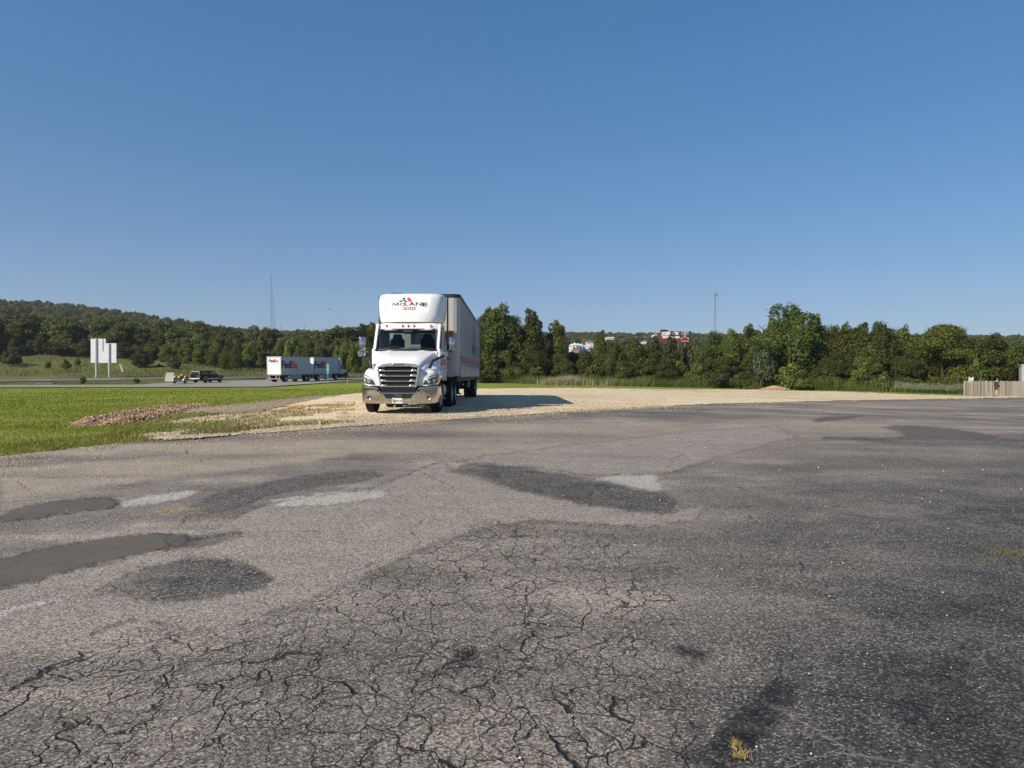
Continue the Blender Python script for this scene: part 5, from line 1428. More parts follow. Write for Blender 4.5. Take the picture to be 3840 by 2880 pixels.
SHRUBS = [
 (1830, 1372, 46, 107, 'shrub_b', 'leafy green bush beside the rear wheels of the box trailer'),
 (1925, 1352, 52, 109, 'shrub_b', 'big green bush under the tallest tree right of the box trailer'),
 (2015, 1378, 42, 108, 'shrub_a', 'light green bush under the narrow pointed tree'),
 (2225, 1372, 36, 105, 'shrub_a', 'fresh green bush behind the pale tall grass'),
 (2330, 1366, 40, 105, 'shrub_a', 'yellowish green sapling bush below the round-topped tree'),
 (2420, 1390, 40, 104, 'shrub_b', 'low green bush below the shaggy cedar'),
 (2548, 1356, 48, 105, 'shrub_a', 'bright round bush below the pointed cedar'),
 (2610, 1362, 40, 97, 'shrub_b', 'darker bush right of the bright round bush'),
 (2860, 1318, 46, 90, 'shrub_c', 'tall grey-green bush in front of the tallest spreading tree'),
 (2780, 1400, 38, 89, 'shrub_b', 'low bush left behind the heap of gravel'),
 (2970, 1368, 56, 88, 'shrub_a', 'broad bright bush behind the heap of gravel'),
 (3010, 1422, 36, 86, 'shrub_a', 'low feathery bush at the right end of the gravel heap'),
 (3110, 1392, 52, 88, 'shrub_b', 'wide bush below the twin-topped dark tree'),
 (3225, 1388, 52, 86, 'shrub_a', 'rounded bush between the gravel heap and the white wildflowers'),
 (3305, 1400, 42, 84, 'shrub_b', 'dark bush left of the white wildflowers'),
 (3420, 1418, 52, 84, 'shrub_b', 'low leafy bush behind the left part of the white wildflowers'),
 (3530, 1415, 52, 83, 'shrub_a', 'low leafy bush behind the white wildflowers, next to the fence'),
 (2700, 1402, 46, 92, 'shrub_c', 'low greyish bush left of the gravel heap, under the rounded tree'),
]
for i, (px, top, hw, d, key, label) in enumerate(SHRUBS):
    x, y, z = col_at(px, d)
    plant('bush', key, x, y, EYE + (HY - top) / F * d - z, hw / F * d * 1.1, (i * 1.7) % 6.28, label, 'bush', None, z - .05, 'stem', 'foliage')
# bushes on the left bank and by the road
BANK = [
 (14, 1312, 1352, 22, 172, 'shrub_b', 'dark bush at the left frame edge on the grassy bank'),
 (50, 1300, 1350, 30, 170, 'shrub_b', 'dark bush casting a long shadow on the grassy bank, second from the left'),
 (250, 1350, 1382, 18, 163, 'shrub_b', 'small dark bush alone at the foot of the bank, left of the tall sign'),
 (534, 1290, 1350, 40, 168, 'broad_c', 'dark rounded tree on the bank right of the tall sign'),
 (652, 1310, 1352, 30, 168, 'shrub_b', 'dark bush on the bank above the utility trailer'),
 (180, 1322, 1340, 12, 166, 'shrub_a', 'tiny sapling on the upper part of the grassy bank'),
 (290, 1308, 1331, 12, 172, 'shrub_a', 'small shrub at the top of the bank left of the tall sign'),
 (600, 1332, 1341, 14, 170, 'shrub_b', 'very small bush between the rounded tree and the bush above the utility trailer'),
]
for i, (px, top, base, hw, d, key, label) in enumerate(BANK):
    x, y, z = col_at(px, d)
    zz = max(z, EYE + (HY - base) / F * d - .3) if abs(EYE + (HY - base) / F * d - z) < 2.2 else z
    plant('bush' if 'tree' not in label else 'tree', key, x, y, (base - top) / F * d + .4, hw / F * d * 1.1, i * 1.3, label, 'tree' if 'tree' in label else 'bush', None, min(z, zz) - .2, 'stem', 'foliage')
for px, top, base, hw, key, label in ((310, 1418, 1443, 13, 'shrub_a', 'small leafy plant on the strip between highway and slip road, below the tall sign'), (512, 1428, 1444, 14, 'shrub_a', 'low leafy plant on the verge left of the ramp trailer')):
    x, y, z = col_at(px, 116)
    plant('roadside_plant', key, x, y, (base - top) / F * 116 + .15, hw / F * 116, px, label, 'plant', None, z - .05, 'stem', 'foliage')

# mid-ground trees of the left wood, each placed
g = random.Random(5)
placed = []
def zone(px):
    for lim, t in ((330, 'left of the tall sign'), (445, 'directly behind the tall sign'), (600, 'between the tall sign and the ramp trailer'), (860, 'above the pickup'), (1000, 'left of the FedEx trailers'), (1320, 'above the FedEx trailers')):
        if px < lim: return t
    return 'beside the mirror of the white tractor'
def wood_tree(px, top, d, hw, key, label, group):
    label = label % zone(px)
    x, y, z = col_at(px, d)
    h = max(4.0, EYE + (HY - top) / F * d - z)
    plant('woodland_tree', key, x, y, h, hw / F * d, g.uniform(0, 6.28), label, 'tree', group, z - .3)
    placed.append((x, y))
EDGE_L = 'edge-of-wood tree on the left, %s'
EDGE_G = 'trees along the near edge of the left wood'
px = -60
edge_prof = ([-60, 120, 330, 560, 700, 850, 1000, 1150, 1400], [1258, 1266, 1272, 1274, 1268, 1264, 1268, 1266, 1272])
while px < 1420:
    d = float(np.interp(px, [0, 700, 1000, 1400], [190, 186, 178, 172])) + g.uniform(-4, 6)
    top = float(np.interp(px, *edge_prof)) + g.uniform(-16, 18)
    wood_tree(px, top, d, g.uniform(26, 38), g.choice(['wood_a', 'wood_b', 'wood_c', 'broad_b', 'oval_b', 'wood_d']), EDGE_L, EDGE_G)
    px += g.uniform(22, 36)
px = 620
while px < 1400:      # lighter young growth at the front
    d = float(np.interp(px, [600, 1000, 1400], [181, 171, 165])) + g.uniform(-3, 3)
    wood_tree(px, float(np.interp(px, [600, 700, 800, 1000, 1200, 1400], [1318, 1275, 1288, 1296, 1288, 1292])) + g.uniform(-18, 20), d, g.uniform(24, 36), g.choice(['open_a', 'shrub_a', 'oval_b', 'layer_a']), 'young light green tree on the left, %s', 'young trees behind the slip road')
    px += g.uniform(30, 52)
# the wood on the hill: nearest trees singly, the rest as one mass
HILL_L = 'tree deep inside the dense left hill wood, %s'
HILL_G = 'trees of the wood on the left hill'
pts = []
r2 = np.random.default_rng(77)
for d0, d1, sp in ((196, 300, 6.6), (300, 420, 7.5)):
    d = d0
    while d < d1:
        half0, half1 = (-90 - CX) / F * d, (1420 - CX) / F * d
        x = half0
        while x < half1:
            pts.append((x + r2.uniform(-2.5, 2.5), d + r2.uniform(-3, 3)))
            x += sp * r2.uniform(.8, 1.2)
        d += sp * .9
pts.sort(key=lambda p: p[1])
near, far = pts[:230], pts[230:]
for (x, y) in near:
    key = g.choice(['wood_a', 'wood_b', 'wood_c', 'wood_d', 'wood_a', 'wood_b'])
    cm, tm, ph, pr_ = PROTO[key]
    s = g.uniform(.62, 1.08)
    plant('woodland_tree', key, x, y, ph * s, pr_ * s * 1.25, g.uniform(0, 6.28), HILL_L % zone(CX + F * x / y), 'tree', HILL_G, float(H(x, y)) - .3)
# everything beyond reads as one mass
for d0, d1, sp in ((128, 420, 9.5), (420, 720, 8.0), (700, 1150, 13.0)):
    d = d0
    while d < d1:
        lo, hi = ((1430 if d < 420 else -900), 4300)
        x, xe = (lo - CX) / F * d, (hi - CX) / F * d
        while x < xe:
            qx, qy = x + r2.uniform(-4, 4), d + r2.uniform(-4, 4)
            pxx = CX + F * qx / qy
            clear = 2060 < pxx < 2760 and 330 < qy < 560          # the open ground of the town
            clear = clear or (pxx > 1430 and qy < 128)
            clear = clear or (pxx > 1430 and qy < 330 and r2.random() < .55)
            if not clear: far.append((qx, qy))
            x += sp * r2.uniform(.75, 1.25)
        d += sp * .85
d = 186.0
while d < 420:            # the wood runs on beyond the left frame edge
    x, xe = (-1000 - CX) / F * d, (-100 - CX) / F * d
    while x < xe:
        far.append((x + r2.uniform(-3, 3), d + r2.uniform(-3, 3))); x += 7.5 * r2.uniform(.8, 1.2)
    d += 7.0
far = np.array(far)
fz = H(far[:, 0], far[:, 1]) - .4
fsc = r2.uniform(.7, 1.35, len(far)) * np.where(far[:, 1] < 420, .85, 1.0) * np.where((far[:, 1] < 330) & (far[:, 0] > -30), .55, 1.0)
me = bpy.data.meshes.new('distant_wood')
me.from_pydata([tuple(p) for p in np.c_[far, fz]], [], [])
for nm, a in (('size', fsc), ('turn', r2.uniform(0, 6.28, len(far))), ('kind_pick', r2.random(len(far)))):
    q = me.attributes.new(nm, 'FLOAT', 'POINT'); q.data.foreach_set('value', a.astype(np.float32))
dw = link('distant_wood', me)
tag(dw, kind='stuff')
ng = bpy.data.node_groups.new('distant_wood', 'GeometryNodeTree')
ng.interface.new_socket('Geometry', in_out='INPUT', socket_type='NodeSocketGeometry'); ng.interface.new_socket('Geometry', in_out='OUTPUT', socket_type='NodeSocketGeometry')
gi, go = ng.nodes.new('NodeGroupInput'), ng.nodes.new('NodeGroupOutput')
jn = ng.nodes.new('GeometryNodeJoinGeometry')
def named(n):
    a = ng.nodes.new('GeometryNodeInputNamedAttribute'); a.data_type = 'FLOAT'; a.inputs['Name'].default_value = n
    return a.outputs['Attribute']
sz, tu, kp = named('size'), named('turn'), named('kind_pick')
cx = ng.nodes.new('ShaderNodeCombineXYZ'); ng.links.new(tu, cx.inputs[2])
srcs = {}
for o in list(COL.objects):
    if o.parent and o.name.startswith('crown') and o.data.name not in srcs: srcs[o.data.name] = o
lims = [('wood_a', 0, .34), ('wood_b', .34, .6), ('wood_c', .6, .85), ('wood_d', .85, 1.01)]
for key, a, b in lims:
    src = srcs[PROTO[key][0].name]
    oi = ng.nodes.new('GeometryNodeObjectInfo'); oi.inputs['Object'].default_value = src; oi.inputs['As Instance'].default_value = True
    c1 = ng.nodes.new('FunctionNodeCompare'); c1.data_type = 'FLOAT'; c1.operation = 'GREATER_EQUAL'; ng.links.new(kp, c1.inputs[0]); c1.inputs[1].default_value = a
    c2 = ng.nodes.new('FunctionNodeCompare'); c2.data_type = 'FLOAT'; c2.operation = 'LESS_THAN'; ng.links.new(kp, c2.inputs[0]); c2.inputs[1].default_value = b
    an = ng.nodes.new('FunctionNodeBooleanMath'); an.operation = 'AND'; ng.links.new(c1.outputs[0], an.inputs[0]); ng.links.new(c2.outputs[0], an.inputs[1])
    ip = ng.nodes.new('GeometryNodeInstanceOnPoints')
    ng.links.new(gi.outputs[0], ip.inputs['Points']); ng.links.new(an.outputs[0], ip.inputs['Selection']); ng.links.new(oi.outputs['Geometry'], ip.inputs['Instance'])
    ng.links.new(cx.outputs[0], ip.inputs['Rotation']); ng.links.new(sz, ip.inputs['Scale'])
    ng.links.new(ip.outputs[0], jn.inputs[0])
ng.links.new(jn.outputs[0], go.inputs[0])
md = dw.modifiers.new('scatter', 'NODES'); md.node_group = ng

# ------------------------------------------------------------------ grass, weeds, flowers, loose stones
def blade_field(name, px, py, hmin, hmax, wid, mat, lean=.5, seed=1, keep=None, off=0.0, taper=True):
    """one blade per sight-line sample; small and far blades get a little wider so the sward stays closed"""
    g = np.random.default_rng(seed)
    x, y, z = at(px, py)
    if keep is not None:
        k = keep(x, y, px, py); x, y, z = x[k], y[k], z[k]
    n = len(x)
    h = g.uniform(hmin, hmax, n); w = np.maximum(wid, y * .00045) * g.uniform(.6, 1.3, n)
    a = g.uniform(0, 6.28, n); la = g.uniform(0, 6.28, n); l = h * lean * g.random(n)
    c, s = np.cos(a) * w, np.sin(a) * w
    z = z + off
    p0 = np.stack([x - c, y - s, z - .01], 1); p1 = np.stack([x + c, y + s, z - .01], 1)
    m = np.stack([x + np.cos(la) * l * .35, y + np.sin(la) * l * .35, z + h * .6], 1)
    m0 = m - np.stack([c, s, c * 0], 1) * .7; m1 = m + np.stack([c, s, c * 0], 1) * .7
    tip = np.stack([x + np.cos(la) * l, y + np.sin(la) * l, z + h], 1)
    V = np.stack([p0, p1, m1, m0, tip], 1).reshape(-1, 3)
    i = np.arange(n) * 5
    Fc = np.vstack([np.stack([i, i + 1, i + 2], 1), np.stack([i, i + 2, i + 3], 1), np.stack([i + 3, i + 2, i + 4], 1)])
    tint = np.clip(.48 + .8 * (vnoise(x, y, 6.0, 200 + seed) - .5) + .8 * (vnoise(x * .25, y, 1.3, 220 + seed) - .5) + .7 * (vnoise(x, y, 1.2, 210 + seed) - .5) + .6 * (g.random(n) - .5), 0, 1)
    o = link(name, big_mesh(name, V, Fc, mat, False, {'tint': np.repeat(tint, 5)}))
    return tag(o, kind='stuff')
def blade_material(name, lo, mid, hi, trans=.35):
    t = NT(name); c = t.ramp(t.attr('tint'), [(0.0, lo), (0.5, mid), (1.0, hi)])
    t.col(c); t.set(Roughness=.6); t.p.inputs['Specular IOR Level'].default_value = .2
    tr = t.n('ShaderNodeBsdfTranslucent'); t.l(c, tr.inputs[0]); mx = t.n('ShaderNodeMixShader'); mx.inputs[0].default_value = trans
    t.l(t.p.outputs[0], mx.inputs[1]); t.l(tr.outputs[0], mx.inputs[2]); t.l(mx.outputs[0], t.out.inputs[0])
    return t.m
lawn_b = blade_material('lawn_blades', (0.15, 0.185, 0.022), (0.245, 0.28, 0.038), (0.39, 0.385, 0.11))
dry_b = blade_material('dry_verge_blades', (0.09, 0.10, 0.022), (0.20, 0.18, 0.06), (0.36, 0.30, 0.15))
weed_b = blade_material('tall_weed_blades', (0.06, 0.09, 0.018), (0.13, 0.165, 0.04), (0.25, 0.245, 0.09))
pale_b = blade_material('pale_seed_heads', (0.13, 0.14, 0.05), (0.24, 0.23, 0.10), (0.40, 0.37, 0.22))
flower_b = simple('white_flower_heads', (0.55, 0.55, 0.45), 0.8, 0, 0.2, 30.0)
gr = np.random.default_rng(3)
GPX = [p[0] for p in GFAR]; GPY = [p[1] for p in GFAR]; EPX = [p[0] for p in EDGE]; EPY = [p[1] for p in EDGE]
def lawn_keep(x, y, px, py):
    lim = np.interp(px, EPX, EPY)
    gl = np.where(px > 555, np.interp(px, GPX, GPY), 9999)
    dirtp = (px > 690) & (py < np.interp(px, [690, 760, 886, 1054, 1200, 1357], [1552, 1548, 1556, 1536, 1516, 1499])) & (py > np.interp(px, [690, 760, 864, 1054, 1200, 1357], [1546, 1530, 1521, 1500, 1486, 1475]))
    return (py < lim - 2 + 8 * (vnoise(x, y, .5, 301) - .5) * 2) & (py < gl + 1 + 10 * (vnoise(x, y, .8, 302) - .5)) & ~dirtp
n = 190000
px = gr.uniform(-700, 1400, n); py = 1458 + 270 * gr.random(n) ** 1.15
blade_field('lawn_grass', px, py, .035, .085, .006, lawn_b, .8, 1, lambda x, y, a, b: lawn_keep(x, y, a, b) & (gr.random(len(a)) > np.clip((a - 350) / 500, 0, .6) * (b > 1540)) & (gr.random(len(a)) < .22 + np.clip((np.interp(a, EPX, EPY) - b) / 55, 0, 1)))
n = 42000
px = gr.uniform(-100, 1330, n); py = gr.uniform(1500, 1740, n)
def verge_keep(x, y, a, b):
    near = np.abs(b - np.interp(a, EPX, EPY)) < 42
    mid = (a > 420) & (b > 1520)
    return lawn_keep(x, y, a, b) & (near | mid) & (vnoise(x, y, 1.4, 310) > .36)
blade_field('verge_grass', px, py, .03, .10, .005, dry_b, .9, 2, verge_keep)
n = 26000
px = gr.uniform(600, 1330, n); py = gr.uniform(1500, 1650, n)
blade_field('gravel_weeds', px, py, .03, .09, .005, dry_b, .9, 4, lambda x, y, a, b: (vnoise(x, y, 1.8, 340) < .44) & (b < np.interp(a, EPX, EPY) - 4) & (b > np.interp(a, GPX, GPY) - 6), .05)
# tall weeds along the tree line
n = 16000
px = gr.uniform(1790, 3640, n); d = np.interp(px, [1790, 2300, 2700, 3200, 3640], [108, 99, 93, 84, 78]) + gr.exponential(3.0, n)
x = (px - CX) / F * d; 
def field_xy(name, x, y, hmin, hmax, wid, mat, lean, seed, off=0.0):
    z = H(x, y); ppx, ppy = to_px(x, y, z)
    g = np.random.default_rng(seed); n = len(x)
    h = g.uniform(hmin, hmax, n) * (.55 + .9 * vnoise(x, y, 3.0, seed + 9)); w = np.maximum(wid, y * .0003) * g.uniform(.6, 1.3, n)
    a = g.uniform(0, 6.28, n); la = g.uniform(0, 6.28, n); l = h * lean * g.random(n)
    c, s = np.cos(a) * w, np.sin(a) * w; z = z + off
    p0 = np.stack([x - c, y - s, z - .02], 1); p1 = np.stack([x + c, y + s, z - .02], 1)
    tip = np.stack([x + np.cos(la) * l, y + np.sin(la) * l, z + h], 1)
    V = np.stack([p0, p1, tip], 1).reshape(-1, 3); Fc = np.arange(3 * n).reshape(-1, 3)
    tint = np.clip(vnoise(x, y, 4.0, seed + 5) * 1.5 - .25 + .5 * (g.random(n) - .5), 0, 1)
    return tag(link(name, big_mesh(name, V, Fc, mat, False, {'tint': np.repeat(tint, 3)})), kind='stuff')
field_xy('tall_weeds', x, d, .5, 1.5, .02, weed_b, .5, 21)
n = 5000
px = np.concatenate([gr.normal(2110, 36, n // 2), gr.normal(2290, 16, n // 5), gr.uniform(2060, 2400, n // 10)]); d = 99 + gr.exponential(2.0, len(px))
field_xy('pale_tall_grass', (px - CX) / F * d, d, .6, 1.35, .016, pale_b, .45, 22)
n = 12000
px = gr.uniform(-80, 1380, n); d = gr.uniform(143, 182, n)
field_xy('bank_grass', (px - CX) / F * d, d, .25, .8, .03, weed_b, .6, 23)
n = 2500
px = gr.uniform(-80, 560, n); d = gr.uniform(113, 123, n)
field_xy('ditch_grass', (px - CX) / F * d, d, .08, .24, .02, weed_b, .6, 24)
# white wildflowers by the fence
n = 2600
px = gr.uniform(3355, 3618, n); d = 77 + gr.exponential(2.2, n); x = (px - CX) / F * d
z = H(x, d) + gr.uniform(.5, 1.15, n) * (.5 + .8 * vnoise(x, d, 2.0, 71))
s = gr.uniform(.03, .07, n)
V = np.stack([np.stack([x - s, d, z], 1), np.stack([x, d - s, z + .01], 1), np.stack([x + s, d, z], 1), np.stack([x, d + s, z + .015], 1)], 1).reshape(-1, 3)
tag(link('white_wildflowers', big_mesh('white_wildflowers', V, np.arange(4 * n).reshape(-1, 4), flower_b)), kind='stuff')

# stones
def stone_mesh(name, seed, mat, sub=1):
    bm = bmesh.new(); bmesh.ops.create_icosphere(bm, subdivisions=sub, radius=1.0)
    g = random.Random(seed)
    for v in bm.verts: v.co = v.co * g.uniform(.72, 1.12); v.co.z *= .7
    me = bpy.data.meshes.new(name); bm.to_mesh(me); bm.free(); me.materials.append(mat); return me
def stones(name, x, y, z, s, mat, seed, parent=None):
    g = np.random.default_rng(seed); n = len(x)
    base = np.array([(1, 0, 0), (0, 1, 0), (-1, 0, 0), (0, -1, 0), (0, 0, .75), (0, 0, -.75)], float)
    T = np.array([(0, 1, 4), (1, 2, 4), (2, 3, 4), (3, 0, 4), (1, 0, 5), (2, 1, 5), (3, 2, 5), (0, 3, 5)])
    a = g.uniform(0, 6.28, n); q = base[None] * g.uniform(.6, 1.3, (n, 6, 1)) * s[:, None, None]
    X = q[:, :, 0] * np.cos(a)[:, None] - q[:, :, 1] * np.sin(a)[:, None]; Yy = q[:, :, 0] * np.sin(a)[:, None] + q[:, :, 1] * np.cos(a)[:, None]
    V = np.stack([X + x[:, None], Yy + y[:, None], q[:, :, 2] + z[:, None]], -1).reshape(-1, 3)
    Fc = (T[None] + (np.arange(n) * 6)[:, None, None]).reshape(-1, 3)
    o = link(name, big_mesh(name, V, Fc, mat, False, {'tint': np.repeat(g.random(n), 6)}), parent)
    return tag(o, kind='stuff')
def stone_material(name, a, b, c):
    t = NT(name); t.col(t.mix(t.ramp(t.noise(20, 3), [(.3, 0.0), (.7, .5)]), t.ramp(t.attr('tint'), [(0, a), (.5, b), (1, c)]), a))
    t.set(Roughness=.9); t.p.inputs['Specular IOR Level'].default_value = .15; return t.m
gravel_st = stone_material('gravel_stones', (0.30, 0.235, 0.155), (0.47, 0.385, 0.28), (0.66, 0.58, 0.47))
n = 40000
px = gr.uniform(620, 2500, n); py = np.interp(px, EPX, EPY) - np.abs(gr.normal(0, 40, n)) + 6
x, y, z = at(px, py)
k = (py > np.interp(px, GPX, GPY) - 4) & (gr.random(n) < np.where(px < 1260, np.clip(1 - (np.interp(px, EPX, EPY) - py) / 45, .22, .9), .85)) & ((px > 1260) | (vnoise(x, y, 1.8, 340) > .36))
x, y, z = x[k], y[k], z[k]
stones('loose_gravel', x, y, z + .06, gr.uniform(.009, .023, len(x)) * (1 + .4 * (gr.random(len(x)) < .08)), gravel_st, 31)
n = 9000
px = gr.uniform(0, 3300, n); py = np.interp(px, EPX, EPY) + gr.exponential(14, n) * np.clip(1.3 - px / 3000, .3, 1.2); x, y, z = at(px, py); k = vnoise(x, y, 1.3, 330) > .42
stones('strewn_gravel', x[k], y[k], z[k] + .036, gr.uniform(.006, .02, k.sum()), gravel_st, 34)
n = 2600
px = gr.uniform(700, 1350, n); py = np.interp(px, [690, 760, 864, 1054, 1200, 1357], [1547, 1536, 1534, 1516, 1500, 1486]) + gr.normal(0, 9, n); x, y, z = at(px, py)
stones('path_stones', x, y, z + .035, gr.uniform(.008, .03, n), gravel_st, 33)
n = 380
px = gr.uniform(0, 3840, n); py = gr.uniform(1560, 2880, n); x, y, z = at(px, py); k = (py > np.interp(px, EPX, EPY) + 4)
stones('loose_chips', x[k], y[k], z[k] + .034, gr.uniform(.004, .010, k.sum()) * np.clip(y[k] / 5, .8, 2.5), gravel_st, 32)
n = 9000       # dark little weeds across the far gravel
# rows of rusty stones along the lawn
rust = simple('rusty_limestone', (0.27, 0.165, 0.088), 0.95, 0, 0.5, 2.5, spec=.1, bump=.3)
rust_st = stone_material('rusty_small_stones', (0.14, 0.085, 0.05), (0.32, 0.21, 0.13), (0.55, 0.42, 0.3))
tanrock = simple('tan_limestone', (0.36, 0.25, 0.14), 0.95, 0, 0.4, 2.5, spec=.1, bump=.3)
def rock_material(name, a, b, c):
    t = NT(name); oi = t.n('ShaderNodeObjectInfo').outputs['Random']
    n_ = t.noise(1.6, 4, .65)
    t.col(t.mix(t.ramp(n_, [(.35, 0.0), (.7, .6)]), t.ramp(oi, [(0, a), (.55, b), (1, c)]), a))
    t.set(Roughness=.95); t.p.inputs['Specular IOR Level'].default_value = .1; t.bump(n_, .4, .05); return t.m
rust = rock_material('rusty_limestone', (0.17, 0.10, 0.058), (0.38, 0.25, 0.155), (0.60, 0.47, 0.34))
tanrock = rock_material('tan_limestone', (0.24, 0.15, 0.08), (0.42, 0.3, 0.17), (0.6, 0.5, 0.36))
def windrow(label, path, wid, n_big, n_small, sz, mat, mat_s, seed, hgt):
    g = np.random.default_rng(seed)
    P = np.array([at1(*p) for p in path])
    c = P.mean(axis=0)
    root = empty('rock_pile', tuple(P[0]), 0, label, 'rocks')
    seg = np.linspace(0, 1, len(P))
    def pos(n, spread):
        t = g.random(n); w = np.interp(t, [0, .15, .5, .85, 1], [.4, .9, 1, .8, .3]) * wid
        q = g.normal(0, .5, n) * np.where(g.random(n) < .18, 1.7, 1.0)
        x = np.interp(t, seg, P[:, 0]); y = np.interp(t, seg, P[:, 1])
        dx, dy = P[-1, 0] - P[0, 0], P[-1, 1] - P[0, 1]; l = math.hypot(dx, dy); nx, ny = -dy / l, dx / l
        x = x + nx * q * w * spread; y = y + ny * q * w * spread
        up = hgt * (np.exp(-((q * spread) - .42) ** 2 * 6) + .75 * np.exp(-((q * spread) + .5) ** 2 * 7)) * np.interp(t, [0, .15, .6, 1], [.3, 1, .8, .2]) * (.5 + vnoise(x, y, 1.1, seed))
        return x, y, H(x, y) + up
    ms = [stone_mesh('stone', seed * 10 + k, mat) for k in range(6)]
    x, y, z = pos(n_big, 1.0)
    for i in range(n_big):
        s = sz * g.uniform(.6, 1.35)
        link('stone', ms[i % 6], root, (x[i] - P[0, 0], y[i] - P[0, 1], z[i] - P[0, 2]), (g.uniform(-.5, .5), g.uniform(-.5, .5), g.uniform(0, 6.28)), (s * g.uniform(.8, 1.3), s, s * g.uniform(.7, 1.0)))
    x, y, z = pos(n_small, 1.25)
    o = stones('small_stones', x - P[0, 0], y - P[0, 1], z - P[0, 2] - .02, g.uniform(.02, .07, n_small), mat_s, seed + 1, root)
    return root
windrow('long low ridge of rusty brown rocks lying in the grass left of the gravel', [(335, 1602), (480, 1572), (600, 1540), (760, 1516)], 1.15, 295, 6500, .062, rust, rust_st, 41, .2)
windrow('scattered tan rocks at the edge of the bare earth, left of the truck', [(680, 1590), (800, 1575), (900, 1560), (960, 1552)], 1.1, 90, 1600, .06, tanrock, gravel_st, 42, .08)
windrow('orange brown stones strewn between the bare earth and the truck bumper', [(1040, 1553), (1120, 1545), (1220, 1530), (1352, 1508)], 1.6, 120, 2600, .055, tanrock, stone_material('orange_stones', (0.2, 0.11, 0.04), (0.36, 0.23, 0.1), (0.5, 0.38, 0.2)), 43, .10)
windrow('pale stones along the grassy edge of the asphalt, left front', [(560, 1640), (700, 1630), (850, 1612), (960, 1590)], 1.0, 60, 2600, .05, tanrock, gravel_st, 44, .05)
# the little heap of gravel on the right
hx_, hy_, hz_ = col_at(2905, 86.5)
heap = empty('gravel_heap', (hx_, hy_, hz_), 0, 'small heap of orange tan gravel at the far edge of the gravel lot', 'gravel heap')
mb = MB(); rows = []
for i in range(9):
    q = i / 8; rows.append([((1.75 * (1 - q) ** .8 * math.cos(a) * (1 + .12 * math.sin(3 * a))), .9 * (1 - q) ** .8 * math.sin(a), .46 * q ** .9 + .04 * math.sin(5 * a + i)) for a in np.linspace(0, 2 * math.pi, 25)[:-1]])
mb.grid(rows, True); mb.add(rows[-1], [tuple(range(24))])
heap_m = stone_material('heap_stones', (0.33, 0.21, 0.11), (0.50, 0.35, 0.2), (0.66, 0.5, 0.33))
mb.build('mound', tanrock, heap, True)
q = gr.random(1500); a = gr.uniform(0, 6.28, 1500)
stones('small_stones', 1.8 * (1 - q) ** .6 * np.cos(a), .95 * (1 - q) ** .6 * np.sin(a), .46 * (1 - (1 - q) ** .75) + .02, gr.uniform(.03, .07, 1500), heap_m, 51, heap)

# tufts growing through the asphalt
def tuft(px, py, n, h, spread, label, mat=dry_b, flat=1.0):
    x0, y0, z0 = at1(px, py); g = np.random.default_rng(int(px))
    x = g.normal(0, spread, n); y = g.normal(0, spread * .6, n); hh = g.uniform(.4, 1, n) * h; a = g.uniform(0, 6.28, n); l = hh * g.uniform(.2, 1.4, n) * flat
    w = .0022 * max(1, y0 / 5)
    p0 = np.stack([x - w, y, 0 * x], 1); p1 = np.stack([x + w, y, 0 * x], 1); tp = np.stack([x + np.cos(a) * l, y + np.sin(a) * l, hh], 1)
    V = np.stack([p0, p1, tp], 1).reshape(-1, 3)
    o = link('grass_tuft', big_mesh('grass_tuft', V, np.arange(3 * n).reshape(-1, 3), mat, False, {'tint': np.repeat(g.random(n), 3)}), None, (x0, y0, z0 + .03))
    return tag(o, label, 'grass tuft')
straw_b = blade_material('straw_blades', (0.22, 0.16, 0.05), (0.42, 0.32, 0.12), (0.6, 0.48, 0.22))
tuft(2765, 2835, 60, .042, .010, 'dry yellow grass tuft growing from a crack at the bottom edge of the asphalt', straw_b)
tuft(2780, 2870, 60, .04, .015, 'smaller dry grass tuft below the larger one at the bottom edge of the asphalt', straw_b)
tuft(3790, 2090, 160, .05, .10, 'yellow green grass tuft in a crack at the right frame edge', dry_b)
tuft(3720, 2115, 70, .03, .05, 'small grass tuft in the crack left of the larger tuft at the right frame edge', dry_b)
tuft(3602, 2062, 50, .03, .02, 'tiny grass tuft alone on the dark asphalt at right, farthest of the three there', dry_b)
tuft(660, 1927, 220, .025, .16, 'flattened yellow straw lying on the asphalt at the left', straw_b, 4.0)

# ------------------------------------------------------------------ signs, masts, buildings, fence, person, bird
def bb(px, py, d):          # a point at distance d on the sight line
    return ((px - CX) / F * d, d, EYE + (HY - py) / F * d)

# back of the tall highway sign: stacked aluminium planks on two posts
d = 142.0; sc_ = d / F
bx, by, bz = col_at(389, d)
SG = empty('highway_sign', (bx, by, bz), R(0), 'tall stepped highway sign seen from its bare ribbed back, on two posts beside the road', 'sign')
z_of = lambda py: EYE + (HY - py) * sc_ - bz
x_of = lambda px: (px - 389) * sc_
zt1, zt2, zb = z_of(1270), z_of(1288), z_of(1360)
nz = 21; ph = (zt1 - zb) / nz
for k in range(nz):
    z = zb + (k + .5) * ph
    x1 = x_of(437) if z < zt2 else x_of(397)
    MB().prism([(0, -ph * .46), (-.05, -ph * .46), (-.05, -ph * .36), (-.012, -ph * .30), (-.012, ph * .30), (-.05, ph * .36), (-.05, ph * .46), (0, ph * .46)], 0, x_of(341), x1).build('plank', M['sign_back'], SG, loc=(0, -.04, z))
for pxx, tp, bt in ((362, 1270, 1410), (410.5, 1288, 1418)):
    MB().span((x_of(pxx) - .13, -.28, min(-.3, z_of(bt))), (x_of(pxx) + .13, -.09, z_of(tp))).build('post', M['steel'], SG)
MB().span((x_of(386), -.12, z_of(1316)), (x_of(388), -.05, zt1)).build('brace', M['lattice'], SG)
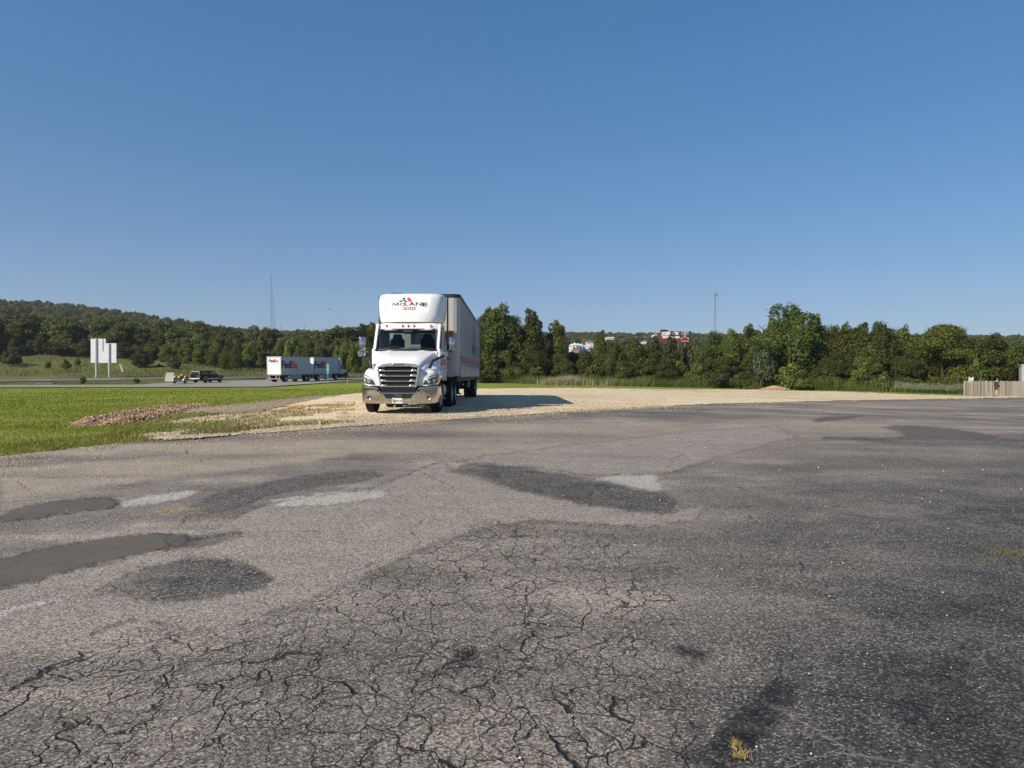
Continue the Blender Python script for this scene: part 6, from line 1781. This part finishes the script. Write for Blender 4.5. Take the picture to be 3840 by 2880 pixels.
# leaning marker
x, y, z = col_at(467, 140)
LM = empty('leaning_marker', (x, y, z), 0, 'narrow weathered road marker leaning left beside the tall sign', 'sign')
s = 140 / F
MB().tube([(0, 0, 0), (-9 * s, 0, 26 * s)], .03, 6).build('post', M['wood_pole'], LM)
for dx in (0, 4.5): MB().prism([((-20 + dx) * s, 56 * s), ((-17 + dx) * s, 56 * s), ((-7.5 + dx) * s, 25 * s), ((-11 + dx) * s, 25 * s)], 1, -.03, .0).build('panel', M['trailer_rail'], LM)

# green reference marker by the slip road
d = 112.0; s = d / F
x, y, z = col_at(1229, d)
GS = empty('route_marker', (x, y, z), R(10), 'small green reference sign with white characters, on a thin post before the FedEx trailers', 'sign')
zz = lambda py: EYE + (HY - py) * s - z
MB().span((-.035, 0, -.2), (.035, .05, zz(1366))).build('post', M['steel'], GS)
MB().span((-5.6 * s, -.03, zz(1401)), (5.6 * s, 0, zz(1363))).build('panel', M['sign_green'], GS)
mb = MB()
for t_, py, h_, w_ in (('WEST', 1371, 4.2, 8), ('44', 1379, 4.6, 6.5), ('MILE', 1386, 4, 8), ('226', 1392.5, 4.4, 7), ('2', 1400, 5.5, 4.5)):
    lettering(mb, t_, (0, -.034, zz(py)), (1, 0, 0), (0, 0, 1), w_ * s, h_ * s, .03)
mb.build('lettering', M['sign_white'], GS)
x, y, z = col_at(1302, 104)
st = MB().box((0, 0, .45), (.05, .04, 1.1)).build('marker_stake', simple('pale_yellow_stake', (0.45, 0.42, 0.2), .6), None, loc=(x, y, z))
tag(st, 'thin pale yellow marker stake in the lawn left of the white tractor', 'stake')

# culvert head at the left ditch
x, y, z = col_at(165, 113)
cv = MB(); cv.span((-1.4, 0, -.2), (1.4, .3, .32)); cv.build('culvert_head', simple('stained_concrete', (0.12, 0.11, 0.1), .9), None, loc=(x, y, z)); cv = bpy.data.objects['culvert_head']
tag(cv, 'dark stained concrete culvert head in the ditch at the left', 'culvert')

# tall lattice tower on the left horizon
def lattice_tower(name, px_base, py_top, d, w0, w1, label, lean=0.0, n=34):
    x, y, z = col_at(px_base, d)
    h = EYE + (HY - py_top) / F * d - z
    T = empty(name, (x, y, z), 0, label, 'tower')
    mb = MB(); legs = []
    for k in range(3):
        a = k * 2.0944 + .4
        legs.append([((w0 + (w1 - w0) * q ** .75) * math.cos(a) + lean * q, (w0 + (w1 - w0) * q ** .75) * math.sin(a), h * q) for q in np.linspace(0, 1, n)])
        LG = MB().tube(legs[-1], [max(.075, w0 * .016)] * n, 5).build('leg', M['lattice'], T)
    for i in range(n - 1):
        for k in range(3):
            a, b = legs[k], legs[(k + 1) % 3]
            mb.tube([a[i], b[i + 1]], .035, 4); mb.tube([b[i], a[i + 1]], .035, 4); mb.tube([a[i], b[i]], .035, 4)
    o = mb.build('bracing', M['lattice'], T); o['kind'] = 'stuff'
    return T, h
lattice_tower('lattice_tower', 1024, 1028, 700, 4.6, .35, 'tall tapering lattice tower above the wood left of the white truck', -2.0)
T, h = lattice_tower('cell_mast', 2678, 1100, 640, .9, .6, 'slender grey mast with a small antenna head above the trees right of the billboard', 1.0)
mb = MB()
for k in range(8):
    a = k * .785; mb.box((1.0 + 1.3 * math.cos(a), 1.3 * math.sin(a), h - .6), (.5, .5, 3.0))
mb.cyl((1.0, 0, h - 1.6), (1.0, 0, h - 1.2), 1.4, n=10); mb.cyl((1, 0, h), (1, 0, h + 3), .1, n=5)
o = mb.build('antenna_head', M['steel'], T); o['kind'] = 'stuff'

# utility poles and wires
def pole(px, top, d, label, wid=.16, arm=True):
    x, y, z = col_at(px, d); h = EYE + (HY - top) / F * d - z
    P = empty('utility_pole', (x, y, z), 0, label, 'pole')
    MB().cyl((0, 0, -.5), (0, 0, h), wid, wid * .8, 8).build('shaft', M['wood_pole'], P)
    if arm: MB().span((-1.2, -.1, h - 1.1), (1.2, .1, h - .85)).build('crossarm', M['wood_pole'], P)
    return Vector((x, y, z + h - .8))
pole(1055, 1218, 560, 'thin utility pole on the wooded skyline right of the lattice tower')
pole(1143, 1220, 540, 'utility pole poking out of a treetop on the skyline left of the white truck', arm=False)
tp = [pole(2187, 1268, 420, 'utility pole standing among the white roofs'), pole(2383, 1258, 430, 'utility pole in the gap left of the billboard, the left one'), pole(2418, 1256, 425, 'utility pole in the gap left of the billboard, the right one')]
far_a = Vector(bb(2700, 1268, 430)); 
for i, (a, b, dz) in enumerate(((tp[0], tp[1], 0), (tp[0], tp[1], -1.6), (tp[1], far_a, 0), (tp[1], far_a, -1.8))):
    mb = MB(); pts = []
    for k in range(13):
        t = k / 12; p = a.lerp(b, t); pts.append((p.x, p.y, p.z + dz - 3.0 * t * (1 - t)))
    o = mb.tube(pts, .07, 4).build('power_line', M['steel'])
    tag(o, ['upper wire running right from the pole among the white roofs', 'lower wire running right from the pole among the white roofs', 'upper wire passing behind the billboard', 'lower wire passing behind the billboard'][i], 'wire')

# billboard
d = 330.0; s = d / F
x, y, z = col_at(2530, d)
BB = empty('billboard', (x, y, z), 0, 'large red and black billboard reading ROBERTSON, with a crossed-rifles panel at its right end', 'billboard')
X = lambda px: (px - 2530) * s
Z = lambda py: EYE + (HY - py) * s - z
maroon = simple('maroon_print', (0.2, 0.02, 0.025), .5, 0, .1, .5); charcoal = simple('charcoal_print', (0.03, 0.032, 0.036), .5, 0, .15, .5)
MB().span((X(2476), 0, Z(1282)), (X(2550), .5, Z(1242))).build('panel', maroon, BB)
MB().span((X(2550), -.1, Z(1275)), (X(2588), .45, Z(1242))).build('panel', charcoal, BB)
MB().span((X(2477), .02, Z(1241.8)), (X(2504), .4, Z(1236))).build('top_panel', simple('navy_print', (0.012, 0.016, 0.03), .5), BB)
MB().span((X(2588), -.1, Z(1284)), (X(2591), .45, Z(1242))).build('frame', M['black_plastic'], BB)
MB().span((X(2556), .0, Z(1282)), (X(2583), .4, Z(1275.3))).build('lower_panel', simple('orange_print', (0.62, 0.13, 0.02), .5), BB)
for pxx in (2490, 2520, 2545, 2570): MB().span((X(pxx) - .2, .5, -1), (X(pxx) + .2, .9, Z(1245))).build('post', M['lattice'], BB)
mb = MB(); lettering(mb, 'ROBERTSON', (X(2512), -.02, Z(1256.5)), (1, 0, 0), (.12, 0, 1), X(2543) - X(2481), 12.5 * s, .06, .0)
mb.span((X(2478), -.03, Z(1260)), (X(2506), -.01, Z(1258.2))); mb.span((X(2484), -.03, Z(1268)), (X(2548), -.01, Z(1261.6)))
lettering(mb, 'THE ARMORY', (X(2569), -.13, Z(1246.2)), (1, 0, 0), (0, 0, 1), X(2584) - X(2554), 3 * s, .06)
mb.span((X(2562), -.14, Z(1251)), (X(2574), -.12, Z(1248.6)))
mb.build('lettering', M['sign_white'], BB)
mb = MB()
for sg in (-1, 1):
    c = 2567.5
    mb.prism([(X(c - sg * 15), Z(1250.5)), (X(c - sg * 14), Z(1249.5)), (X(c + sg * 12), Z(1268)), (X(c + sg * 16), Z(1269)), (X(c + sg * 14), Z(1273)), (X(c + sg * 9), Z(1267.5))], 1, -.16 - .01 * sg, -.12)
mb.build('crossed_rifles', M['sign_white'], BB)
MB().prism([(X(2560.5), Z(1254)), (X(2575), Z(1254)), (X(2575.5), Z(1265)), (X(2567.8), Z(1272)), (X(2560), Z(1265))], 1, -.2, -.17).build('shield', M['red_print'], BB)
MB().prism([(X(2567.8) + 4.2 * s * math.cos(a), Z(1260) + 7 * s * math.sin(a)) for a in np.linspace(0, 6.28, 15)[:-1]], 1, -.23, -.2).build('oval', M['steel'], BB)

# the town beyond the trees
white_wall = simple('white_metal_wall', (0.72, 0.73, 0.74), .5, 0, .06, .3); pinkish = simple('pinkish_wall', (0.5, 0.42, 0.40), .7, 0, .1, .3); tanw = simple('tan_wall', (0.55, 0.42, 0.28), .7, 0, .1, .3)
roofw = simple('white_roof', (0.78, 0.79, 0.8), .4, 0, .05, .3); rust_roof = simple('rusty_roof', (0.36, 0.2, 0.13), .7, 0, .15, .3)
def house(px0, px1, top, base, d, label, wall, roof, gable=False, win=0):
    gx_, gd_, gz_ = at1((px0 + px1) / 2, base)       # stands where its foot meets the slope
    if 150 < gd_ < 560: d = gd_
    s = d / F; xm = ((px0 + px1) / 2 - CX) * s; w = (px1 - px0) * s
    zt = EYE + (HY - top) * s
    zb = max(float(H(xm, d)) - .2, zt - (base - top) * s * 1.5)
    B = empty('building', (xm, d, zb), 0, label, 'building')
    hh = zt - zb
    if gable:
        MB().span((-w / 2, 0, 0), (w / 2, 10, hh * .72)).build('wall', wall, B)
        MB().prism([(-w / 2 - .3, hh * .72), (0, hh), (w / 2 + .3, hh * .72)], 1, -.3, 10.3).build('roof', roof, B)
    else:
        MB().span((-w / 2, 0, 0), (w / 2, 10, hh - .5)).build('wall', wall, B)
        MB().span((-w / 2 - .2, -.2, hh - .5), (w / 2 + .2, 10.2, hh)).build('roof', roof, B)
    for k in range(win):
        wx = -w / 2 + w * (k + .5) / win
        MB().span((wx - .35, -.08, hh * .78), (wx + .35, -.02, hh * .92)).build('window', M['dark_glass'], B)
    return B
for i, (px, tp_) in enumerate(((2144, 1288), (2156, 1284), (2168, 1286), (2180, 1288))):
    house(px - 5.5, px + 5.5, tp_, 1308, 400 + i * 3, 'white peaked tent roof in the gap between the trees, %s' % ['first from the left', 'tallest, second from the left', 'third from the left', 'rightmost of the four'][i], white_wall, roofw, True)
house(2150, 2214, 1295, 1310, 412, 'long low white building behind the peaked tents', white_wall, roofw)
house(2201, 2226, 1279, 1302, 418, 'pinkish grey two-storey building with a rusty roof edge behind the tents', pinkish, rust_roof, False, 3)
house(2148, 2172, 1308, 1318, 392, 'low rust-brown shed in front of the peaked tents', rust_roof, rust_roof)
house(2276, 2302, 1264, 1271, 470, 'small tan flat-roofed building on the far slope right of the slim upright tree', tanw, roofw)
house(2452, 2464, 1252, 1258, 520, 'small white roof on the far slope just left of the billboard', white_wall, roofw, True)
house(2414, 2423, 1281, 1287, 425, 'tiny white shed at the foot of the poles left of the billboard', white_wall, roofw)
house(1368, 1400, 1264, 1272, 205, 'small pale gabled roof among the trees behind the left mirror of the white truck', white_wall, roofw, True)

# wooden fence
fence_w = NT('weathered_fence_wood')
oi = fence_w.n('ShaderNodeObjectInfo').outputs['Random']
gn = fence_w.noise(3.0, 6, .7, src=fence_w.mapping((6, 6, .7)))
fc_ = fence_w.ramp(fence_w.math('ADD', fence_w.math('MULTIPLY', oi, .55), fence_w.math('MULTIPLY', gn, .5)), [(.2, (0.15, 0.125, 0.10)), (.5, (0.27, 0.235, 0.19)), (.8, (0.36, 0.32, 0.265))])
fence_w.col(fc_); fence_w.set(Roughness=.9); fence_w.bump(gn, .4, .01)
p0 = Vector(bb(3616, 1485, 73.0)); p1 = Vector(bb(3950, 1490, 71.5))
FN = empty('wooden_fence', tuple(p0), 0, 'weathered grey picket fence of tall dog-eared boards at the right frame edge', 'fence')
dv = (p1 - p0); Lf = dv.length; dirv = dv.normalized(); nrm_v = Vector((dirv.y, -dirv.x, 0))
FN.rotation_euler = (0, 0, math.atan2(dirv.y, dirv.x))
bd_me = [MB().prism([(-w_ / 2, -.3), (w_ / 2, -.3), (w_ / 2, 1.49), (w_ / 2 - .03, 1.53), (-w_ / 2 + .03, 1.53), (-w_ / 2, 1.49)], 1, -.012, .012).mesh('picket', fence_w.m) for w_ in (.125, .135, .145)]
k = 0; xx = 0
gf = random.Random(9)
while xx < Lf:
    zoff = dv.z * xx / Lf
    link('picket', bd_me[k % 3], FN, (xx, gf.uniform(-.01, .01), zoff + gf.uniform(-.03, .02)), (gf.uniform(-.01, .01), gf.uniform(-.015, .015), gf.uniform(-.05, .05)))
    xx += gf.uniform(.150, .178); k += 1
for z in (.3, 1.15): MB().span((-.05, .02, z), (Lf, .06, z + .09)).build('rail', fence_w.m, FN)
for q in range(4): MB().span((q * 2.4, .06, -.3), (q * 2.4 + .09, .15, 1.45)).build('post', fence_w.m, FN)

# pale grey container behind the fence
q0 = bb(3811, 1440, 78.0); zg = float(H(q0[0], 78.0))
CT = empty('storage_container', (53.85, 78.0, zg), R(-28), 'pale grey metal box body standing behind the fence at the right frame edge', 'container')
hC = EYE + (HY - 1367) / F * 78 - zg
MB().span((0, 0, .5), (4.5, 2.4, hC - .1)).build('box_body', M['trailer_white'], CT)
MB().span((-.06, -.06, hC - .12), (4.6, 2.5, hC)).build('roof_rail', M['steel'], CT)
MB().span((-.03, -.03, .45), (.32, .05, hC - .12)).build('corner_post', M['steel'], CT)
MB().span((.36, -.02, .5), (.52, .0, hC - .15)).build('trim', M['trailer_rail'], CT)
mb = MB()
for i in range(8): mb.span((.6 + i * .5, -.012, .5), (.64 + i * .5, 0, hC - .15))
o = mb.build('side_ribs', M['trailer_white'], CT); o['kind'] = 'stuff'
# little white thing peeping over the fence
q1 = bb(3641, 1424, 73.9)
mb = MB()
for i, hh in enumerate((.30, .16, .22, .14, .28)): mb.prism([(-.22 + i * .09, -.3), (-.13 + i * .09, -.3), (-.14 + i * .09, hh * .7), (-.18 + i * .09, hh)], 1, -.05 - i * .002, .05)
o = mb.build('white_scrap', M['plate_white'], None, loc=q1)
tag(o, 'small jagged white object showing above the fence boards near their left end', 'white object')

# person walking in front of the fence, seen from the side
d = 70.0; pxp = 3737
bxp = (pxp - CX) / F * d; bzp = EYE - (1487 - HY) / F * d
skin_m = simple('sunlit_skin', (0.5, 0.29, 0.2), .6, 0, .08, 10.0); coat_m = simple('dark_grey_hoodie', (0.045, 0.045, 0.047), .9, 0, .2, 14.0, spec=.1); short_m = simple('black_shorts', (0.015, 0.015, 0.017), .9, 0, .2, 14.0, spec=.1)
hair_m = simple('reddish_brown_hair', (0.10, 0.045, 0.025), .8, 0, .3, 20.0); shoe_m = simple('dark_shoes', (0.02, 0.018, 0.018), .7, 0, .2, 10.0)
PS = empty('person', (bxp, d, bzp), 0, 'person in a dark grey hoodie and black shorts standing by the fence with head bowed', 'person')
def skin(name, verts, edges, radii, mat, parent, root=0, sub=2):
    me = bpy.data.meshes.new(name); me.from_pydata(verts, edges, [])
    o = link(name, me, parent)
    m = o.modifiers.new('skin', 'SKIN'); m.use_smooth_shade = True
    for i, r_ in enumerate(radii):
        sv = me.skin_vertices[0].data[i]; sv.radius = (r_, r_) if not hasattr(r_, '__len__') else r_
        sv.use_root = (i == root)
    s_ = o.modifiers.new('sub', 'SUBSURF'); s_.levels = sub; s_.render_levels = sub
    me.materials.append(mat)
    return o
# x = the way the person faces; slight stoop, head bowed, hands in front at hip height
V_ = [(0, 0, .88), (.0, 0, 1.08), (-.03, 0, 1.28), (.0, 0, 1.42), (.05, 0, 1.49), (.09, 0, 1.57), (.12, 0, 1.65),
      (0, .09, .86), (.03, .10, .48), (-.02, .10, .09), (.13, .11, .045),
      (0, -.09, .86), (-.05, -.10, .48), (-.13, -.10, .09), (.02, -.11, .045),
      (-.01, .19, 1.37), (-.03, .23, 1.1), (.14, .17, .93), (.20, .14, .90),
      (-.01, -.19, 1.37), (-.03, -.23, 1.1), (.14, -.17, .93), (.20, -.14, .90)]
E_ = [(0, 1), (1, 2), (2, 3), (3, 4), (4, 5), (5, 6), (0, 7), (7, 8), (8, 9), (9, 10), (0, 11), (11, 12), (12, 13), (13, 14), (3, 15), (15, 16), (16, 17), (17, 18), (3, 19), (19, 20), (20, 21), (21, 22)]
Rr = [.13, .125, .14, .11, .055, .085, .075, .085, .062, .042, .04, .085, .062, .042, .04, .055, .045, .034, .035, .055, .045, .034, .035]
for sgn, base in ((1, 18), (-1, 22)):
    bvx = V_[base]
    for q in range(4):
        i0 = len(V_); a_ = (q - 1.5) * .016
        l_ = (.035, .042, .04, .03)[q]
        V_.append((bvx[0] + .03, bvx[1] + a_ - sgn * .005, bvx[2] - .012)); V_.append((bvx[0] + .03 + l_ * .7, bvx[1] + a_ - sgn * .01, bvx[2] - .03))
        E_ += [(base, i0), (i0, i0 + 1)]; Rr += [.010, .008]
    i0 = len(V_); V_.append((bvx[0] + .02, bvx[1] - sgn * .03, bvx[2] + .018)); E_.append((base, i0)); Rr.append(.011)
skin('body', V_, E_, Rr, skin_m, PS)
skin('hoodie', [(0, 0, .80), (0, 0, .95), (-.01, 0, 1.12), (-.035, 0, 1.28), (-.01, 0, 1.42), (.04, 0, 1.48), (-.01, .19, 1.36), (-.03, .24, 1.1), (.12, .19, .945), (-.01, -.19, 1.36), (-.03, -.24, 1.1), (.12, -.19, .945)],
     [(0, 1), (1, 2), (2, 3), (3, 4), (4, 5), (4, 6), (6, 7), (7, 8), (4, 9), (9, 10), (10, 11)], [(.17, .20), (.17, .20), (.165, .19), (.175, .2), (.13, .16), .075, .085, .075, .055, .085, .075, .055], coat_m, PS)
for sgn in (1, -1):
    skin('shorts', [(0, .07 * sgn, .86), (.012, .095 * sgn, .70), (.018, .10 * sgn, .58)], [(0, 1), (1, 2)], [.125, .108, .100], short_m, PS)
    xo = .0 if sgn > 0 else -.11
    MB().box((.05 + xo - (.0 if sgn > 0 else .0), .105 * sgn, .04), (.28, .10, .09), None, .8).build('shoe', shoe_m, PS, True, bevel=.03)
    MB().lathe([(-.02, 0), (-.01, .02), (.01, .022), (.02, 0)], 8, axis=1, c=(.10, .075 * sgn, 1.59)).build('ear', skin_m, PS, True)
    MB().lathe([(-.006, 0), (0, .009), (.006, 0)], 8, axis=0, c=(.195, .03 * sgn, 1.60)).build('eye', M['black_plastic'], PS, True)
MB().tube([(.19, 0, 1.605), (.215, 0, 1.575), (.2, 0, 1.56)], [.01, .016, .01], 6).build('nose', skin_m, PS, True)
MB().tube([(.19, -.02, 1.535), (.197, 0, 1.535), (.19, .02, 1.535)], .006, 5).build('mouth', M['red_print'], PS, True)
hm = MB(); rows = []
for i in range(7):
    a = i / 6 * math.pi * .56
    rows.append([(.105 + .105 * math.sin(a) * math.cos(b) * (1.0 if math.cos(b) < .2 else .82), .092 * math.sin(a) * math.sin(b), 1.625 + .115 * math.cos(a)) for b in np.linspace(0, 2 * math.pi, 17)[:-1]])
hm.grid(rows, True); hm.build('hair', hair_m, PS, True, solid=.01)

# bird over the wood
bl = bb(1236, 1160, 300.0)
BR = empty('bird', bl, R(20), 'dark bird gliding low in the sky left of the white truck', 'bird')
mb = MB()
mb.lathe([(-.35, 0), (-.2, .08), (.1, .12), (.3, .07), (.4, 0)], 8, axis=0)
mb.add([(-.1, .05, .05), (.2, .05, .05), (.1, .6, .35), (-.1, .62, .33), (-.2, 1.0, .45), (-.35, 1.0, .44)], [(0, 1, 2, 3), (3, 2, 4, 5)])
mb.add([(-.1, -.05, .05), (.2, -.05, .05), (.1, -.6, .15), (-.1, -.62, .13), (-.2, -.95, .12), (-.35, -.95, .11)], [(0, 1, 2, 3), (3, 2, 4, 5)])
mb.add([(-.3, -.05, 0), (-.3, .05, 0), (-.6, .14, .02), (-.6, -.14, .02)], [(0, 1, 2, 3)])
mb.build('body', M['black_plastic'], BR)

# ------------------------------------------------------------------ the hazy morning air
hz = MB().span((-4200, -430, -2.5), (4200, 1790, 175)).build('haze', None)
hm_ = bpy.data.materials.new('haze_air'); hm_.use_nodes = True
hn = hm_.node_tree; hn.nodes.clear()
ho = hn.nodes.new('ShaderNodeOutputMaterial'); hv = hn.nodes.new('ShaderNodeVolumePrincipled')
hv.inputs['Color'].default_value = (0.82, 0.88, 0.96, 1); hv.inputs['Density'].default_value = 0.00015; hv.inputs['Anisotropy'].default_value = 0.2
hn.links.new(hv.outputs[0], ho.inputs['Volume'])
hz.data.materials.append(hm_)
tag(hz, kind='stuff')
